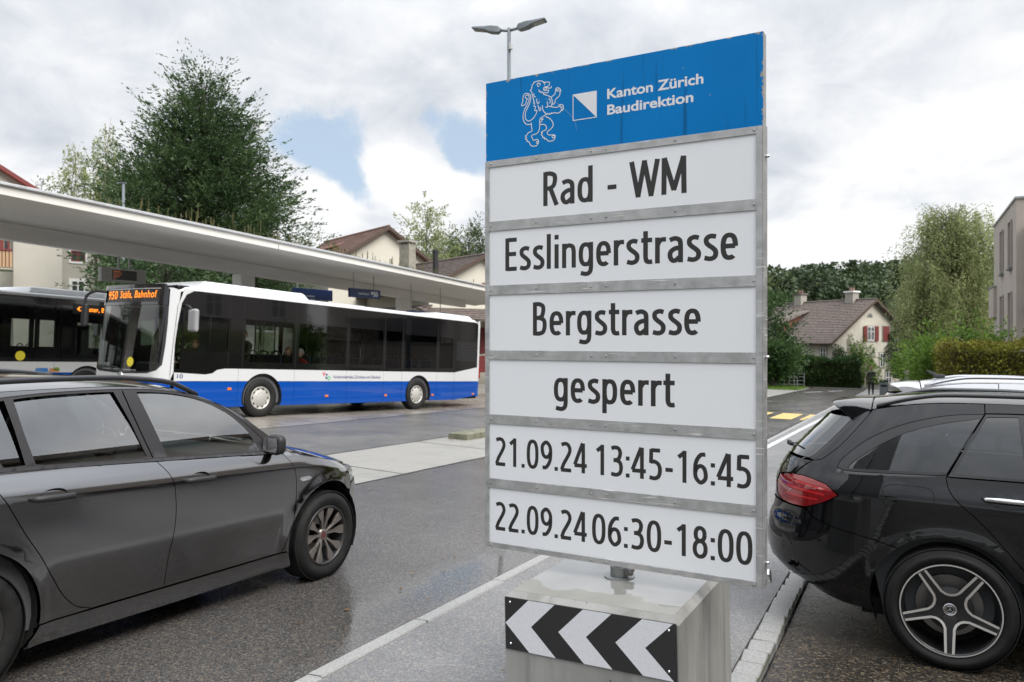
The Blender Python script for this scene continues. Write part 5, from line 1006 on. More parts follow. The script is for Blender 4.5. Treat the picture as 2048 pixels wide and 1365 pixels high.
    if detail:
        cap = bowl(.258, .951, .134, .068, k=4, n=48)      # fuel flap gap
        mb = MB(); ribbon(mb, cap, .005, lambda u, v: (g.half(u, v) + .0008, -u, v)); mb.obj('fuel_flap_gap', M['dark'], car, fix=False)
        MB().tube([(g.half(.745, .62) * 1, -.745, .62), (g.half(.745, .62) + .003, -.746, .62)], .011, 14).obj('parking_sensor', pm, car)
        # red lamp inside: dark upper bars and a clear reversing lens
        for a, b, c_, z0, z1, w_ in ((.70, .90, .0, .935, .958, .010), (.72, .96, .0, .905, .915, .014), (.76, .98, 0, .868, .862, .012)):
            mb = MB(); ribbon(mb, [(l, z0 + (z1 - z0) * (l - a) / (b - a)) for l in lin(a, b, 14)], w_, lambda u, v: (g.half(u, v) + .0042, -u, v)); mb.obj('lamp_stripe', mat('bright red lamp strip', (0.6, 0.02, 0.025), .15, coat=1, noise=8), car, fix=False)
        mb = MB(); mb.add([(g.half(l, z) + .0045, -l, z) for l, z in ((.86, .885), (.94, .900), (1.03, .905), (1.05, .870), (.97, .862))], [(0, 1, 2, 3, 4)]); mb.obj('reversing_lamp', M['lampglass'], car, fix=False)
        MB().tube([(.05, -1.005, 1.13), (.02, -1.03, 1.14), (-.02, -1.045, 1.15)], [.012, .02, .008], 8).tube([(.02, -1.03, 1.14), (.25, -.96, 1.16), (.42, -.93, 1.18)], .006, 6).obj('rear_wiper', M['black'], car)
        MB().tube([(.60, -1.06, .30), (.60, -1.125, .29)], .045, 14).obj('exhaust_pipe', M['chrome'], car)
        mb = MB(); ribbon(mb, [(l, z) for l, z in spl([(.96, .31), (1.06, .35), (1.11, .42)], 6)], .02, lambda u, v: (g.half(u, v) + .006, -u, v)); mb.obj('bumper_trim', M['chrome'], car, fix=False)
        # air outlet pressed into the bumper corner
        out_ = [(.985, .60), (.93, .56), (.86, .42), (.80, .395), (.86, .372), (.95, .40), (1.0, .50)]
        mb = MB(); mb.prism(out_, lambda u, v, sd_: (g.half(u, v) + .002 + .004 * sd_, -u, v)); mb.obj('bumper_vent', pm, car, bevel=.003)
    ms = mat('machined alloy', (0.78, 0.76, 0.73), .32, .9, noise=20, rough2=.4); mk = mat('gloss black alloy', (0.01, 0.01, 0.011), .4, .0, coat=.15, noise=20)
    for s_ in ((1, -1) if detail else (1, -1)):
        wheel(car, (s_ * .795, -.035, g.R - .004), g.R, .262, .245, 'star', 0, radians(-90 + 0), mk, ms, s_)
        wheel(car, (s_ * .795, 2.80, g.R - .004), g.R, .262, .225, 'star', 0, radians(-70), mk, ms, s_)
    return car
parked_wagon('black_car', 'shiny black estate car parked nearest on the right with star shaped wheel spokes', gplane_matrix(.245, 5.905, -pi / 2, -.012), M['black_paint'], M['tinted'], True, mat('black gloss rail', (0.01, 0.01, 0.011), .2, 0, coat=1, noise=20))
Mw2 = gplane_matrix(.545, 8.62, -pi / 2 + radians(1), -.012) @ Matrix.Scale(1.055, 4, (0, 0, 1))
sv = parked_wagon('silver_car', 'silver estate car parked behind the black one, only roof and spoiler showing', Mw2, M['silver_paint'], M['tinted'], False, mat('silver rail', (0.5, 0.5, 0.52), .25, .9, noise=20))
MB().tube([(0, -.30, 1.545), (0, -.34, 1.575), (0, -.40, 1.60)], [.022, .014, .006], 8).tube([(0, -.24, 1.55), (0, -.34, 1.552)], .02, 8).obj('aerial', M['black'], sv)
# ---------------------------------------------------------------- city buses
M['bus_white'] = paint('bus silver white', (0.55, 0.56, 0.57), 0.0, 0.35); M['bus_blue'] = paint('bus blue', (0.004, 0.06, 0.32), 0.0, 0.3)
M['bus_black'] = mat('black glass band', (0.006, 0.006, 0.007), 0.06, coat=1, noise=4, rough2=0.1)
M['bus_glass'] = glass('tinted bus glass', (0.62, 0.65, 0.64), 0.8); M['bus_ws'] = glass('bus windscreen', (0.6, 0.66, 0.64), 1.0)
M['led'] = mat('amber display dots', (0.02, 0.01, 0.0), .5, noise=30, emit=(1.0, 0.26, 0.02), estr=1.6)
M['led_dim'] = mat('dim amber display dots', (0.02, 0.01, 0.0), .5, noise=30, emit=(1.0, 0.22, 0.03), estr=0.5)
M['hubcap'] = mat('bus wheel trim', (0.5, 0.49, 0.46), .4, .3, noise=18, rough2=.5); M['seat_blue'] = mat('blue bus seat', (0.012, 0.02, 0.05), .85, noise=40, col2=(0.02, 0.03, 0.07))
M['int_light'] = mat('bus ceiling panel', (0.25, 0.25, 0.25), .6, noise=8); M['yellow_st'] = mat('yellow sticker', (0.72, 0.62, 0.03), .5, noise=20, col2=(0.65, 0.55, 0.05))
M['rail_y'] = mat('grab pole', (0.32, 0.32, 0.33), .3, .8, noise=30)
def bus_wheel(parent, x, y, side):
    w = empty('wheel'); w.parent = parent; w.location = (x, y, .48); w.rotation_euler = (0, 0, 0 if side > 0 else pi); fn = lambda a, b, h: (h, a, b)
    MB().lathe([(.29, -.12), (.40, -.14), (.465, -.13), (.48, -.10), (.48, .10), (.465, .128), (.40, .142), (.33, .14), (.295, .12), (.285, .08)], fn, 48).obj('tyre', M['rubber'], w, smooth=True)
    MB().lathe([(.288, .10), (.283, .118), (.262, .118), (.255, .10), (.20, .105), (.17, .125), (.0, .13)], fn, 48).obj('wheel_trim', M['hubcap'], w, smooth=True)
    for k in range(10):
        a = 2 * pi * k / 10; mb = MB(); q = [(.215 * cos(a + d), .215 * sin(a + d)) for d in (-.13, .13)] + [(.25 * cos(a + d), .25 * sin(a + d)) for d in (.13, -.13)]
        mb.add([(.1085, *q[0]), (.1085, *q[1]), (.1055, *q[2]), (.1055, *q[3])], [(0, 1, 2, 3)]); mb.obj('slot', M['dark'], w, fix=False)
        MB().tube([(.12, .15 * cos(a + .3), .15 * sin(a + .3)), (.138, .15 * cos(a + .3), .15 * sin(a + .3))], .012, 6).obj('nut', M['hubcap'], w)
def lfb(z): return -2.77 + 0.02 * max(0, .9 - z) + 0.16 * max(0, (z - .95) / 2.1) ** 1.3
def fb(x, z):
    ax = abs(x); b = .10 * (ax / 1.275) ** 2
    if ax > .95: t = min(1, (ax - .95) / .325); b += .30 * (1 - sqrt(max(0, 1 - t * t)))
    return lfb(z) + b
def fsurf(x, z, off=0.0): return (x, -(fb(x, z)) + off, z)
def bus(name, label, Mx, dest, group='city buses at the stop', right_doors=True, dest_side=None):
    b = empty(name, label=label, cat='bus', matrix=Mx, group=group)
    HW = 1.275; zt = 2.97; AX = (0.0, 5.9); RA = .56
    def ss(sg): return lambda l, z, off=0.0: (HW + off, -l, z)
    fl = lambda z: lfb(z) + .40
    for sg in (1, -1):
        def pan(nm, poly, m, off=0.0, holes=(), gap=.003, flange=.012):
            o = panel(nm, poly, lambda l, z, o_: (HW + off, -l, z), m, b, holes=holes, gap=gap, flange=flange, step=.6, bstep=.25, mirror=False)
            if sg < 0: o.scale = (-1, 1, 1)
            return o
        def archp(cx, z0, z1=9, n=18):
            a0 = math.degrees(math.asin((z0 - .50) / RA)); return [p for p in arc_pts(cx, .50, RA, 180 - a0, a0, n) if p[1] <= z1]
        # white and blue lower skins in sections, cut round the wheels
        cuts = [-2.35, -.72, .97, 2.82, 4.30, 5.11, 6.79, 7.71, 9.0]
        for i in range(len(cuts) - 1):
            a, c = cuts[i], cuts[i + 1]; ax = [q for q in AX if a < q < c] or [q for q in AX if a - .6 < q < c + .6]
            lo, mid, hi = (.28 if c < 9 else .33), .90, 1.205
            blue = [(a if i else fl(.3), lo)]; top = hi
            if c >= 9: blue = [(a, .27), (c, .40)]
            inner = [q for q in AX if a < q - RA + .0 and q + RA < c]
            if inner:
                q = inner[0]; blue += [(q - RA * cos(math.asin((.28 - .50) / RA)), .28)] + [p for p in archp(q, .28) if p[1] < mid and p[0] < q] + [(q - sqrt(RA ** 2 - (mid - .5) ** 2), mid)]
                bl1 = blue + [(a, mid)]; pan('side_panel_blue', bl1, M['bus_blue'])
                bl2 = [(q + sqrt(RA ** 2 - (mid - .5) ** 2), mid)] + [p for p in archp(q, .28) if p[1] < mid and p[0] > q] + [(q + RA * cos(math.asin((.28 - .50) / RA)), .28), (c, .28), (c, mid)]; pan('side_panel_blue', bl2, M['bus_blue'])
                wh = [(a, mid + .002)] + [(q - sqrt(RA ** 2 - (mid - .498) ** 2), mid + .002)] + [p for p in archp(q, .28) if p[1] > mid + .004] + [(q + sqrt(RA ** 2 - (mid - .498) ** 2), mid + .002), (c, mid + .002), (c, top), (a, top)]; pan('side_panel_white', wh, M['bus_white'])
            else:
                if c < 9: blue += [(c, .28)]
                pan('side_panel_blue', blue + [(c, mid), (a if i else fl(.9), mid)], M['bus_blue'])
                if i == 0: wh = [(fl(.9), mid + .002), (c, mid + .002), (c, top), (-1.09, top), (-1.30, 1.17), (-1.42, 1.09), (-1.60, 1.06), (-2.38, 1.10)]
                elif c >= 9: wh = [(a, mid + .002), (c, mid + .002), (c, 1.40), (a, top)]
                else: wh = [(a, mid + .002), (c, mid + .002), (c, top), (a, top)]
                pan('side_panel_white', wh, M['bus_white'])
        panes = [[(-.56, 1.38), (.89, 1.38), (.89, 2.42), (-.56, 2.42)], [(1.09, 1.38), (2.74, 1.38), (2.74, 2.42), (1.09, 2.42)], [(2.90, 1.38), (4.23, 1.38), (4.23, 2.42), (2.90, 2.42)], [(4.38, 1.30), (5.05, 1.30), (5.05, 2.42), (4.38, 2.42)],
                 [(5.20, 1.32), (6.72, 1.32), (6.72, 2.36), (5.20, 2.36)], [(6.90, 1.34), (7.60, 1.34), (7.60, 2.36), (6.90, 2.36)], [(-2.16, 1.60), (-1.56, 1.60), (-1.56, 2.40), (-2.16, 2.40)], [(-1.50, 1.60), (-1.0, 1.60), (-1.0, 2.40), (-1.50, 2.40)], [(-2.40, 1.18), (-2.26, 1.18), (-2.22, 2.2), (-2.36, 2.2)]]
        if sg > 0 and right_doors: panes = [[(-.56, 1.45), (.35, 1.45), (.35, 2.40), (-.56, 2.40)], [(2.42, 1.40), (4.3, 1.40), (4.3, 2.40), (2.42, 2.40)]] + panes[4:6] + [[(4.5, 1.40), (5.0, 1.40), (5.0, 2.40), (4.5, 2.40)], [(-2.2, 1.3), (-1.65, 1.3), (-1.65, 2.55), (-2.2, 2.55)], [(-1.5, 1.3), (-.95, 1.3), (-.95, 2.55), (-1.5, 2.55)]]
        dband = []
        if sg > 0 and right_doors: dband = [[(.80, 1.235), (1.52, 1.235), (1.52, 2.76), (.80, 2.76)], [(1.55, 1.235), (2.27, 1.235), (2.27, 2.76), (1.55, 2.76)]]
        band = [(-2.38, 1.12), (-1.60, 1.075), (-1.43, 1.10), (-1.31, 1.18), (-1.09, 1.215), (7.71, 1.215), (9.0, 1.41), (9.0, 2.90), (8.9, zt), (-1.95, zt), (-2.15, 2.86), (-2.26, 2.66), (-2.33, 2.2), (-2.38, 1.7)]
        pan('window_band', band, M['bus_black'], .002, holes=panes + dband)
        for q in panes: pan('window_pane', q, M['bus_glass'], -.003, gap=-.01, flange=0)
        for q in dband:                                    # sliding door leaf: frame, glazed half, lower panel
            x0, x1 = q[0][0], q[1][0]; hole = [(x0 + .12, 1.62), (x1 - .12, 1.62), (x1 - .12, 2.36), (x0 + .12, 2.36)]; pan('door_leaf', q, M['bus_black'], -.012, holes=[hole]); pan('door_glass', hole, M['bus_glass'], -.016, gap=-.01, flange=0)
        # silver strip round the front corner, header over the glass
        pil = [(fl(.9) - .10, .905), (-2.385, 1.10), (-2.385, 1.7), (-2.335, 2.2), (-2.265, 2.66), (-2.16, 2.865), (-1.96, zt + .003), (-1.96, 3.0), (fl(3.0), 3.0)] + [(fl(z) - .10, z) for z in (2.6, 2.2, 1.8, 1.4, 1.1)]
        pan('corner_pillar', pil, M['bus_white'], 0.0)
        if sg < 0 or not right_doors: 
            for q, z in ((-.95, .72), (2.1, .50), (4.42, .48), (6.61, .46), (8.80, .46)): o = box('side_marker', HW, HW + .012, -q - .055, -q + .055, z - .03, z + .03, M['orange_lamp'], b, bevel=.005); o.scale = (sg, 1, 1)
            gr = [MB().box(HW + .004, HW + .012, -8.96, -7.78, 1.62 + k * .055, 1.65 + k * .055).obj('louvre', M['black'], b) for k in range(12)]
            for o in gr: o.scale = (sg, 1, 1)
        # pillar seams in the band between the panes
        for u in (.98, 2.82, 4.31, 5.12, 6.80, 7.68, -1.02, -.62):
            o = box('band_joint', HW + .002, HW + .0035, -u - .006, -u + .006, 1.23, 2.95, M['dark'], b); o.scale = (sg, 1, 1)
        for cx in AX:
            bus_wheel(b, sg * 1.11, -cx, sg)
            mb = MB(); pts = arc_pts(-cx, .5, RA - .004, -22, 202, 18)
            for xx in (1.27, .75): mb.v += [(sg * xx, a_, z_) for a_, z_ in pts]
            n = len(pts); mb.f = [(i, i + 1, n + i + 1, n + i) for i in range(n - 1)] + [tuple(range(n, 2 * n))]; mb.obj('wheel_well', M['dark'], b, fix=False)
            mb = MB(); ribbon(mb, arc_pts(-cx, .5, RA + .018, -18 if cx else -18, 198, 30), .036, lambda u, v: (sg * (HW + .006), u, v)); o = mb.obj('arch_lip', M['bus_black'], b, fix=False)
        # roof rain gutter
    prof = [(1.278, zt + .004), (1.272, 3.02), (1.235, 3.065), (1.15, 3.085), (.6, 3.10), (0, 3.105)]; prof = prof + [(-x, z) for x, z in reversed(prof[:-1])]
    V = []; Fc = []; us = [-2.30, -2.1, -1.9, 0, 3, 6, 8.8, 9.1, 9.2]
    for u in us:
        k = 1 - .12 * max(0, (-1.9 - u) / .4) ** 2 - .1 * max(0, (u - 8.8) / .4) ** 2
        V += [(x * k, -u, z - .05 * max(0, (-1.9 - u) / .4) - .1 * max(0, (u - 8.8) / .4)) for x, z in prof]
    n = len(prof); Fc = [(i * n + j, i * n + j + 1, (i + 1) * n + j + 1, (i + 1) * n + j) for i in range(len(us) - 1) for j in range(n - 1)]
    mesh('roof', V, [tuple(reversed(f)) for f in Fc], M['bus_white'], b, smooth=True)
    for a, c, w_, h_ in ((-1.75, 1.62, 1.05, .19), (6.85, 9.05, 1.05, .13), (2.6, 4.2, .8, .07)):
        o = MB(); o.add([(-w_, -a, 3.08), (w_, -a, 3.08), (w_, -c, 3.08), (-w_, -c, 3.08), (-w_ + .12, -a - .3, 3.08 + h_), (w_ - .12, -a - .3, 3.08 + h_), (w_ - .12, -c + .12, 3.08 + h_), (-w_ + .12, -c + .12, 3.08 + h_)], [(3, 2, 1, 0), (4, 5, 6, 7), (0, 1, 5, 4), (1, 2, 6, 5), (2, 3, 7, 6), (3, 0, 4, 7)])
        o.obj('roof_unit', M['bus_white'], b, bevel=.05, seg=4)
    for x in (.98, -.98): MB().box(x - .015, x + .015, -1.2, 1.6, 3.09, 3.13).obj('roof_strip', M['bus_white'], b)
    # front: lower skin, bonnet line, windscreen, display box
    def fp(nm, poly, m, off=0.0, holes=(), gap=.003, flange=.012, step=.12): return panel(nm, poly, lambda x, z, o_: fsurf(x, z, off), m, b, holes=holes, gap=gap, flange=flange, step=step, bstep=.06, mirror=False, outv=(0, 1, 0))
    E_ = 1.268
    fp('front_skirt', [(-E_, .30), (E_, .30), (E_, .90), (-E_, .90)], M['bus_blue'])
    ws = [(-1.13, 1.28), (-1.06, 1.17), (-.85, 1.10), (0, 1.07), (.85, 1.10), (1.06, 1.17), (1.13, 1.28), (1.145, 1.7), (1.14, 2.2), (1.115, 2.60), (-1.115, 2.60), (-1.14, 2.2), (-1.145, 1.7)]
    fp('front_panel', [(-E_, .902), (E_, .902), (E_, 2.95), (1.2, 3.0), (-1.2, 3.0), (-E_, 2.95)], M['bus_white'], holes=[[(-1.17, 1.26), (-1.08, 1.13), (-.85, 1.06), (0, 1.03), (.85, 1.06), (1.08, 1.13), (1.17, 1.26), (1.185, 1.7), (1.18, 2.2), (1.165, 2.6), (1.15, 2.97), (-1.15, 2.97), (-1.165, 2.6), (-1.18, 2.2), (-1.185, 1.7)]])
    rimh = [(-1.17, 1.262), (-1.08, 1.132), (-.85, 1.062), (0, 1.032), (.85, 1.062), (1.08, 1.132), (1.17, 1.262), (1.184, 1.7), (1.179, 2.2), (1.164, 2.6), (-1.164, 2.6), (-1.179, 2.2), (-1.184, 1.7)]
    fp('windscreen_seal', rimh, M['black'], -.004, holes=[ws], gap=0)
    fp('windscreen', ws, M['bus_ws'], -.006, gap=-.012, flange=0)
    hd = [(-1.164, 2.603), (1.164, 2.603), (1.15, 2.97), (1.06, 3.09), (-1.06, 3.09), (-1.15, 2.97)]
    fp('display_housing', hd, M['bus_black'], .012, holes=[[(-.98, 2.68), (.98, 2.68), (.98, 3.0), (-.98, 3.0)]], flange=.05)
    fp('display_screen', [(-.985, 2.675), (.985, 2.675), (.985, 3.005), (-.985, 3.005)], M['sign_black'], -.01, flange=0, gap=0)
    if dest:
        for tx, a, c, h_, z in dest: lettering('display_text', tx, M['led'], b, lambda u, v: (-(a + u), -fb(a + u, z + v) + .0, z + v), h_, c - a, .0, 1.08)
    mb = MB(); mb.box(-1.17, 1.17, 2.0, 2.3, 2.98, 3.085); mb.obj('header_top', M['bus_black'], b, bevel=.03)
    for x, y0 in ((-.1, .55), (.2, 1.0)):
        MB().tube([(x, -fb(x, 1.1) + .03, 1.10), (x + .2, -fb(x + .2, 1.15) + .03, 1.16), (x + .75, -fb(x + .75, 1.3) + .03, 1.2)], .012, 6).obj('wiper', M['black'], b)
    MB().lathe([(.085, 0), (.08, .012), (0, .014)], lambda p, q, h: (p, -fb(0, .985) + h, .985 + q), 28).obj('front_emblem', M['chrome'], b)
    for x in (-.95, .95): MB().lathe([(.1, 0), (.08, .03), (0, .04)], lambda p, q, h: (x + p, -fb(x, .62) + h, .62 + q), 24).obj('headlight', M['lampglass'], b, smooth=True)
    fp('windscreen_sticker', [(-.30 + .11 * cos(t), 1.30 + .11 * sin(t)) for t in lin(0, 2 * pi, 21)[:-1]], M['yellow_st'], .003, flange=0, gap=0)
    # rear end
    mb = MB(); pl = [(1.275, 9.0), (1.265, 9.12), (1.20, 9.22), (1.0, 9.26), (-1.0, 9.26), (-1.20, 9.22), (-1.265, 9.12), (-1.275, 9.0)]
    for z0, z1, mm_, nm in ((.36, .90, M['bus_blue'], 'rear_panel'), (.902, 3.03, M['bus_white'], 'rear_panel')):
        mb = MB(); V = [(x, -y, z) for z in (z0, z1) for x, y in pl]; n = len(pl); mb.add(V, [(i, i + 1, n + i + 1, n + i) for i in range(n - 1)]); o = mb.obj(nm, mm_, b, fix=False)
    box('rear_window', -.95, .95, -9.27, -9.262, 1.7, 2.6, M['bus_black'], b)
    for s_ in (1, -1): box('rear_light', s_ * 1.19 - .045, s_ * 1.19 + .045, -9.265, -9.14, 1.0, 1.42, M['red_lamp'], b, bevel=.01)
    # mirrors on arms
    ma = MB().tube([(p.x, p.y, p.z) for p in curve_pts([(1.1, 2.45, 2.93), (1.28, 2.60, 2.97), (1.50, 2.72, 2.86), (1.56, 2.74, 2.60)], 6)], .032, 8).obj('mirror_arm', M['black'], b, smooth=True)
    box('mirror', 1.47, 1.65, 2.66, 2.78, 2.10, 2.66, M['black'], b, bevel=.05, seg=3)
    MB().tube([(-1.28, 2.18, 2.62), (-1.42, 2.20, 2.60), (-1.50, 2.18, 2.52)], .025, 8).obj('mirror_arm', M['black'], b, smooth=True)
    mr_ = box('mirror', -1.68, -1.40, 2.10, 2.22, 2.02, 2.54, mat('grey mirror shell', (.25, .25, .26), .45, noise=20), b, bevel=.06, seg=3)
    # inside: floor, ceiling, driver's place, seats, poles
    box('bus_floor', -1.2, 1.2, -9.1, 2.4, .30, .36, M['dark'], b); box('bus_ceiling', -1.15, 1.15, -9.1, 2.0, 2.62, 2.66, M['int_light'], b)
    box('bus_rear_wall', -1.2, 1.2, -9.05, -7.7, .36, 2.6, M['dark'], b)
    box('driver_desk', -1.1, .3, 1.75, 2.25, .5, 1.30, M['black'], b, bevel=.06); box('driver_screen', -1.15, -.2, .98, 1.0, .5, 2.3, M['interior'], b)
    for s_ in (1, -1): box('wall_lining', s_ * 1.2 - .01, s_ * 1.2 + .01, -7.7, .9, .36, 1.25, M['interior'], b)
    sw = MB().tube([(-.62 + .23 * cos(t), 1.68 + .1 * sin(t), 1.38 + .18 * sin(t)) for t in lin(0, 2 * pi, 25)], .018, 6, caps=False).obj('steering_wheel', M['black'], b, smooth=True)
    def bseat(x, u):
        s = empty('seat'); s.parent = b; s.location = (x, -u, .72)
        box('seat_cushion', -.21, .21, -.05, .38, .28, .36, M['seat_blue'], s, bevel=.03); o = box('seat_back', -.21, .21, -.12, -.06, .34, .86, M['seat_blue'], s, bevel=.03)
        MB().tube([(-.16, -.09, .80), (-.13, -.09, .93), (0, -.09, .97), (.13, -.09, .93), (.16, -.09, .80)], .016, 6).obj('seat_handle', M['black'], s, smooth=True); box('seat_base', -.06, .06, .05, .2, -.36, .28, M['interior'], s)
    for u in (.55, 1.5, 2.3, 3.1, 5.6, 6.6):
        for x in ((-.95, -.5) if 1 else ()): bseat(x, u)
        if not (.4 < u < 2.5) or not right_doors:
            for x in (.5, .95): bseat(x, u)
        else: bseat(-.3, u)
    for u, x in ((.7, -.3), (1.9, -.3), (2.9, .3), (4.4, -.3), (5.2, .3), (-.6, -.2), (1.2, .45), (2.4, 1.05)): MB().tube([(x, -u, .36), (x, -u, 2.62)], .018, 8).obj('grab_pole', M['rail_y'], b, smooth=True)
    if right_doors:
        lettering('side_display_text', dest_side, M['led'], b, lambda u, v: (HW + .0062, -(.38 - u), 2.66 + v), .13, 1.35, .012)
        box('side_display', HW + .0025, HW + .006, -.5, 1.05, 2.58, 2.86, M['sign_black'], b)
    return b
Mb1 = gplane_matrix(-13.86, 13.61, radians(175)) 
Mb1 = Matrix.Translation(Vector((0, 0, 0.072))) @ Mb1 @ Matrix.Rotation(radians(.72), 4, 'X') @ Matrix.Translation((1.337, 0, 0)) @ Matrix.Diagonal((1.06, 1.0, .962, 1.0))
b1 = bus('blue_white_bus', 'whole blue and white city bus in front with lit amber destination display', Mb1, [('950', -.88, -.50, .19, 2.755), ('Stäfa, Bahnhof', -.38, .86, .165, 2.775)], right_doors=False)
lz = lambda u, v, u0, z0: (-1.279, -(u0 + u), z0 + v)
M['txt_blue'] = mat('dark blue print', (0.02, 0.035, 0.16), .4, noise=30); M['lg_r'] = mat('red print', (0.6, 0.02, 0.02), .4, noise=30); M['lg_g'] = mat('green print', (0.02, 0.45, 0.15), .4, noise=30)
V_, F_ = text_mesh('Verkehrsbetriebe Zürichsee und Oberland', .085, 1.86, .002); mesh('operator_name', [(-1.279, -(2.30 + u + v * .25), .985 + v) for u, v in V_], F_, M['txt_blue'], b1)
for ch, m_, u0, z0, h_, w_ in (('V', 'lg_r', 1.93, 1.04, .11, .10), ('Z', 'txt_blue', 2.02, .98, .12, .10), ('O', 'lg_g', 2.11, .94, .10, .11)): lettering('operator_logo', ch, M[m_], b1, lambda u, v: lz(u, v, u0, z0), h_, w_, .03)
lettering('fleet_number', '10', M['txt_blue'], b1, lambda u, v: lz(u, v, -2.30, .97), .09, .14, .01)
def on_bus(Mx, x, u, z, rot=0.0): return Mx @ Matrix.Translation((x, -u, z)) @ Matrix.Rotation(rot, 4, 'Z')
seated('person', 'bus driver with light brown hair sitting at the side window of the bus', on_bus(Mb1, -.72, -1.45, .95), M['navy_cloth'], M['hair_brown'], turn=.5, tilt=-.3)
seated('person', 'dark haired passenger in olive sitting above the front wheel of the bus', on_bus(Mb1, -.92, -.28, 1.25), M['green_cloth'], M['hair_dark'], turn=.7)
seated('person', 'brown haired passenger beside the grey haired one in the bus', on_bus(Mb1, -.55, 1.45, .88), M['navy_cloth'], M['hair_brown'])
seated('person', 'grey haired passenger in red at the window of the bus', on_bus(Mb1, -.93, 1.50, .84), mat('red cloth', (.25, .02, .02), .9, noise=20), M['hair_grey'])
Mb2 = gplane_matrix(-22.40, 14.0, 0.0, .0)
b2 = bus('blue_white_bus', 'second bus waiting behind with its dark doors towards the road', Mb2, None, right_doors=True, dest_side='42 Uster, Bahnhof')
fn2 = lambda u, z: (1.281, -u, z)
mb = MB(); mb.add([fn2(1.90 + .13 * cos(t), 1.36 + .13 * sin(t)) for t in lin(0, 2 * pi, 25)[:-1]], [tuple(range(24))]); mb.obj('round_sticker', M['yellow_st'], b2, fix=False)
for m_, u0, u1, z0, z1, c_ in (('advert', .82, 1.12, .92, 1.02, (.55, .2, .05)), ('advert', 1.12, 1.5, .92, 1.03, (.02, .18, .5)), ('advert', .80, 1.0, .96, 1.05, (.15, .4, .05)), ('advert', 1.6, 2.2, .92, .97, (.5, .25, .03))):
    mb = MB(); mb.add([fn2(u0, z0), fn2(u1, z0), fn2(u1 - .03, z1), fn2(u0 + .03, z1)], [(0, 1, 2, 3)]); mb.obj(m_, mat('advert print', c_, .4, noise=9, col2=tuple(x * .6 + .1 for x in c_)), b2, fix=False)

# ---------------------------------------------------------------- bus stop canopy
can = empty('bus_canopy', (-20.4, 10, gz(-20.4, 10)), label='long flat concrete roof with beam and square columns over the bus platform', cat='canopy'); IM = can.matrix_world.inverted() if False else Matrix.Translation((20.4, -10, -gz(-20.4, 10)))
def wobj(mb, name, m, parent, off, **k):
    mb.v = [tuple(Vector(v) - off) for v in mb.v]; return mb.obj(name, m, parent, **k)
CO = Vector((-20.4, 10, gz(-20.4, 10))); ztop = lambda s: 4.905 - .0385 * (s - 9.1) - .0002 * (s - 9.1) ** 2; zbm = lambda s: 4.22 - .0395 * (s - 11.1)
M['canopy_c'] = mat('board marked concrete', (0.70, 0.69, 0.67), 0.75, noise=.7, col2=(0.60, 0.59, 0.57), stretch=(1, .5, 3), bump=.25, bscale=14)
M['canopy_u'] = mat('pale soffit concrete', (0.64, 0.63, 0.60), 0.75, noise=.35, col2=(0.55, 0.54, 0.515), stretch=(1, .6, 1), bump=.1, bscale=9)
def bar_s(name, x0, x1, fz0, fz1, y0, y1, m, n=1, bevel=0.0, parent=can):
    mb = MB(); ys = lin(y0, y1, n + 1)
    for y in ys: mb.v += [(x0, y, fz0(y)), (x1, y, fz0(y)), (x1, y, fz1(y)), (x0, y, fz1(y))]
    mb.f = [(3, 2, 1, 0), tuple(4 * n + k for k in range(4))] + [(4 * i + k, 4 * i + (k + 1) % 4, 4 * i + 4 + (k + 1) % 4, 4 * i + 4 + k) for i in range(n) for k in range(4)]
    return wobj(mb, name, m, parent, CO, bevel=bevel)
# slab: thin at the edge, thicker over the beam, cut in segments with open joints
for y0, y1 in ((-6, 5.5), (5.52, 16.9), (16.92, 28.2), (28.22, 36.2)):
    mb = MB(); n = 6; ys = lin(y0, y1, n + 1)
    for y in ys:
        t = ztop(y); mb.v += [(-16.5, y, t - .05), (-16.5, y, t - .24), (-17.1, y, t - .27), (-20.2, y, t - .17), (-20.7, y, t - .18), (-21.0, y, t - .22), (-21.0, y, t - .05)]
    mb.f = [tuple(range(7)), tuple(n * 7 + k for k in reversed(range(7)))] + [(7 * i + k, 7 * i + (k + 1) % 7, 7 * i + 7 + (k + 1) % 7, 7 * i + 7 + k) for i in range(n) for k in range(7)]
    wobj(mb, 'roof_slab', M['canopy_u'], can, CO)
    bar_s('fascia', -16.55, -16.503, lambda s: ztop(s) - .245, lambda s: ztop(s) - .055, y0, y1, M['canopy_c'], 6)
    bar_s('edge_flashing', -16.60, -16.42, lambda s: ztop(s) - .05, lambda s: ztop(s) + .008, y0, y1, mat('sheet metal edge', (.62, .63, .65), .3, .6, noise=3, rough2=.5), 6, bevel=.01)
bar_s('beam', -20.45, -20.2, zbm, lambda s: ztop(s) - .18, -6, 33.9, M['canopy_c'], 10)
for y in (8.0, 18.95, 28.4): bar_s('column', -20.62, -20.03 - .172, lambda s: gz(-20, s) + .1, zbm, y, y + .62, M['canopy_c'])
bar_s('roof_soil', -20.9, -16.8, lambda s: ztop(s) - .06, lambda s: ztop(s) + .02, -6, 36, M['ground'], 6)
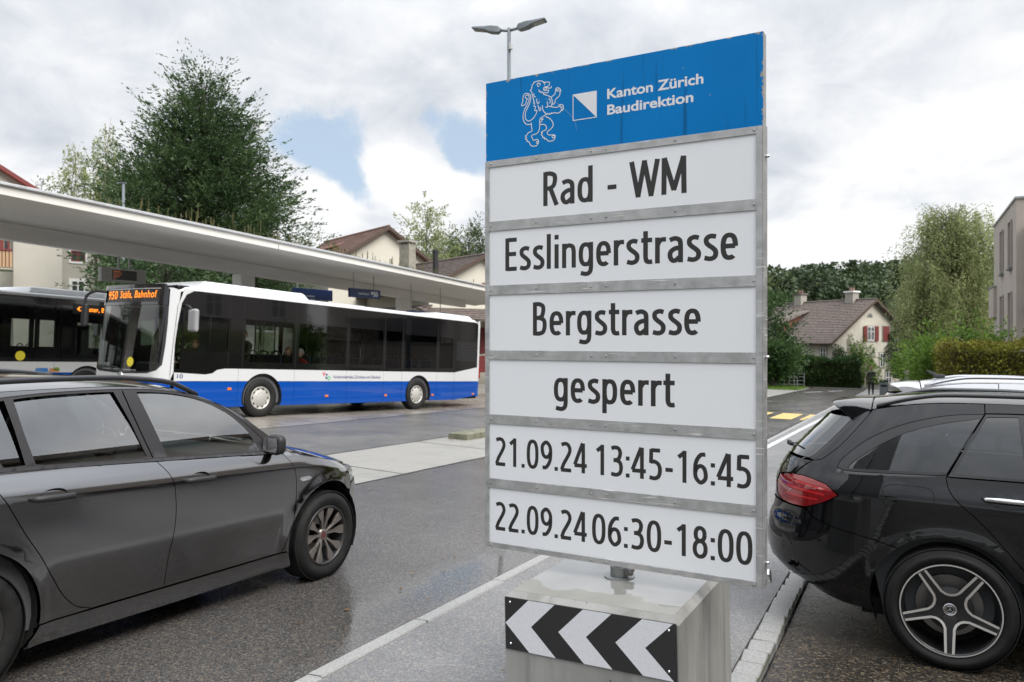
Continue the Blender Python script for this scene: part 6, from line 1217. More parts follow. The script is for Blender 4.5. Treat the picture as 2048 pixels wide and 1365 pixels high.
# weeds growing on the roof
rw = random.Random(5); mb = MB()
for k in range(1500):
    y = rw.uniform(11.5, 31); x = rw.uniform(-20.8, -16.9); h = rw.uniform(.12, .4) * (1.9 if rw.random() < .12 else 1) * (0.6 if y > 27 else 1); a = rw.uniform(0, pi); w = rw.uniform(.008, .02); z = ztop(y) + .02; lx, ly = rw.uniform(-.1, .1), rw.uniform(-.1, .1)
    mb.add([(x - w * cos(a), y - w * sin(a), z), (x + w * cos(a), y + w * sin(a), z), (x + lx, y + ly, z + h)], [(0, 1, 2)])
    if h > .35:
        for q in range(6): zz_ = z + h * (.5 + q * .085); mb.add([(x + lx * .7 - .03, y + ly * .7, zz_), (x + lx * .7 + .03, y + ly * .7 + .01, zz_ + .01), (x + lx * .7, y + ly * .7, zz_ + .045)], [(0, 1, 2)])
o = mb.obj('roof_weeds', leafmat('dry weeds', (.07, .09, .03), (.16, .15, .07), (.28, .22, .12), 1.5), None, fix=False); o['kind'] = 'stuff'
# hanging departure display and line signs
dsp = empty('departure_display', (-20.2, 14.5, 3.33), label='grey departure display with dim orange rows hanging under the canopy', cat='display')
M['dsp'] = mat('grey display case', (.36, .36, .34), .5, .1, noise=12, col2=(.40, .40, .38))
box('display_case', -.08, .08, -.70, .72, 0, .40, M['dsp'], dsp, bevel=.02); box('display_screen', .081, .09, -.38, .40, .06, .34, M['sign_black'], dsp)
for k in range(10): box('display_rib', .081, .088, (.44 + k * .05 if k < 5 else -.66 + (k - 5) * .05), (.46 + k * .05 if k < 5 else -.64 + (k - 5) * .05), .03, .37, M['dsp'], dsp)
for k, t_ in enumerate(('Rapperswil Gleis 2', 'Zürich HB   Gleis 3', 'Uster Bahnhof', 'Stäfa')): lettering('display_text', t_, M['led_dim'], dsp, lambda u, v: (.092, -.34 + u, .285 - k * .065 + v), .022, None)
for y in (-.05, .30): MB().tube([(-.1, y, .40), (-.1, y, zbm(14.5) - 3.33)], .03, 8).obj('hanger', M['galv'], dsp)
M['navy_sign'] = mat('navy sign', (.008, .022, .085), .35, noise=8, col2=(.01, .028, .1))
def line_sign(x, y, z, num, lines, label, L=1.78, h=.33, nx=1.2):
    s = empty('line_sign', (x, y, z), label=label, cat='line sign', group='blue line number signs under the canopy'); box('sign_panel', -.05, .05, 0, L, 0, h, M['navy_sign'], s, bevel=.004)
    for yy in (.25, L - .35): MB().tube([(0, yy, h), (0, yy, ztop(y) - .2 - z)], .018, 8).obj('hanger', M['galv'], s)
    if num: lettering('line_number', num, M['letter_w'], s, lambda u, v: (.052, nx + u, .08 + v), .17, .42, .02)
    for k, t_ in enumerate(lines): lettering('line_text', t_, M['letter_w'], s, lambda u, v: (.052, (.46 if nx > 1 else .56) + u, .12 - k * .13 + v), .065, .64, .0)
line_sign(-18.0, 21.95, 3.22, '950', ['Stäfa Bahnhof'], 'blue sign showing line 950 hanging under the canopy')
line_sign(-21.6, 22.9, 3.28, '940', ['Männedorf Bahnhof', 'Meilen'], 'blue sign showing line 940 partly hidden behind the bus roof', 2.3, .45, .05)
line_sign(-18.0, 25.6, 2.55, '', [], 'long low blue sign edge just above the bus roof', 2.8, .3)
# ---------------------------------------------------------------- vegetation
M['leaf_tree'] = leafmat('dark tree leaves', (.02, .045, .018), (.05, .09, .034), (.12, .17, .06), .8, .3, .3)
M['leaf_birch'] = leafmat('birch leaves', (.14, .175, .07), (.26, .30, .13), (.40, .42, .21), .3, .6)
M['leaf_hedge'] = leafmat('yellowing hornbeam leaves', (.09, .06, .015), (.20, .21, .03), (.42, .42, .07), .9)
M['leaf_green'] = leafmat('fresh green leaves', (.05, .10, .016), (.11, .20, .03), (.24, .34, .06), .8, .5)
M['leaf_dark'] = leafmat('dark shrub leaves', (.016, .038, .012), (.04, .085, .024), (.09, .15, .04), .7)
M['leaf_wood'] = leafmat('forest foliage', (.03, .052, .026), (.052, .08, .036), (.09, .12, .05), .06, .2)
M['leaf_wood2'] = leafmat('mixed wood foliage', (.04, .065, .03), (.08, .11, .045), (.15, .18, .07), .08, .3)
M['bark'] = mat('bark', (.05, .042, .035), .9, noise=9, col2=(.09, .08, .065), stretch=(1, 1, .2), bump=.6)
M['birch_bark'] = mat('birch bark', (.35, .33, .3), .8, noise=7, col2=(.06, .055, .05), stretch=(1, 1, 2), bump=.4, contrast=(.5, .7))
def leaf_cloud(name, pts, dirs, size, m, parent, seed=0, flat=0.5, aspect=0.5, jitter=0.5):
    """one small leaf-shaped quad at each point"""
    r = np.random.default_rng(seed); n = len(pts); P = np.asarray(pts, float); D = np.asarray(dirs, float)
    D = D + r.normal(0, jitter, (n, 3)); D /= np.linalg.norm(D, axis=1)[:, None] + 1e-9
    U = r.normal(0, 1, (n, 3)); U[:, 2] += flat * 2; S = np.cross(D, U); S /= np.linalg.norm(S, axis=1)[:, None] + 1e-9
    L_ = size * r.uniform(.6, 1.3, n)[:, None]; W_ = L_ * aspect
    V = np.stack([P, P + D * L_ * .5 + S * W_ * .5, P + D * L_, P + D * L_ * .5 - S * W_ * .5], 1).reshape(-1, 3)
    me = bpy.data.meshes.new(name); me.vertices.add(4 * n); me.vertices.foreach_set('co', V.ravel()); me.loops.add(4 * n); me.loops.foreach_set('vertex_index', np.arange(4 * n))
    me.polygons.add(n); me.polygons.foreach_set('loop_start', np.arange(0, 4 * n, 4)); me.polygons.foreach_set('loop_total', np.full(n, 4)); me.update(); me.materials.append(m)
    o = bpy.data.objects.new(name, me); C.objects.link(o)
    if parent: o.parent = parent
    return o
def tree(name, label, loc, H, prof, nb, per, leaf, m, bark, seed, droop=0.0, rise=0.3, trunk_r=.25, first=.12, spread=.5, group=None, cluster=.35, hang=0, cat='tree', rough=.25, spray=4.2):
    """trunk with limbs reaching out to prof(t); sprays of leaves along the outer part of every limb"""
    r = random.Random(seed); t_ = empty(name, loc, label, cat, group); nr = np.random.default_rng(seed)
    mb = MB(); tp = [(r.uniform(-.02, .02) * H * k / 8, r.uniform(-.02, .02) * H * k / 8, H * .97 * k / 8 - .3) for k in range(9)]; mb.tube(tp, [trunk_r * (1 - .92 * k / 8) for k in range(9)], 8)
    P = []; D = []
    for b in range(nb):
        t = first + (1 - first) * (1 - (1 - (b + .5) / nb) ** 1.0) ; h = H * t; a = b * 2.39996 + r.uniform(-.4, .4); R = prof(t) * r.uniform(1 - rough * 2, 1 + rough * .6)
        base = Vector(tp[min(8, int(t * 8))]); base.z = h * .92; dr = Vector((cos(a), sin(a), 0))
        end = Vector((dr.x * R, dr.y * R, h + R * rise - droop * R)); mid = base.lerp(end, .5) + Vector((0, 0, R * .12))
        path = curve_pts([base, mid, end], 5)
        if R > .3: mb.tube(path, [max(.012, trunk_r * .28 * (1 - t * .6) * (1 - .85 * i / (len(path) - 1))) for i in range(len(path))], 4, caps=False)
        k = int(per * (R / max(.1, prof(.35))) ** 1.1) + 6
        q = nr.random(k) ** .55; idx = np.clip((q * (len(path) - 1)).astype(int), 0, len(path) - 2); pa = np.array([tuple(p) for p in path]); fr = (q * (len(path) - 1) - idx)[:, None]
        c = pa[idx] * (1 - fr) + pa[idx + 1] * fr; sp = cluster * (.35 + .65 * q)[:, None] * R * spread
        nsp = max(3, k // (11 if hang else 14 if spray < 5 else 26)); cen = c[nr.integers(0, k, nsp)] + nr.normal(0, 1, (nsp, 3)) * np.array([1, 1, .55]) * sp[:nsp]      # sub-sprays
        out_ = np.array(tuple(dr)) + nr.normal(0, .45, (nsp, 3)); out_[:, 2] += rise - droop; ci = nr.integers(0, nsp, k); tt = nr.random(k)[:, None]
        sl = leaf * (spray if not hang else 2.0)
        pp = cen[ci] + out_[ci] * tt * sl + nr.normal(0, 1, (k, 3)) * leaf * (.9 if spray < 5 else .75) * (1.1 - tt)
        if hang:
            hl_ = nr.random(k); pp = cen[ci] + nr.normal(0, 1, (k, 3)) * .07 + out_[ci] * (hl_[:, None] ** .5) * .25; pp[:, 2] -= hl_ * hang * (.4 + nr.random(nsp)[ci])
        P.append(pp); D.append(out_[ci] * .7 + np.array([0, 0, -.9 if hang else .0]))
    mb.obj('trunk', bark, t_, smooth=True)
    leaf_cloud('crown', np.vstack(P), np.vstack(D), leaf, m, t_, seed, jitter=.45 if spray < 5 else .3, aspect=.5 if spray < 5 else .38); return t_
def ground_at(x, y, depth): p = at(x, y, depth); return Vector((p.x, p.y, gz(p.x, p.y)))
# big dense tree behind the canopy
g0 = ground_at(405, 600, 38.0); Htree = at(405, 128, 38.0).z - g0.z
prof_big = interp([(0, 3.4), (.2, 4.2), (.35, 4.5), (.47, 4.0), (.61, 3.0), (.73, 2.15), (.84, 1.25), (.94, .45), (1, .08)])
tree('broadleaf_tree', 'tall dense dark green tree rising behind the bus canopy', g0, Htree, prof_big, 360, 900, .17, M['leaf_tree'], M['bark'], 3, droop=.0, rise=.38, trunk_r=.35, spread=.30, rough=.22, spray=6.5)
for (px, top, dep, w_, sd_, lab) in ((150, 278, 62, 2.6, 5, 'thin pale birch with a wide loose crown left of the tall dark tree'), (212, 240, 60, 2.2, 6, 'slender birch with the higher top beside the tall dark tree')):
    gl_ = ground_at(px, 600, dep); tree('birch_tree', lab, gl_, at(px, top, dep).z - gl_.z, lambda t: w_ * sin(pi * min(.97, max(.06, t * .8 + .22))) ** .7, 90, 170, .22, M['leaf_birch'], M['birch_bark'], sd_, droop=.0, rise=.6, trunk_r=.16, spread=.5, hang=1.1, first=.3, rough=.35, group='birches behind the canopy')
for (px, top, dep, w_, sd_, lab) in ((85, 365, 75, 2.6, 8, 'low round green tree showing just above the canopy on the left'), (255, 300, 48, 2.8, 9, 'lighter green tree filling in left of the tall dark tree'), (330, 520, 30, 2.4, 10, 'dark bushy tree below the canopy behind the buses')):
    gl_ = ground_at(px, 600, dep); tree('leafy_tree', lab, gl_, at(px, top, dep).z - gl_.z, lambda t: w_ * sin(pi * min(.97, max(.08, t))) ** .6, 90, 200, .17, M['leaf_tree'] if px > 300 else M['leaf_dark'], M['bark'], sd_, rise=.4, trunk_r=.2, spread=.5)
# trees above the roofs in the middle
for (px, top, dep, w_, sd_, lab, mm) in ((800, 458, 95, 1.8, 21, 'small dark spruce above the left house roof', 'leaf_wood'), (850, 408, 88, 3.2, 22, 'tall airy birch above the house roofs', 'leaf_birch'), (903, 462, 120, 1.8, 23, 'dark spruce between the airy birch and the sign', 'leaf_wood'), (935, 470, 100, 3.4, 24, 'bushy green tree close to the left edge of the sign', 'leaf_wood2'), (962, 452, 92, 2.6, 25, 'green tree touching the left edge of the sign', 'leaf_wood2'), (878, 478, 96, 3.2, 26, 'low green tree right of the stone chimney', 'leaf_wood2')):
    gl_ = ground_at(px, 600, dep); hh = at(px, top, dep).z - gl_.z; spr = mm == 'leaf_wood'
    tree('spruce_tree' if spr else 'leafy_tree', lab, gl_, hh, (lambda t: w_ * (1.05 - t)) if spr else (lambda t: w_ * sin(pi * min(.96, max(.1, t))) ** .6), 80, 190, .30, M[mm], M['bark'], sd_, rise=-.1 if spr else .6, trunk_r=.2, spread=.4, rough=.35)
# weeping birch on the right
g1 = ground_at(1905, 700, 56.0)
tree('weeping_birch', 'large weeping birch with hanging light green branches right of the farmhouse', g1, at(1905, 415, 56).z - g1.z, lambda t: 3.3 * sin(pi * min(.95, max(.12, t * .86 + .06))) ** .62, 300, 420, .16, M['leaf_birch'], M['bark'], 31, droop=.1, rise=.45, trunk_r=.32, spread=.5, hang=1.9, first=.2, rough=.32)
g2 = ground_at(1858, 700, 54.0)
tree('weeping_birch', 'lower weeping birch leaning against the left side of the large one', g2, at(1858, 520, 54).z - g2.z, lambda t: 1.8 * sin(pi * min(.95, max(.15, t))) ** .6, 120, 260, .16, M['leaf_birch'], M['bark'], 32, rise=.45, trunk_r=.2, spread=.5, hang=1.5, first=.15)
for (px, top, dep, w_, sd_, lab, mm) in ((1524, 585, 58, 2.0, 41, 'dark green tree at the right edge of the sign', 'leaf_dark'), (1546, 690, 55, 1.2, 42, 'dense shrub tree left of the farmhouse', 'leaf_dark'), (1790, 610, 84, 4.0, 43, 'round green tree behind the farmhouse gable', 'leaf_wood2'), (1806, 640, 78, 3.2, 44, 'yellow green tree right behind the farmhouse roof', 'leaf_birch'), (1990, 520, 60, 2.6, 45, 'green tree between the birch and the grey building', 'leaf_wood2')):
    gl_ = ground_at(px, 700, dep); tree('leafy_tree', lab, gl_, at(px, top, dep).z - gl_.z, lambda t: w_ * sin(pi * min(.96, max(.12, t))) ** .55, 80, 170, .2, M[mm], M['bark'], sd_, rise=.4, trunk_r=.2, spread=.5)
# hedges
def hedge(name, label, x0, x1, y0, y1, z0, z1, n, leaf, m, seed, bump=.12, yaw=0.0, origin=None, core=None, cat='hedge'):
    o = empty(name, origin or (0, 0, 0), label, cat); o.rotation_euler = (0, 0, yaw); r = np.random.default_rng(seed); P = []; D = []
    sx, sy, sz = x1 - x0, y1 - y0, z1 - z0; areas = [sx * sz, sx * sz * .3, sy * sz, sy * sz, sx * sy]; tot = sum(areas)
    for i, a in enumerate(areas):
        k = int(n * a / tot); u, v = r.random(k), r.random(k)
        if i < 2: p = np.stack([x0 + u * sx, np.full(k, y0 if i == 0 else y1), z0 + v * sz], 1); d = (0, -1 if i == 0 else 1, .25)
        elif i < 4: p = np.stack([np.full(k, x0 if i == 2 else x1), y0 + u * sy, z0 + v * sz], 1); d = (-1 if i == 2 else 1, 0, .25)
        else: p = np.stack([x0 + u * sx, y0 + v * sy, np.full(k, z1)], 1); d = (0, -.3, 1)
        w = np.sin(p[:, 0] * 2.1 + seed) * .5 + np.sin(p[:, 0] * 5.3 + p[:, 2] * 3) * .3 + np.sin(p[:, 1] * 3.1 + p[:, 2] * 4.4) * .3
        P.append(p + np.array(d) * (w * bump)[:, None] + r.normal(0, .07, (k, 3))); D.append(np.tile(d, (k, 1)))
    leaf_cloud('foliage', np.vstack(P), np.vstack(D), leaf, m, o, seed, jitter=.8)
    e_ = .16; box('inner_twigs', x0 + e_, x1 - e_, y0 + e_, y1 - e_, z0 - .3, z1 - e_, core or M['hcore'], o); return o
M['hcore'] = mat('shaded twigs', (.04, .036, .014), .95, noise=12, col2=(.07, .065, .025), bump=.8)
zg = gz(3, 24)
hedge('hornbeam_hedge', 'clipped hedge with yellow and brown leaves behind the silver car', .9, 13, 24.0, 25.4, zg - .1, 1.50, 70000, .085, M['leaf_hedge'], 51)
for (x, y, w_, top, sd_, lab) in ((.70, 25.8, .45, 1.45, 61, 'bright green bush at the left end of the yellow hedge'), (1.3, 26.4, .75, 1.72, 62, 'fresh green shrub sticking up behind the left part of the yellow hedge'), (2.1, 26.7, .7, 1.70, 63, 'loose green shrub with upright shoots behind the yellow hedge')):
    zb = gz(x, y); tree('garden_shrub', lab, (x, y, zb), top - zb, lambda t: w_ * sin(pi * min(.93, max(.2, t))) ** .5, 60, 90, .11, M['leaf_green'], M['bark'], sd_, rise=.7, trunk_r=.04, spread=.6, first=.05, cat='shrub')
# ---------------------------------------------------------------- houses
M['tiles_brown'] = mat('brown roof tiles', (.13, .066, .05), .75, noise=5, col2=(.20, .12, .095), bump=.5, bscale=30)
M['tiles_grey'] = mat('old grey brown roof tiles', (.085, .066, .058), .85, noise=4, col2=(.16, .13, .115), bump=.5, bscale=30)
M['tiles_red'] = mat('red roof tiles', (.26, .05, .03), .7, noise=5, col2=(.3, .08, .05))
M['cream'] = mat('cream render', (.54, .52, .45), .85, noise=1.2, col2=(.56, .53, .46), bump=.15, bscale=50)
M['oldwall'] = mat('old stained render', (.56, .53, .46), .9, noise=.9, col2=(.40, .36, .30), bump=.3, bscale=30, contrast=(.4, .75))
M['beige'] = mat('beige grey render', (.48, .455, .40), .85, noise=1, col2=(.44, .42, .37), bump=.15, bscale=60)
M['taupe'] = mat('taupe render', (.40, .355, .315), .85, noise=.8, col2=(.36, .32, .285), bump=.1, bscale=60)
M['red_wood'] = mat('red painted wood', (.13, .015, .014), .55, noise=10, col2=(.17, .025, .022)); M['green_wood'] = mat('green painted wood', (.01, .07, .05), .55, noise=10, col2=(.02, .09, .065))
M['brown_wood'] = mat('dark brown wood', (.05, .03, .022), .7, noise=12, col2=(.08, .05, .035)); M['pane'] = mat('window pane', (.03, .035, .04), .08, coat=1, noise=2, col2=(.06, .065, .07)); M['wframe'] = mat('white window frame', (.7, .7, .68), .5, noise=20)
M['stone'] = mat('stone surround', (.33, .31, .28), .8, noise=8, col2=(.27, .25, .22))
def window(parent, fr, u0, u1, z0, z1, shutters=None, closed=False, mull=1, frame='wframe', sur='stone'):
    """fr(u, z, d): wall frame, d = outwards"""
    def bx_(nm, a, b_, c, d, e0, e1, m, par): mb = MB(); mb.v = [tuple(fr(u, z, e)) for e in (e0, e1) for u, z in ((a, c), (b_, c), (b_, d), (a, d))]; mb.f = [(3, 2, 1, 0), (4, 5, 6, 7), (0, 1, 5, 4), (1, 2, 6, 5), (2, 3, 7, 6), (3, 0, 4, 7)]; return mb.obj(nm, m, par)
    w = bx_('window', u0, u1, z0, z1, .004, .03, M['pane'], parent); t = .06
    for a, b_, c, d in ((u0, u0 + t, z0, z1), (u1 - t, u1, z0, z1), (u0 + t, u1 - t, z0, z0 + t), (u0 + t, u1 - t, z1 - t, z1)): bx_('frame', a, b_, c, d, .031, .06, M[frame], w)
    for k in range(mull): q = u0 + (u1 - u0) * (k + 1) / (mull + 1); bx_('frame', q - .035, q + .035, z0 + t, z1 - t, .031, .062, M[frame], w)
    bx_('frame', u0 + t, u1 - t, z0 + (z1 - z0) * .62, z0 + (z1 - z0) * .62 + .04, .031, .058, M[frame], w)
    if sur:
        for a, b_, c, d in ((u0 - .1, u0 - .003, z0 - .1, z1 + .1), (u1 + .003, u1 + .1, z0 - .1, z1 + .1), (u0 - .003, u1 + .003, z0 - .12, z0 - .003), (u0 - .003, u1 + .003, z1 + .003, z1 + .1)): bx_('surround', a, b_, c, d, .003, .045, M[sur], w)
    if shutters:
        sw_ = (u1 - u0) * .52
        for a, b_ in (((u0, (u0 + u1) / 2 - .01), ((u0 + u1) / 2 + .01, u1)) if closed else ((u0 - sw_ - .03, u0 - .03), (u1 + .03, u1 + sw_ + .03))): bx_('shutter', a, b_, z0 - .04, z1 + .04, .064, .10, M[shutters], w)
    return w
def roof_plane(name, A, B, Cc, D, m, parent, courses, th=.16, wave=0):
    """tiled slope A-B eave, D-C ridge: every course of tiles steps over the one below"""
    A, B, Cc, D = map(Vector, (A, B, Cc, D)); nrm_ = (B - A).cross(D - A).normalized()
    if nrm_.z < 0: nrm_ = -nrm_
    mb = MB(); rr = random.Random(7); n = 14
    for i in range(courses):
        t0, t1 = i / courses, (i + 1) / courses + .004
        a, b_ = A.lerp(D, t0), B.lerp(Cc, t0); c, d = B.lerp(Cc, min(1, t1)), A.lerp(D, min(1, t1)); V = []
        for k in range(n + 1): q = k / n; j = rr.uniform(-.006, .006); V += [a.lerp(b_, q) + nrm_ * (.055 + j), a.lerp(b_, q) + nrm_ * 0.0, d.lerp(c, q) + nrm_ * (.01)]
        mb.add(V, [(3 * k + 1, 3 * k + 4, 3 * k + 3, 3 * k) for k in range(n)] + [(3 * k, 3 * k + 3, 3 * k + 5, 3 * k + 2) for k in range(n)])
    mb.add([A, B, Cc, D, A - nrm_ * th, B - nrm_ * th, Cc - nrm_ * th, D - nrm_ * th], [(3, 2, 1, 0), (4, 5, 6, 7), (0, 1, 5, 4), (1, 2, 6, 5), (2, 3, 7, 6), (3, 0, 4, 7)])
    return mb.obj(name, m, parent, fix=False)
def gable_house(name, label, P0, ang, hw, L_, z0, ze, za, over, wallm, tilem, courses=24, hr=None, fascia='brown_wood', eave_flare=0.0, cat='house'):
    """P0 = foot of the gable centre in plan; ridge runs away along +y local; +x = right seen from outside the gable"""
    o = empty(name, (P0[0], P0[1], 0), label, cat); o.rotation_euler = (0, 0, ang); hr = hr or hw; hl = hw
    apex = (0, za); mb = MB()
    zl = za - (za - ze) * hl / (hl + over); zr = za - (za - ze) * hr / (hr + over)
    V = [(-hl, 0, z0), (hr, 0, z0), (hr, 0, zr), (0, 0, za), (-hl, 0, zl)]; V = V + [(x, L_, z) for x, y, z in V]
    mb.add(V, [(0, 1, 2, 3, 4), (9, 8, 7, 6, 5), (0, 5, 6, 1), (1, 6, 7, 2), (2, 7, 8, 3), (3, 8, 9, 4), (4, 9, 5, 0)]); mb.obj('wall', wallm, o)
    e = .05; go = .45
    roof_plane('roof', (-hl - over, -go, ze + e), (-hl - over, L_ + go, ze + e), (0, L_ + go, za + e), (0, -go, za + e), tilem, o, courses)
    roof_plane('roof', (hr + over, -go, ze + e), (hr + over, L_ + go, ze + e), (0.0, L_ + go, za + e - .001), (0.0, -go, za + e - .001), tilem, o, courses)
    MB().tube([(0, -go, za + e + .05), (0, L_ + go, za + e + .05)], .09, 8).obj('ridge_tiles', tilem, o)
    for s_, w_ in ((-1, hl), (1, hr)):
        mb = MB(); a = (s_ * (w_ + over), -go - .03, ze - .12); b_ = (0, -go - .03, za - .12); mb.v = [a, b_, (0, -go - .03, za + .12), (s_ * (w_ + over), -go - .03, ze + .12)]; mb.v += [(x, y + .05, z) for x, y, z in mb.v]; mb.f = [(0, 1, 2, 3), (7, 6, 5, 4), (0, 4, 5, 1), (1, 5, 6, 2), (2, 6, 7, 3), (3, 7, 4, 0)]; mb.obj('barge_board', M[fascia], o)
        MB().tube([(s_ * (w_ + over + .05), -go, ze), (s_ * (w_ + over + .05), L_ + go, ze)], .07, 8).obj('gutter', M['brown_wood'], o)
    return o
def gframe(u, z, d): return Vector((u, -d, z))
# farmhouse on the right
Pf = at(1745, 678, 66.0); ax_cam = Vector((.875, .485)); wx = ax_cam.x * CY - ax_cam.y * SY; wy = ax_cam.x * SY + ax_cam.y * CY; angF = math.atan2(wy, wx)
fh = gable_house('farmhouse', 'old farmhouse with brown tiled roof, red shutters and ivy on its gable', (Pf.x, Pf.y), angF, 5.15, 9.9, -3.2, 1.28, 5.03, .65, M['oldwall'], M['tiles_grey'], 26)
for a in ((-.75, -.25, 'red_wood', False), (1.35, 2.25, 'red_wood', True)): window(fh, gframe, a[0] if not a[3] else 1.35, (a[0] + .95) if not a[3] else 2.15, 1.55, 2.75, a[2], a[3])
for u0 in (-4.1, .95, 3.6): window(fh, gframe, u0, u0 + .7, -.75, .45)
for u0 in (-3.6, 1.75, 3.9, 4.55): window(fh, gframe, u0, u0 + (.75 if u0 < 3.5 else .5), -2.55, -1.2)
mb = MB(); pts = arc_pts(-.35, 3.55, .38, 0, 180, 14); mb.prism(pts, lambda u, v, s_: gframe(u, v, .003 + .03 * s_)); mb.obj('half_round_window', M['stone'], fh); mb = MB(); pts = arc_pts(-.35, 3.58, .26, 0, 180, 12); mb.prism(pts, lambda u, v, s_: gframe(u, v, .034 + .01 * s_)); mb.obj('half_round_pane', M['pane'], fh)
mb = MB(); mb.box(.6, 2.6, -.04, -.003, -3.2, -2.35).obj('cellar_door', M['red_wood'], fh)
def lframe(u, z, d): return Vector((-5.15 - d, u, z))
for u0 in (.6, 3.2, 5.5, 7.8): window(fh, lframe, u0, u0 + .6, -.2, .95, frame='brown_wood' if u0 > 3 else 'wframe')
for y_, h_ in ((1.6, 1.0), (7.2, 1.1)):
    c = box('chimney', -.45, .35, y_, y_ + .8, 4.4, 5.03 + h_ * .75, M['stone'], fh); box('chimney_cap', -.55, .45, y_ - .1, y_ + .9, 5.03 + h_ * .75 + .002, 5.03 + h_ * .75 + .14, M['wframe'] if y_ < 3 else M['tiles_grey'], c)
    for dx_ in (-.2, .15): MB().tube([(dx_, y_ + .4, 5.03 + h_ * .75 + .1), (dx_, y_ + .4, 5.03 + h_ * .75 + .45)], .12, 8).obj('chimney_pot', M['tiles_brown'], c)
# long shed dormer on the left slope
dm = MB(); x_e, x_r = -5.0, -1.9; zs = lambda x: 1.28 + (5.03 - 1.28) * (5.8 + x) / 5.8
dm.add([(-4.6, 5.6, zs(-4.6)), (-4.6, 5.6, 3.1), (-1.6, 5.6, zs(-1.6) + .02), (-4.6, 9.2, zs(-4.6)), (-4.6, 9.2, 3.1), (-1.6, 9.2, zs(-1.6) + .02)], [(0, 1, 2), (5, 4, 3), (0, 3, 4, 1)]); d_ = dm.obj('dormer', mat('brick red boards', (.2, .06, .04), .8, noise=10, col2=(.14, .05, .04)), fh)
MB().add([(-5.0, 5.3, 3.02), (-1.5, 5.3, zs(-1.5) + .12), (-1.5, 9.5, zs(-1.5) + .12), (-5.0, 9.5, 3.02), (-5.0, 5.3, 3.14), (-1.5, 5.3, zs(-1.5) + .2), (-1.5, 9.5, zs(-1.5) + .2), (-5.0, 9.5, 3.14)], [(3, 2, 1, 0), (4, 5, 6, 7), (0, 1, 5, 4), (1, 2, 6, 5), (2, 3, 7, 6), (3, 0, 4, 7)]).obj('dormer_roof', M['tiles_grey'], d_)
box('dormer_window', -4.66, -4.605, 6.4, 7.6, 2.15, 2.95, M['pane'], d_); box('dormer_window_frame', -4.69, -4.665, 6.95, 7.05, 2.15, 2.95, M['wframe'], d_)
# ivy and shrubs against it
Mi = fh.matrix_basis.copy() if False else Matrix.Translation((Pf.x, Pf.y, 0)) @ Matrix.Rotation(angF, 4, 'Z')
def ivy(name, label, blobs, n, m, seed, leaf=.2, cat='climber'):
    r = np.random.default_rng(seed); P = []; D = []
    for (u, z, ru, rz, dp) in blobs:
        k = int(n * ru * rz); a = r.uniform(0, 2 * pi, k); q = r.random(k) ** .5; th = r.random(k)
        x = u + ru * q * np.cos(a) * (1 + .2 * np.sin(a * 5 + u)); zz_ = z + rz * q * np.sin(a); d = -dp * (1 - q ** 2) * (.35 + .65 * th) - .06
        P.append(np.stack([x, d, zz_], 1)); D.append(np.tile((0, -1, -.5), (k, 1)))
    P = np.vstack(P); Pw = np.array([tuple(Mi @ Vector(p)) for p in P]); c = Pw.mean(0); D = np.vstack(D); o = leaf_cloud(name, Pw - c, D, leaf, m, None, seed, jitter=.6); o.location = tuple(c); return tag(o, label, cat)
ivy('ivy', 'dark ivy covering the right half of the farmhouse gable', [(3.6, .6, 1.9, 1.8, .9), (3.0, 1.2, 1.2, 1.3, .6), (4.7, -.4, 1.3, 1.5, .9), (3.3, -.7, 1.3, .9, .6), (2.7, 2.4, .35, .8, .2), (4.9, -1.6, .7, .9, .5), (5.2, .3, .9, 1.2, .5)], 420, M['leaf_dark'], 71)
ivy('climbing_shrub', 'light green climber in the middle of the farmhouse gable', [(-1.8, -.9, 1.7, 1.5, 1.1), (-.6, -1.4, 1.3, 1.4, 1.2), (-2.9, .8, .35, 1.4, .3), (-1.2, .9, .3, 1.2, .3), (-.3, .5, .4, .8, .3), (-2.1, .5, .7, 1.0, .4), (-1.3, -2.2, 1.6, 1.0, 1.2)], 420, M['leaf_green'], 72)
ivy('climbing_shrub', 'dark green climber on the left corner of the farmhouse gable', [(-4.3, -.2, .8, 1.3, .7), (-3.9, -1.0, 1.3, .8, .9), (-4.8, .6, .5, .7, .4)], 420, M['leaf_dark'], 73)
hg = ground_at(1600, 770, 62.0)
hw0 = at(1548, 678, 61.0); hw1 = at(1716, 678, 59.5); hyaw = math.atan2(hw1.y - hw0.y, hw1.x - hw0.x); zz0 = gz(hw0.x, hw0.y)
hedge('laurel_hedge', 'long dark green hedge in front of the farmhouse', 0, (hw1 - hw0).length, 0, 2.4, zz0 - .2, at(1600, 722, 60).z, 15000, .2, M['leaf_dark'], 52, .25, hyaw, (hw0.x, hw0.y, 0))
for px, top, dep, w_, sd_, lab in ((1830, 740, 56, .9, 75, 'round green bush right of the farmhouse gable'), (1850, 715, 50, 1.3, 76, 'green bush between the farmhouse and the hedge'), (1545, 715, 56, 2.2, 77, 'bush beside the right edge of the sign')):
    gl_ = ground_at(px, 700, dep); tree('garden_shrub', lab, gl_, at(px, top, dep).z - gl_.z, lambda t: w_ * sin(pi * min(.93, max(.2, t))) ** .5, 60, 110, .2, M['leaf_green'] if sd_ != 77 else M['leaf_dark'], M['bark'], sd_, rise=.6, trunk_r=.05, spread=.6, first=.05, cat='shrub')
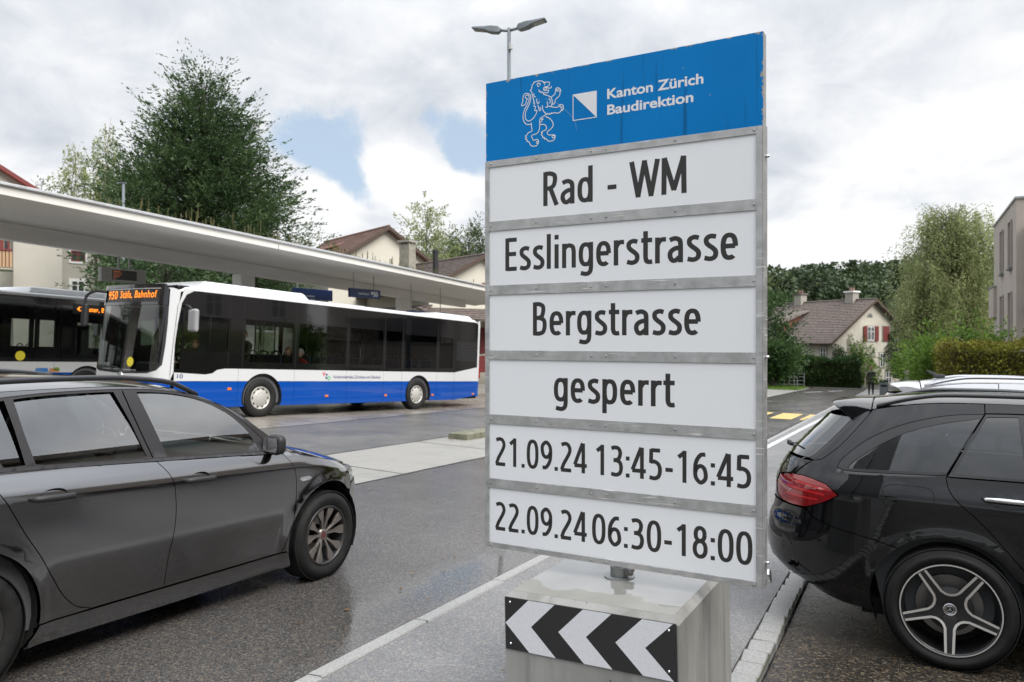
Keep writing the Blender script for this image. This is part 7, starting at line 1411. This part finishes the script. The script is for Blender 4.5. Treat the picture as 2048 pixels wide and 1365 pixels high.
# grass verge
gv = MB(); rg_ = random.Random(8); a = at(1500, 678, 54); vg = sheet('grass_verge', a.x - 14, a.x + 3.4, a.y - 2.0, a.y + 5, .03, mat('verge grass', (.07, .13, .025), .9, noise=6, col2=(.11, .17, .04), bump=.5), 8, 6)
for k in range(5000):
    x = rg_.uniform(a.x - 6, a.x + 3.3); y = rg_.uniform(a.y - 1.9, a.y + 4.5); h = rg_.uniform(.08, .22); q = rg_.uniform(0, pi); gv.add([(x - .03 * cos(q), y - .03 * sin(q), gz(x, y)), (x + .03 * cos(q), y + .03 * sin(q), gz(x, y)), (x + rg_.uniform(-.05, .05), y, gz(x, y) + h)], [(0, 1, 2)])
o = gv.obj('grass', M['leaf_green'], None, fix=False); o['kind'] = 'stuff'
# houses in the middle, behind the canopy
Pa = at(772, 678, 50.0); ax_ = Vector((.80, .60)); angA = math.atan2(ax_.x * SY + ax_.y * CY, ax_.x * CY - ax_.y * SY)
ha = gable_house('house', 'cream gabled house with brown tiles and a green shuttered window behind the canopy', (Pa.x, Pa.y), angA, 4.0, 9.5, -1.6, 5.9, at(772, 457, 50).z, .7, M['cream'], M['tiles_brown'], 22)
window(ha, gframe, -1.9, -1.0, 5.1, 6.3, 'green_wood'); window(ha, gframe, -1.9, -1.0, 1.6, 2.9, 'green_wood')
MB().add([(-3.9, 4.4, 6.1), (-3.9, 4.4, 7.3), (-.9, 4.4, 8.15), (-3.9, 8.4, 6.1), (-3.9, 8.4, 7.3), (-.9, 8.4, 8.15)], [(0, 1, 2), (5, 4, 3), (0, 3, 4, 1)]).obj('dormer', M['cream'], ha)
MB().add([(-4.3, 4.1, 7.22), (-.8, 4.1, 8.3), (-.8, 8.7, 8.3), (-4.3, 8.7, 7.22), (-4.3, 4.1, 7.36), (-.8, 4.1, 8.42), (-.8, 8.7, 8.42), (-4.3, 8.7, 7.36)], [(3, 2, 1, 0), (4, 5, 6, 7), (0, 1, 5, 4), (1, 2, 6, 5), (2, 3, 7, 6), (3, 0, 4, 7)]).obj('dormer_roof', M['tiles_brown'], ha)
Pb = at(964, 678, 45.0)
hb = gable_house('house', 'cream house with dark brown tiled roof and red shutters beside the sign', (Pb.x, Pb.y), angA, 3.6, 9.0, -1.8, 4.35, at(964, 513, 45).z, .6, M['cream'], M['tiles_grey'], 20)
for u0 in (-2.1, .4): window(hb, gframe, u0, u0 + .8, 3.9, 4.95, 'red_wood')
for u0 in (-3.0, -1.2, .9): window(hb, gframe, u0, u0 + .9, .9, 2.3, 'red_wood')
for u in (-3.5, -1.9, -.2, 1.6, 3.3): mb = MB(); mb.box(u - .07, u + .07, -1.6, -1.45, -1.8, 2.75); mb.obj('porch_post', M['red_wood'], hb)
for u0 in (-3.5, -.2): MB().box(u0, u0 + 3.2, -1.62, -1.56, -.2, .75).obj('porch_railing', M['red_wood'], hb)
roof_plane('porch_roof', (-4.4, -2.1, 2.75), (4.2, -2.1, 2.75), (4.2, -.02, 3.45), (-4.4, -.02, 3.45), M['tiles_grey'], hb, 6, .1)
def hl_frame(u, z, d): return Vector((-3.6 - d, u, z))
for u0 in (1.0, 3.4, 5.8): window(hb, hl_frame, u0, u0 + .9, .9, 2.3, 'red_wood')
roof_plane('porch_roof', (-6.0, -.4, 2.6), (-6.0, 9, 2.6), (-3.62, 9, 3.6), (-3.62, -.4, 3.6), M['tiles_grey'], hb, 6, .1)
c0 = at(815, 678, 47.5); ch = box('stone_chimney', -.36, .36, -.36, .36, 0, at(815, 490, 47.5).z, mat('weathered chimney', (.33, .31, .26), .9, noise=3, col2=(.2, .19, .16), bump=.5), None); ch.location = (c0.x, c0.y, 0); tag(ch, 'free standing weathered stone chimney between the two house roofs', 'chimney'); cc = box('chimney_cap', -.46, .46, -.46, .46, 0, .12, M['stone'], ch); cc.location = (0, 0, at(815, 490, 47.5).z + .12)
for x_ in (-.31, .31):
    for y_ in (-.31, .31): box('cap_leg', x_ - .05, x_ + .05, y_ - .05, y_ + .05, at(815, 490, 47.5).z, at(815, 490, 47.5).z + .12, M['stone'], ch)
f0 = at(871, 678, 44.0); fl_ = MB().tube([(0, 0, 3.5), (0, 0, at(871, 500, 44).z)], .16, 12).tube([(0, 0, at(871, 506, 44).z), (0, 0, at(871, 503, 44).z)], .2, 12).obj('flue_pipe', mat('dark metal flue', (.04, .04, .045), .4, .5, noise=8), None, smooth=False); fl_.location = (f0.x, f0.y, 0); tag(fl_, 'dark round metal flue rising from the roof of the red shuttered house', 'flue pipe')
# apartment house on the left
PL = at(-60, 678, 40.0); axL = Vector((.85, .527)); angL = math.atan2(axL.x * SY + axL.y * CY, axL.x * CY - axL.y * SY)
al = gable_house('apartment_house', 'cream apartment house with red roof edge and striped balcony at the far left', (PL.x, PL.y), angL, 2.75, 8, -1, at(70, 378, 40).z, at(-60, 298, 40).z, .5, M['beige'], M['tiles_red'], 16, fascia='red_wood')
def uw(px): X = (px - 1024) / F; P0x = Vector((PL.x * CY + PL.y * SY, -PL.x * SY + PL.y * CY)); return (X * P0x.y - P0x.x) / (axL.x - X * axL.y)
def al_box(name, a, b_, y0, y1, z0, z1, m, par=None, **k): return box(name, a, b_, y0, y1, z0, z1, m, par or al, **k)
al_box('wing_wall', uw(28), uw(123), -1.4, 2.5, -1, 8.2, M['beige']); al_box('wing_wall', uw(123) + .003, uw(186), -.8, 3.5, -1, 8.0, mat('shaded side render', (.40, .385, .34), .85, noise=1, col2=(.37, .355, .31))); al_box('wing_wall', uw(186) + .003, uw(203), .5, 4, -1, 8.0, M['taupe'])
al_box('wing_roof', uw(28) - .3, uw(206), -1.9, 4.4, 8.21, 8.4, M['tiles_red'])
def wing_frame(u, z, d): return Vector((u, -.8 - d, z))
zp = lambda y, d=40: at(0, y, d).z
window(al, wing_frame, uw(141), uw(169), zp(516), zp(494), frame='red_wood', sur='wframe'); window(al, wing_frame, uw(141), uw(168), zp(585), zp(556), frame='wframe', sur='wframe')
for (z0, z1) in ((zp(540), zp(508)),):
    bl = al_box('balcony', uw(-60), uw(27), -2.6, -1.0, z0 - .1, z0, M['beige']); al_box('balcony_back', uw(-60), uw(27), -2.595, -2.57, z0, z1, M['red_wood'], bl); k = 0; u = uw(-60)
    while u < uw(27) - .05: al_box('balcony_board', u, u + .11, -2.64, -2.60, z0, z1, mat('ochre board', (.42, .28, .16), .7, noise=20) if k == 0 else bpy.data.materials['ochre board'], bl); u += .15; k += 1
    al_box('balcony_rail', uw(-60), uw(28), -2.68, -2.56, z1 + .002, z1 + .09, M['red_wood'], bl)
al_box('balcony_post', uw(2), uw(11), -2.58, -2.45, zp(508) + .1, 8, M['red_wood']); al_box('balcony_post', uw(17), uw(21), -1.5, -1.41, zp(508) + .1, 8, M['red_wood']); al_box('balcony_door', uw(11), uw(17), -1.45, -1.405, zp(530), 8, M['pane'])
al_box('downpipe', uw(192), uw(195), .38, .49, -1, 8, M['brown_wood'])
# modern building on the right
mbd = empty('modern_building', (4.42, 41.7, 0), label='taupe flat roofed apartment building cut by the right edge of the picture', cat='building')
rf_ = at(2030, 398, 35).z
floors = [(gz(4, 41) - .3, rf_)]
box('wall', 0, 14, 0, 10.2, -2, rf_, M['taupe'], mbd); box('roof_edge', -.06, 14.06, -.06, 10.26, rf_ + .002, rf_ + .1, M['galv'], mbd)
def west(u, z, d): return Vector((-d, u, z))
zq = lambda y, d: at(0, y, d).z
for u0, u1 in ((5.2, 6.3), (1.5, 2.6)):
    for z0, z1 in ((5.1, 7.3), (1.45, 3.9)):
        w = MB(); w.v = [tuple(west(u, z, d)) for d in (.004, .02) for u, z in ((u0, z0), (u1, z0), (u1, z1), (u0, z1))]; w.f = [(3, 2, 1, 0), (4, 5, 6, 7), (0, 1, 5, 4), (1, 2, 6, 5), (2, 3, 7, 6), (3, 0, 4, 7)]; wo = w.obj('window', M['pane'], mbd)
        box('sill', -.14, -.003, u0 - .08, u1 + .08, z0 - .09, z0 - .01, M['steelgrey'], wo); box('reveal', -.08, -.021, u0 - .07, u0 - .002, z0, z1, M['taupe'], wo); box('reveal', -.08, -.021, u1 + .002, u1 + .07, z0, z1, M['taupe'], wo); box('reveal', -.08, -.021, u0 - .07, u1 + .07, z1 + .002, z1 + .08, M['taupe'], wo)
for z0 in (4.6, .95):     # projecting balconies: far end and near corner
    bo = box('balcony', -.16, -.002, 8.6, 11.4, z0 - 1.7, z0, M['taupe'], mbd); box('coping', -.2, .0, 8.55, 11.45, z0 + .002, z0 + .07, M['galv'], bo)
    bn = box('balcony', .4, 12, -1.6, -.002, z0 - 1.9, z0, M['taupe'], mbd); box('coping', .34, 12, -1.66, -.002, z0 + .002, z0 + .09, M['galv'], bn)
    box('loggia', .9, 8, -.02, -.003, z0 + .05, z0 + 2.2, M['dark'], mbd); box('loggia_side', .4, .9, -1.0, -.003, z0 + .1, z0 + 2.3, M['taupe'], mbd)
# street lamps
L0 = at(1018, 62, 24.0); zb = gz(L0.x, L0.y)
lamp = empty('street_lamp', (L0.x, L0.y, zb), label='grey street lamp with two flat heads above the left corner of the sign', cat='street lamp')
MB().tube([(0, 0, 0), (0, 0, 4), (0, 0, L0.z - zb + .08)], [.085, .07, .058], 14).obj('pole', M['steelgrey'], lamp, smooth=True)
lx = Vector((CY, SY, 0)); h0 = L0.z - zb
fx = Vector((-SY, CY, 0))
def lamp_head(sgn):
    d = (lx * .97 * sgn + fx * (-.30 * sgn)).normalized(); d.z = .16; d.normalize(); s_ = d.cross(Vector((0, 0, 1))).normalized(); u_ = s_.cross(d)
    def q(a, b_, c): return Vector((0, 0, h0)) + d * a + s_ * b_ + u_ * c
    MB().tube([q(.03, 0, 0), q(.30, 0, .0)], .045, 10).obj('bracket', M['steelgrey'], lamp, smooth=True)
    out_l = [(.28, .07, -.05, .06), (.36, .12, -.10, .10), (.60, .15, -.09, .10), (.78, .16, -.04, .07), (1.18, .17, -.02, .035), (1.22, .16, -.01, .02)]
    V = []; 
    for a, w_, lo, hi in out_l: V += [q(a, -w_, lo), q(a, w_, lo), q(a, w_ * .9, hi), q(a, -w_ * .9, hi)]
    Fc = [(4 * i + k, 4 * i + (k + 1) % 4, 4 * i + 4 + (k + 1) % 4, 4 * i + 4 + k) for i in range(5) for k in range(4)] + [(3, 2, 1, 0), (20, 21, 22, 23)]
    hd_ = mesh('lamp_head', V, Fc, M['steelgrey'], lamp); bm = bmesh.new(); bm.from_mesh(hd_.data); bmesh.ops.recalc_face_normals(bm, faces=bm.faces); bm.to_mesh(hd_.data); bm.free(); rounded(hd_, .012, 2, 30)
    mesh('lamp_lens', [q(.80, -.13, -.043), q(1.15, -.14, -.028), q(1.15, .14, -.028), q(.80, .13, -.043)], [(0, 1, 2, 3)], mat('lamp lens', (.16, .16, .155), .25, coat=.6, noise=20), hd_)
lamp_head(1); lamp_head(-1)
sb = box('sensor_box', .03, .13, -.1, .02, h0 - .62, h0 - .42, mat('light grey box', (.45, .45, .46), .5, noise=10), lamp, bevel=.015)
L1 = at(247, 368, 33); z1_ = gz(L1.x, L1.y); l2 = empty('street_lamp', (L1.x, L1.y, z1_), label='small grey lamp post rising behind the canopy in front of the dark tree', cat='street lamp')
MB().tube([(0, 0, 0), (0, 0, L1.z - z1_)], .06, 10).obj('pole', mat('pale lamp pole', (.3, .33, .38), .4, .4, noise=9), l2); p_ = lx * -.22; MB().box(-.12 + p_.x, .12 + p_.x * .2, -.1 + p_.y * 0, .1, L1.z - z1_, L1.z - z1_ + .06).obj('lamp_head', M['steelgrey'], l2, bevel=.01)
# bin, post, loop barrier, little fence
pb = ground_at(1768, 790, 43); bn_ = empty('litter_bin', pb, label='dark grey litter bin standing behind the silver car roof', cat='litter bin'); box('bin_body', -.22, .22, -.2, .2, 0, .85, M['steelgrey'], bn_, bevel=.03); box('bin_lid', -.24, .24, -.22, .22, .852, 1.0, M['black'], bn_, bevel=.03); box('bin_slot', -.15, .15, -.225, -.2, .62, .72, M['dark'], bn_)
pp = ground_at(1814, 790, 46); po = box('square_post', -.14, .14, -.14, .14, 0, at(1814, 742, 46).z - pp.z, M['stone'], None, bevel=.02); po.location = pp; tag(po, 'plain grey square post right of the litter bin', 'post')
pl_ = ground_at(1592, 772, 55); MB().tube([(-.5, 0, 0), (-.5, 0, .75), (.1, 0, .75), (.1, 0, 0)], .035, 8).obj('loop_barrier', M['galv'], None); lb = bpy.data.objects['loop_barrier']; lb.location = pl_; lb.rotation_euler = (0, 0, YAW); tag(lb, 'small steel loop barrier at the edge of the grass', 'barrier')
fe = empty('wire_fence', ground_at(1560, 772, 57), label='low wire mesh fence in front of the dark hedge', cat='fence'); fe.rotation_euler = (0, 0, YAW)
for k in range(5): MB().tube([(k * .75 - 1.2, 0, 0), (k * .75 - 1.2, 0, 1.1)], .03, 6).obj('fence_post', M['galv'], fe)
for k in range(4): MB().tube([(-1.2, 0, .2 + k * .28), (1.8, 0, .2 + k * .28)], .008, 4).obj('wire', M['galv'], fe)
rl = random.Random(12); lv = MB()                   # fallen leaves blown against the kerbs and the island
for k in range(150):
    if k < 60: x, y = rl.gauss(-8.1, .25), rl.uniform(12.8, 13.15) if k < 30 else rl.uniform(13, 16)
    elif k < 110: x, y = rl.uniform(-3.4, -2.85) if k < 90 else rl.uniform(-2.6, -.9), rl.uniform(3, 14)
    else: x, y = rl.uniform(-8.4, -2.9), rl.uniform(5, 22)
    a = rl.uniform(0, 2 * pi); r_ = rl.uniform(.012, .03); z = gz(x, y) + (.012 if not -2.66 < x < -.85 else .04)
    if -8.3 < x < -7.8 and y > 13.1: continue
    lv.add([(x + r_ * cos(a), y + r_ * sin(a), z), (x + r_ * .5 * cos(a + 1.6), y + r_ * .5 * sin(a + 1.6), z + .004), (x - r_ * cos(a), y - r_ * sin(a), z + .002), (x + r_ * .5 * cos(a - 1.6), y + r_ * .5 * sin(a - 1.6), z + .003)], [(0, 1, 2, 3)])
o = lv.obj('fallen_leaves', leafmat('fallen leaves', (.12, .06, .02), (.22, .12, .04), (.30, .22, .07), 3), None, fix=False); o['kind'] = 'stuff'
mh = empty('manhole_cover', (-4.35, 33.5, gz(-4.35, 33.5) + .008), label='round iron manhole cover in the far road', cat='manhole cover'); MB().lathe([(.33, 0), (.32, .006), (.0, .007)], lambda a, b, h: (a, b, h), 28).obj('cover_plate', M['black'], mh)
# ---------------------------------------------------------------- people
def standing(label, loc, rot, h, top, legs, hair, stride=.12, bag=False, hood=False, bun=False):
    k = h / 1.72; p = empty('person', loc, label, 'person'); p.rotation_euler = (0, 0, rot); p.scale = (k, k, k)
    J = {'hip': ((0, 0, .93), .145, .11), 'waist': ((0, 0, 1.08), .125, .095), 'chest': ((0, 0, 1.28), .165, .115), 'neck0': ((0, 0, 1.43), .08, .075), 'neck': ((0, .01, 1.50), .055, .055)}; B_ = [('hip', 'waist'), ('waist', 'chest'), ('chest', 'neck0'), ('neck0', 'neck')]
    for s_, n_ in ((-1, 'l'), (1, 'r')): J.update({'sh' + n_: ((s_ * .175, 0, 1.38), .068, .068), 'el' + n_: ((s_ * .235, -.03 + s_ * stride * .4, 1.12), .048, .048), 'wr' + n_: ((s_ * .2, .10 + s_ * stride * .5, .93), .034, .03)}); B_ += [('neck0', 'sh' + n_), ('sh' + n_, 'el' + n_), ('el' + n_, 'wr' + n_)]
    skin_body('body', J, B_, top, p)
    J = {'hip': ((0, 0, .93), .14, .11)}; B_ = []
    for s_, n_ in ((-1, 'l'), (1, 'r')): J.update({'th' + n_: ((s_ * .09, s_ * stride * .25, .80), .095, .095), 'kn' + n_: ((s_ * .095, s_ * stride * .8, .49), .06, .06), 'an' + n_: ((s_ * .095, s_ * stride - (.1 if s_ < 0 else 0), .10), .04, .04)}); B_ += [('hip', 'th' + n_), ('th' + n_, 'kn' + n_), ('kn' + n_, 'an' + n_)]
    skin_body('trousers', J, B_, legs, p)
    for s_ in (-1, 1):
        MB().tube([(s_ * .095, s_ * stride - .06 - (.1 if s_ < 0 else 0), .05), (s_ * .1, s_ * stride + .08 - (.1 if s_ < 0 else 0), .045), (s_ * .1, s_ * stride + .17 - (.1 if s_ < 0 else 0), .035)], [.045, .045, .03], 8).obj('shoe', M['wframe'], p, smooth=True)
        mb = MB().tube([(s_ * .2, .10 + s_ * stride * .5, .93), (s_ * .195, .13 + s_ * stride * .5, .88), (s_ * .19, .14 + s_ * stride * .5, .84)], [.028, .036, .028], 8)
        for q in range(4): mb.tube([(s_ * .19, .115 + q * .017 + s_ * stride * .5, .85), (s_ * .185, .115 + q * .017 + s_ * stride * .5, .79)], [.009, .006], 6)
        mb.obj('hand', M['skin'], p, smooth=True)
    head(p, (0, .02, 1.62), hair, 0, bun=bun)
    if hood: MB().tube([(-.11, -.02, 1.44), (-.07, -.10, 1.42), (0, -.125, 1.38), (.07, -.10, 1.42), (.11, -.02, 1.44)], [.05, .065, .08, .065, .05], 10).obj('hood', top, p, smooth=True)
    if bag:
        bg_ = box('tote_bag', -.33, -.27, -.16, .18, .55, 1.05, M['beige_cloth'], None, bevel=.02); bg_.matrix_world = Matrix.Translation(loc) @ Matrix.Rotation(rot, 4, 'Z') @ Matrix.Scale(k, 4); tag(bg_, 'cream tote bag hanging from the shoulder of the walking person', 'bag')
        MB().tube([(-.30, -.10, 1.04), (-.24, -.06, 1.36), (-.20, 0, 1.43), (-.24, .08, 1.36), (-.30, .12, 1.04)], .014, 6).obj('bag_strap', M['beige_cloth'], bg_)
    return p
pw = ground_at(1742, 796, 42.6); standing('person walking away in an olive hooded jacket and black trousers with tied up hair', (pw.x, pw.y, pw.z + .03), YAW - radians(28), 1.66, M['green_cloth'], mat('black trousers', (.01, .01, .012), .8, noise=30), M['hair_brown'], bag=True, hood=True, bun=True)
for i, (x, y, rot, c_, lab) in enumerate(((-19.2, 21.3, .5, (.05, .35, .3), 'person in a turquoise top waiting on the platform behind the bus'), (-19.6, 22.0, 2.0, (.03, .03, .05), 'person in a dark jacket waiting on the platform behind the bus'), (-19.0, 22.9, -1.0, (.02, .08, .2), 'person in a blue jacket waiting on the platform behind the bus'))):
    standing(lab, (x, y, gz(x, y) + .16), rot, 1.7, mat('jacket', c_, .9, noise=20), M['navy_cloth'], M['hair_dark'], .04)
# ---------------------------------------------------------------- wooded hills
def hill(name, cx, cy, rx, ry, h, z0):
    n = 40; V = []
    for j in range(n + 1):
        for i in range(n + 1):
            u, v = i / n * 2 - 1, j / n * 2 - 1; V.append((cx + u * rx, cy + v * ry, z0 + h * max(0, 1 - u * u) ** .8 * max(0, 1 - v * v) ** .8 * (1 + .06 * sin(u * 7 + v * 3))))
    o = mesh(name, V, [(j * (n + 1) + i, j * (n + 1) + i + 1, (j + 1) * (n + 1) + i + 1, (j + 1) * (n + 1) + i) for j in range(n) for i in range(n)], M['ground'], smooth=True); o['kind'] = 'structure'
    return lambda x, y: z0 + h * max(0, 1 - ((x - cx) / rx) ** 2) ** .8 * max(0, 1 - ((y - cy) / ry) ** 2) ** .8 * (1 + .06 * sin((x - cx) / rx * 7 + (y - cy) / ry * 3))
def wood(name, hz_, cx, cy, rx, ry, n, seed, m, hgt=(9, 14), vis=None):
    r = random.Random(seed); nr = np.random.default_rng(seed); P = []; D = []; tr = MB()
    for k in range(n):
        x = cx + r.uniform(-1, 1) * rx; y = cy + r.uniform(-1, 1) * ry; z = hz_(x, y); h = r.uniform(*hgt); con = r.random() < .5; R = h * (.20 if con else .33); q = 380
        t = nr.random(q) ** (.8 if con else .6); a = nr.uniform(0, 2 * pi, q); rad = R * ((1.05 - t) if con else np.sqrt(np.maximum(.05, 1 - (t * 2 - 1) ** 2))) * nr.uniform(.7, 1.05, q)
        P.append(np.stack([x + rad * np.cos(a), y + rad * np.sin(a), z + h * (.25 + .75 * t)], 1)); D.append(np.stack([np.cos(a), np.sin(a), np.full(q, -.4 if con else .3)], 1))
        if k % 3 == 0: tr.tube([(x, y, z), (x, y, z + h * .8)], [.25, .08], 4, caps=False)
    o = leaf_cloud(name, np.vstack(P), np.vstack(D), .95, m, None, seed, jitter=.5, aspect=.6); o['kind'] = 'stuff'
    t_ = tr.obj('tree_trunks', M['bark'], o, fix=False); t_['kind'] = 'stuff'
cR = at(1680, 600, 210); hz1 = hill('hill', cR.x, cR.y, 130, 80, at(1680, 600, 205).z - 1, -3.0); wood('forest', hz1, cR.x, cR.y - 10, 90, 62, 950, 81, M['leaf_wood'])
cL = at(820, 600, 230); hz2 = hill('hill', cL.x, cL.y, 150, 80, at(820, 560, 225).z - 6, -3.0); wood('forest', hz2, cL.x, cL.y - 20, 110, 58, 560, 82, M['leaf_wood2'])
hb_ = at(1545, 632, 100); 
for k, (px, py, dep) in enumerate(((1543, 628, 95),)):
    q = at(px, 678, dep); w_ = gable_house('white_house', 'tiny white house far behind right of the sign edge', (q.x, q.y), YAW, 1.8, 5, -3, at(px, 640, dep).z, at(px, 620, dep).z, .3, M['white'], M['tiles_grey'], 6)
# buildings on the camera's side of the street, as the windows mirror them
def town_block(name, label, x0, x1, y0, y1, z0, z1, m, face, nu, nf, roof):
    o = empty(name, (x0, y0, 0), label, 'building'); box('wall', 0, x1 - x0, 0, y1 - y0, z0, z1, m, o); box('roof', -.4, x1 - x0 + .4, -.4, y1 - y0 + .4, z1 + .002, z1 + .35, roof, o)
    L_ = (y1 - y0) if face in ('W', 'E') else (x1 - x0)
    for i in range(nu):
        for j in range(nf):
            u = L_ * (i + .5) / nu; z = z0 + 1.6 + j * 2.9
            if face == 'W': window(o, lambda a, b, d: Vector((-d, a, b)), u - .6, u + .6, z, z + 1.4)
            elif face == 'E': window(o, lambda a, b, d: Vector((x1 - x0 + d, a, b)), u - .6, u + .6, z, z + 1.4)
            else: window(o, lambda a, b, d: Vector((a, y1 - y0 + d, b)), u - .6, u + .6, z, z + 1.4)
    return o
town_block('town_house', 'plain rendered building lining the parking bays behind the camera on the right', 13.5, 24, -30, 36, -2, 13.1, M['taupe'], 'W', 14, 3, M['tiles_grey'])
town_block('town_house', 'cream building closing the bus yard behind the camera on the left', -52, -30, -42, -24, -1, 10, M['cream'], 'N', 6, 3, M['tiles_brown'])
for i, (x, y, h, w_) in enumerate(((-24, -30, 10, 3.2), (-15, -34, 8, 2.6), (-60, -10, 11, 4), (-8, -36, 11, 3.6))):
    tree('leafy_tree', ('round tree behind the camera beside the cream building', 'smaller tree behind the camera', 'wide tree beyond the left edge of the yard', 'tall tree straight behind the camera')[i], (x, y, gz(x, y)), h, lambda t: w_ * sin(pi * min(.96, max(.12, t))) ** .55, 70, 90, .4, M['leaf_tree'], M['bark'], 90 + i, rise=.4, trunk_r=.25, spread=.5)
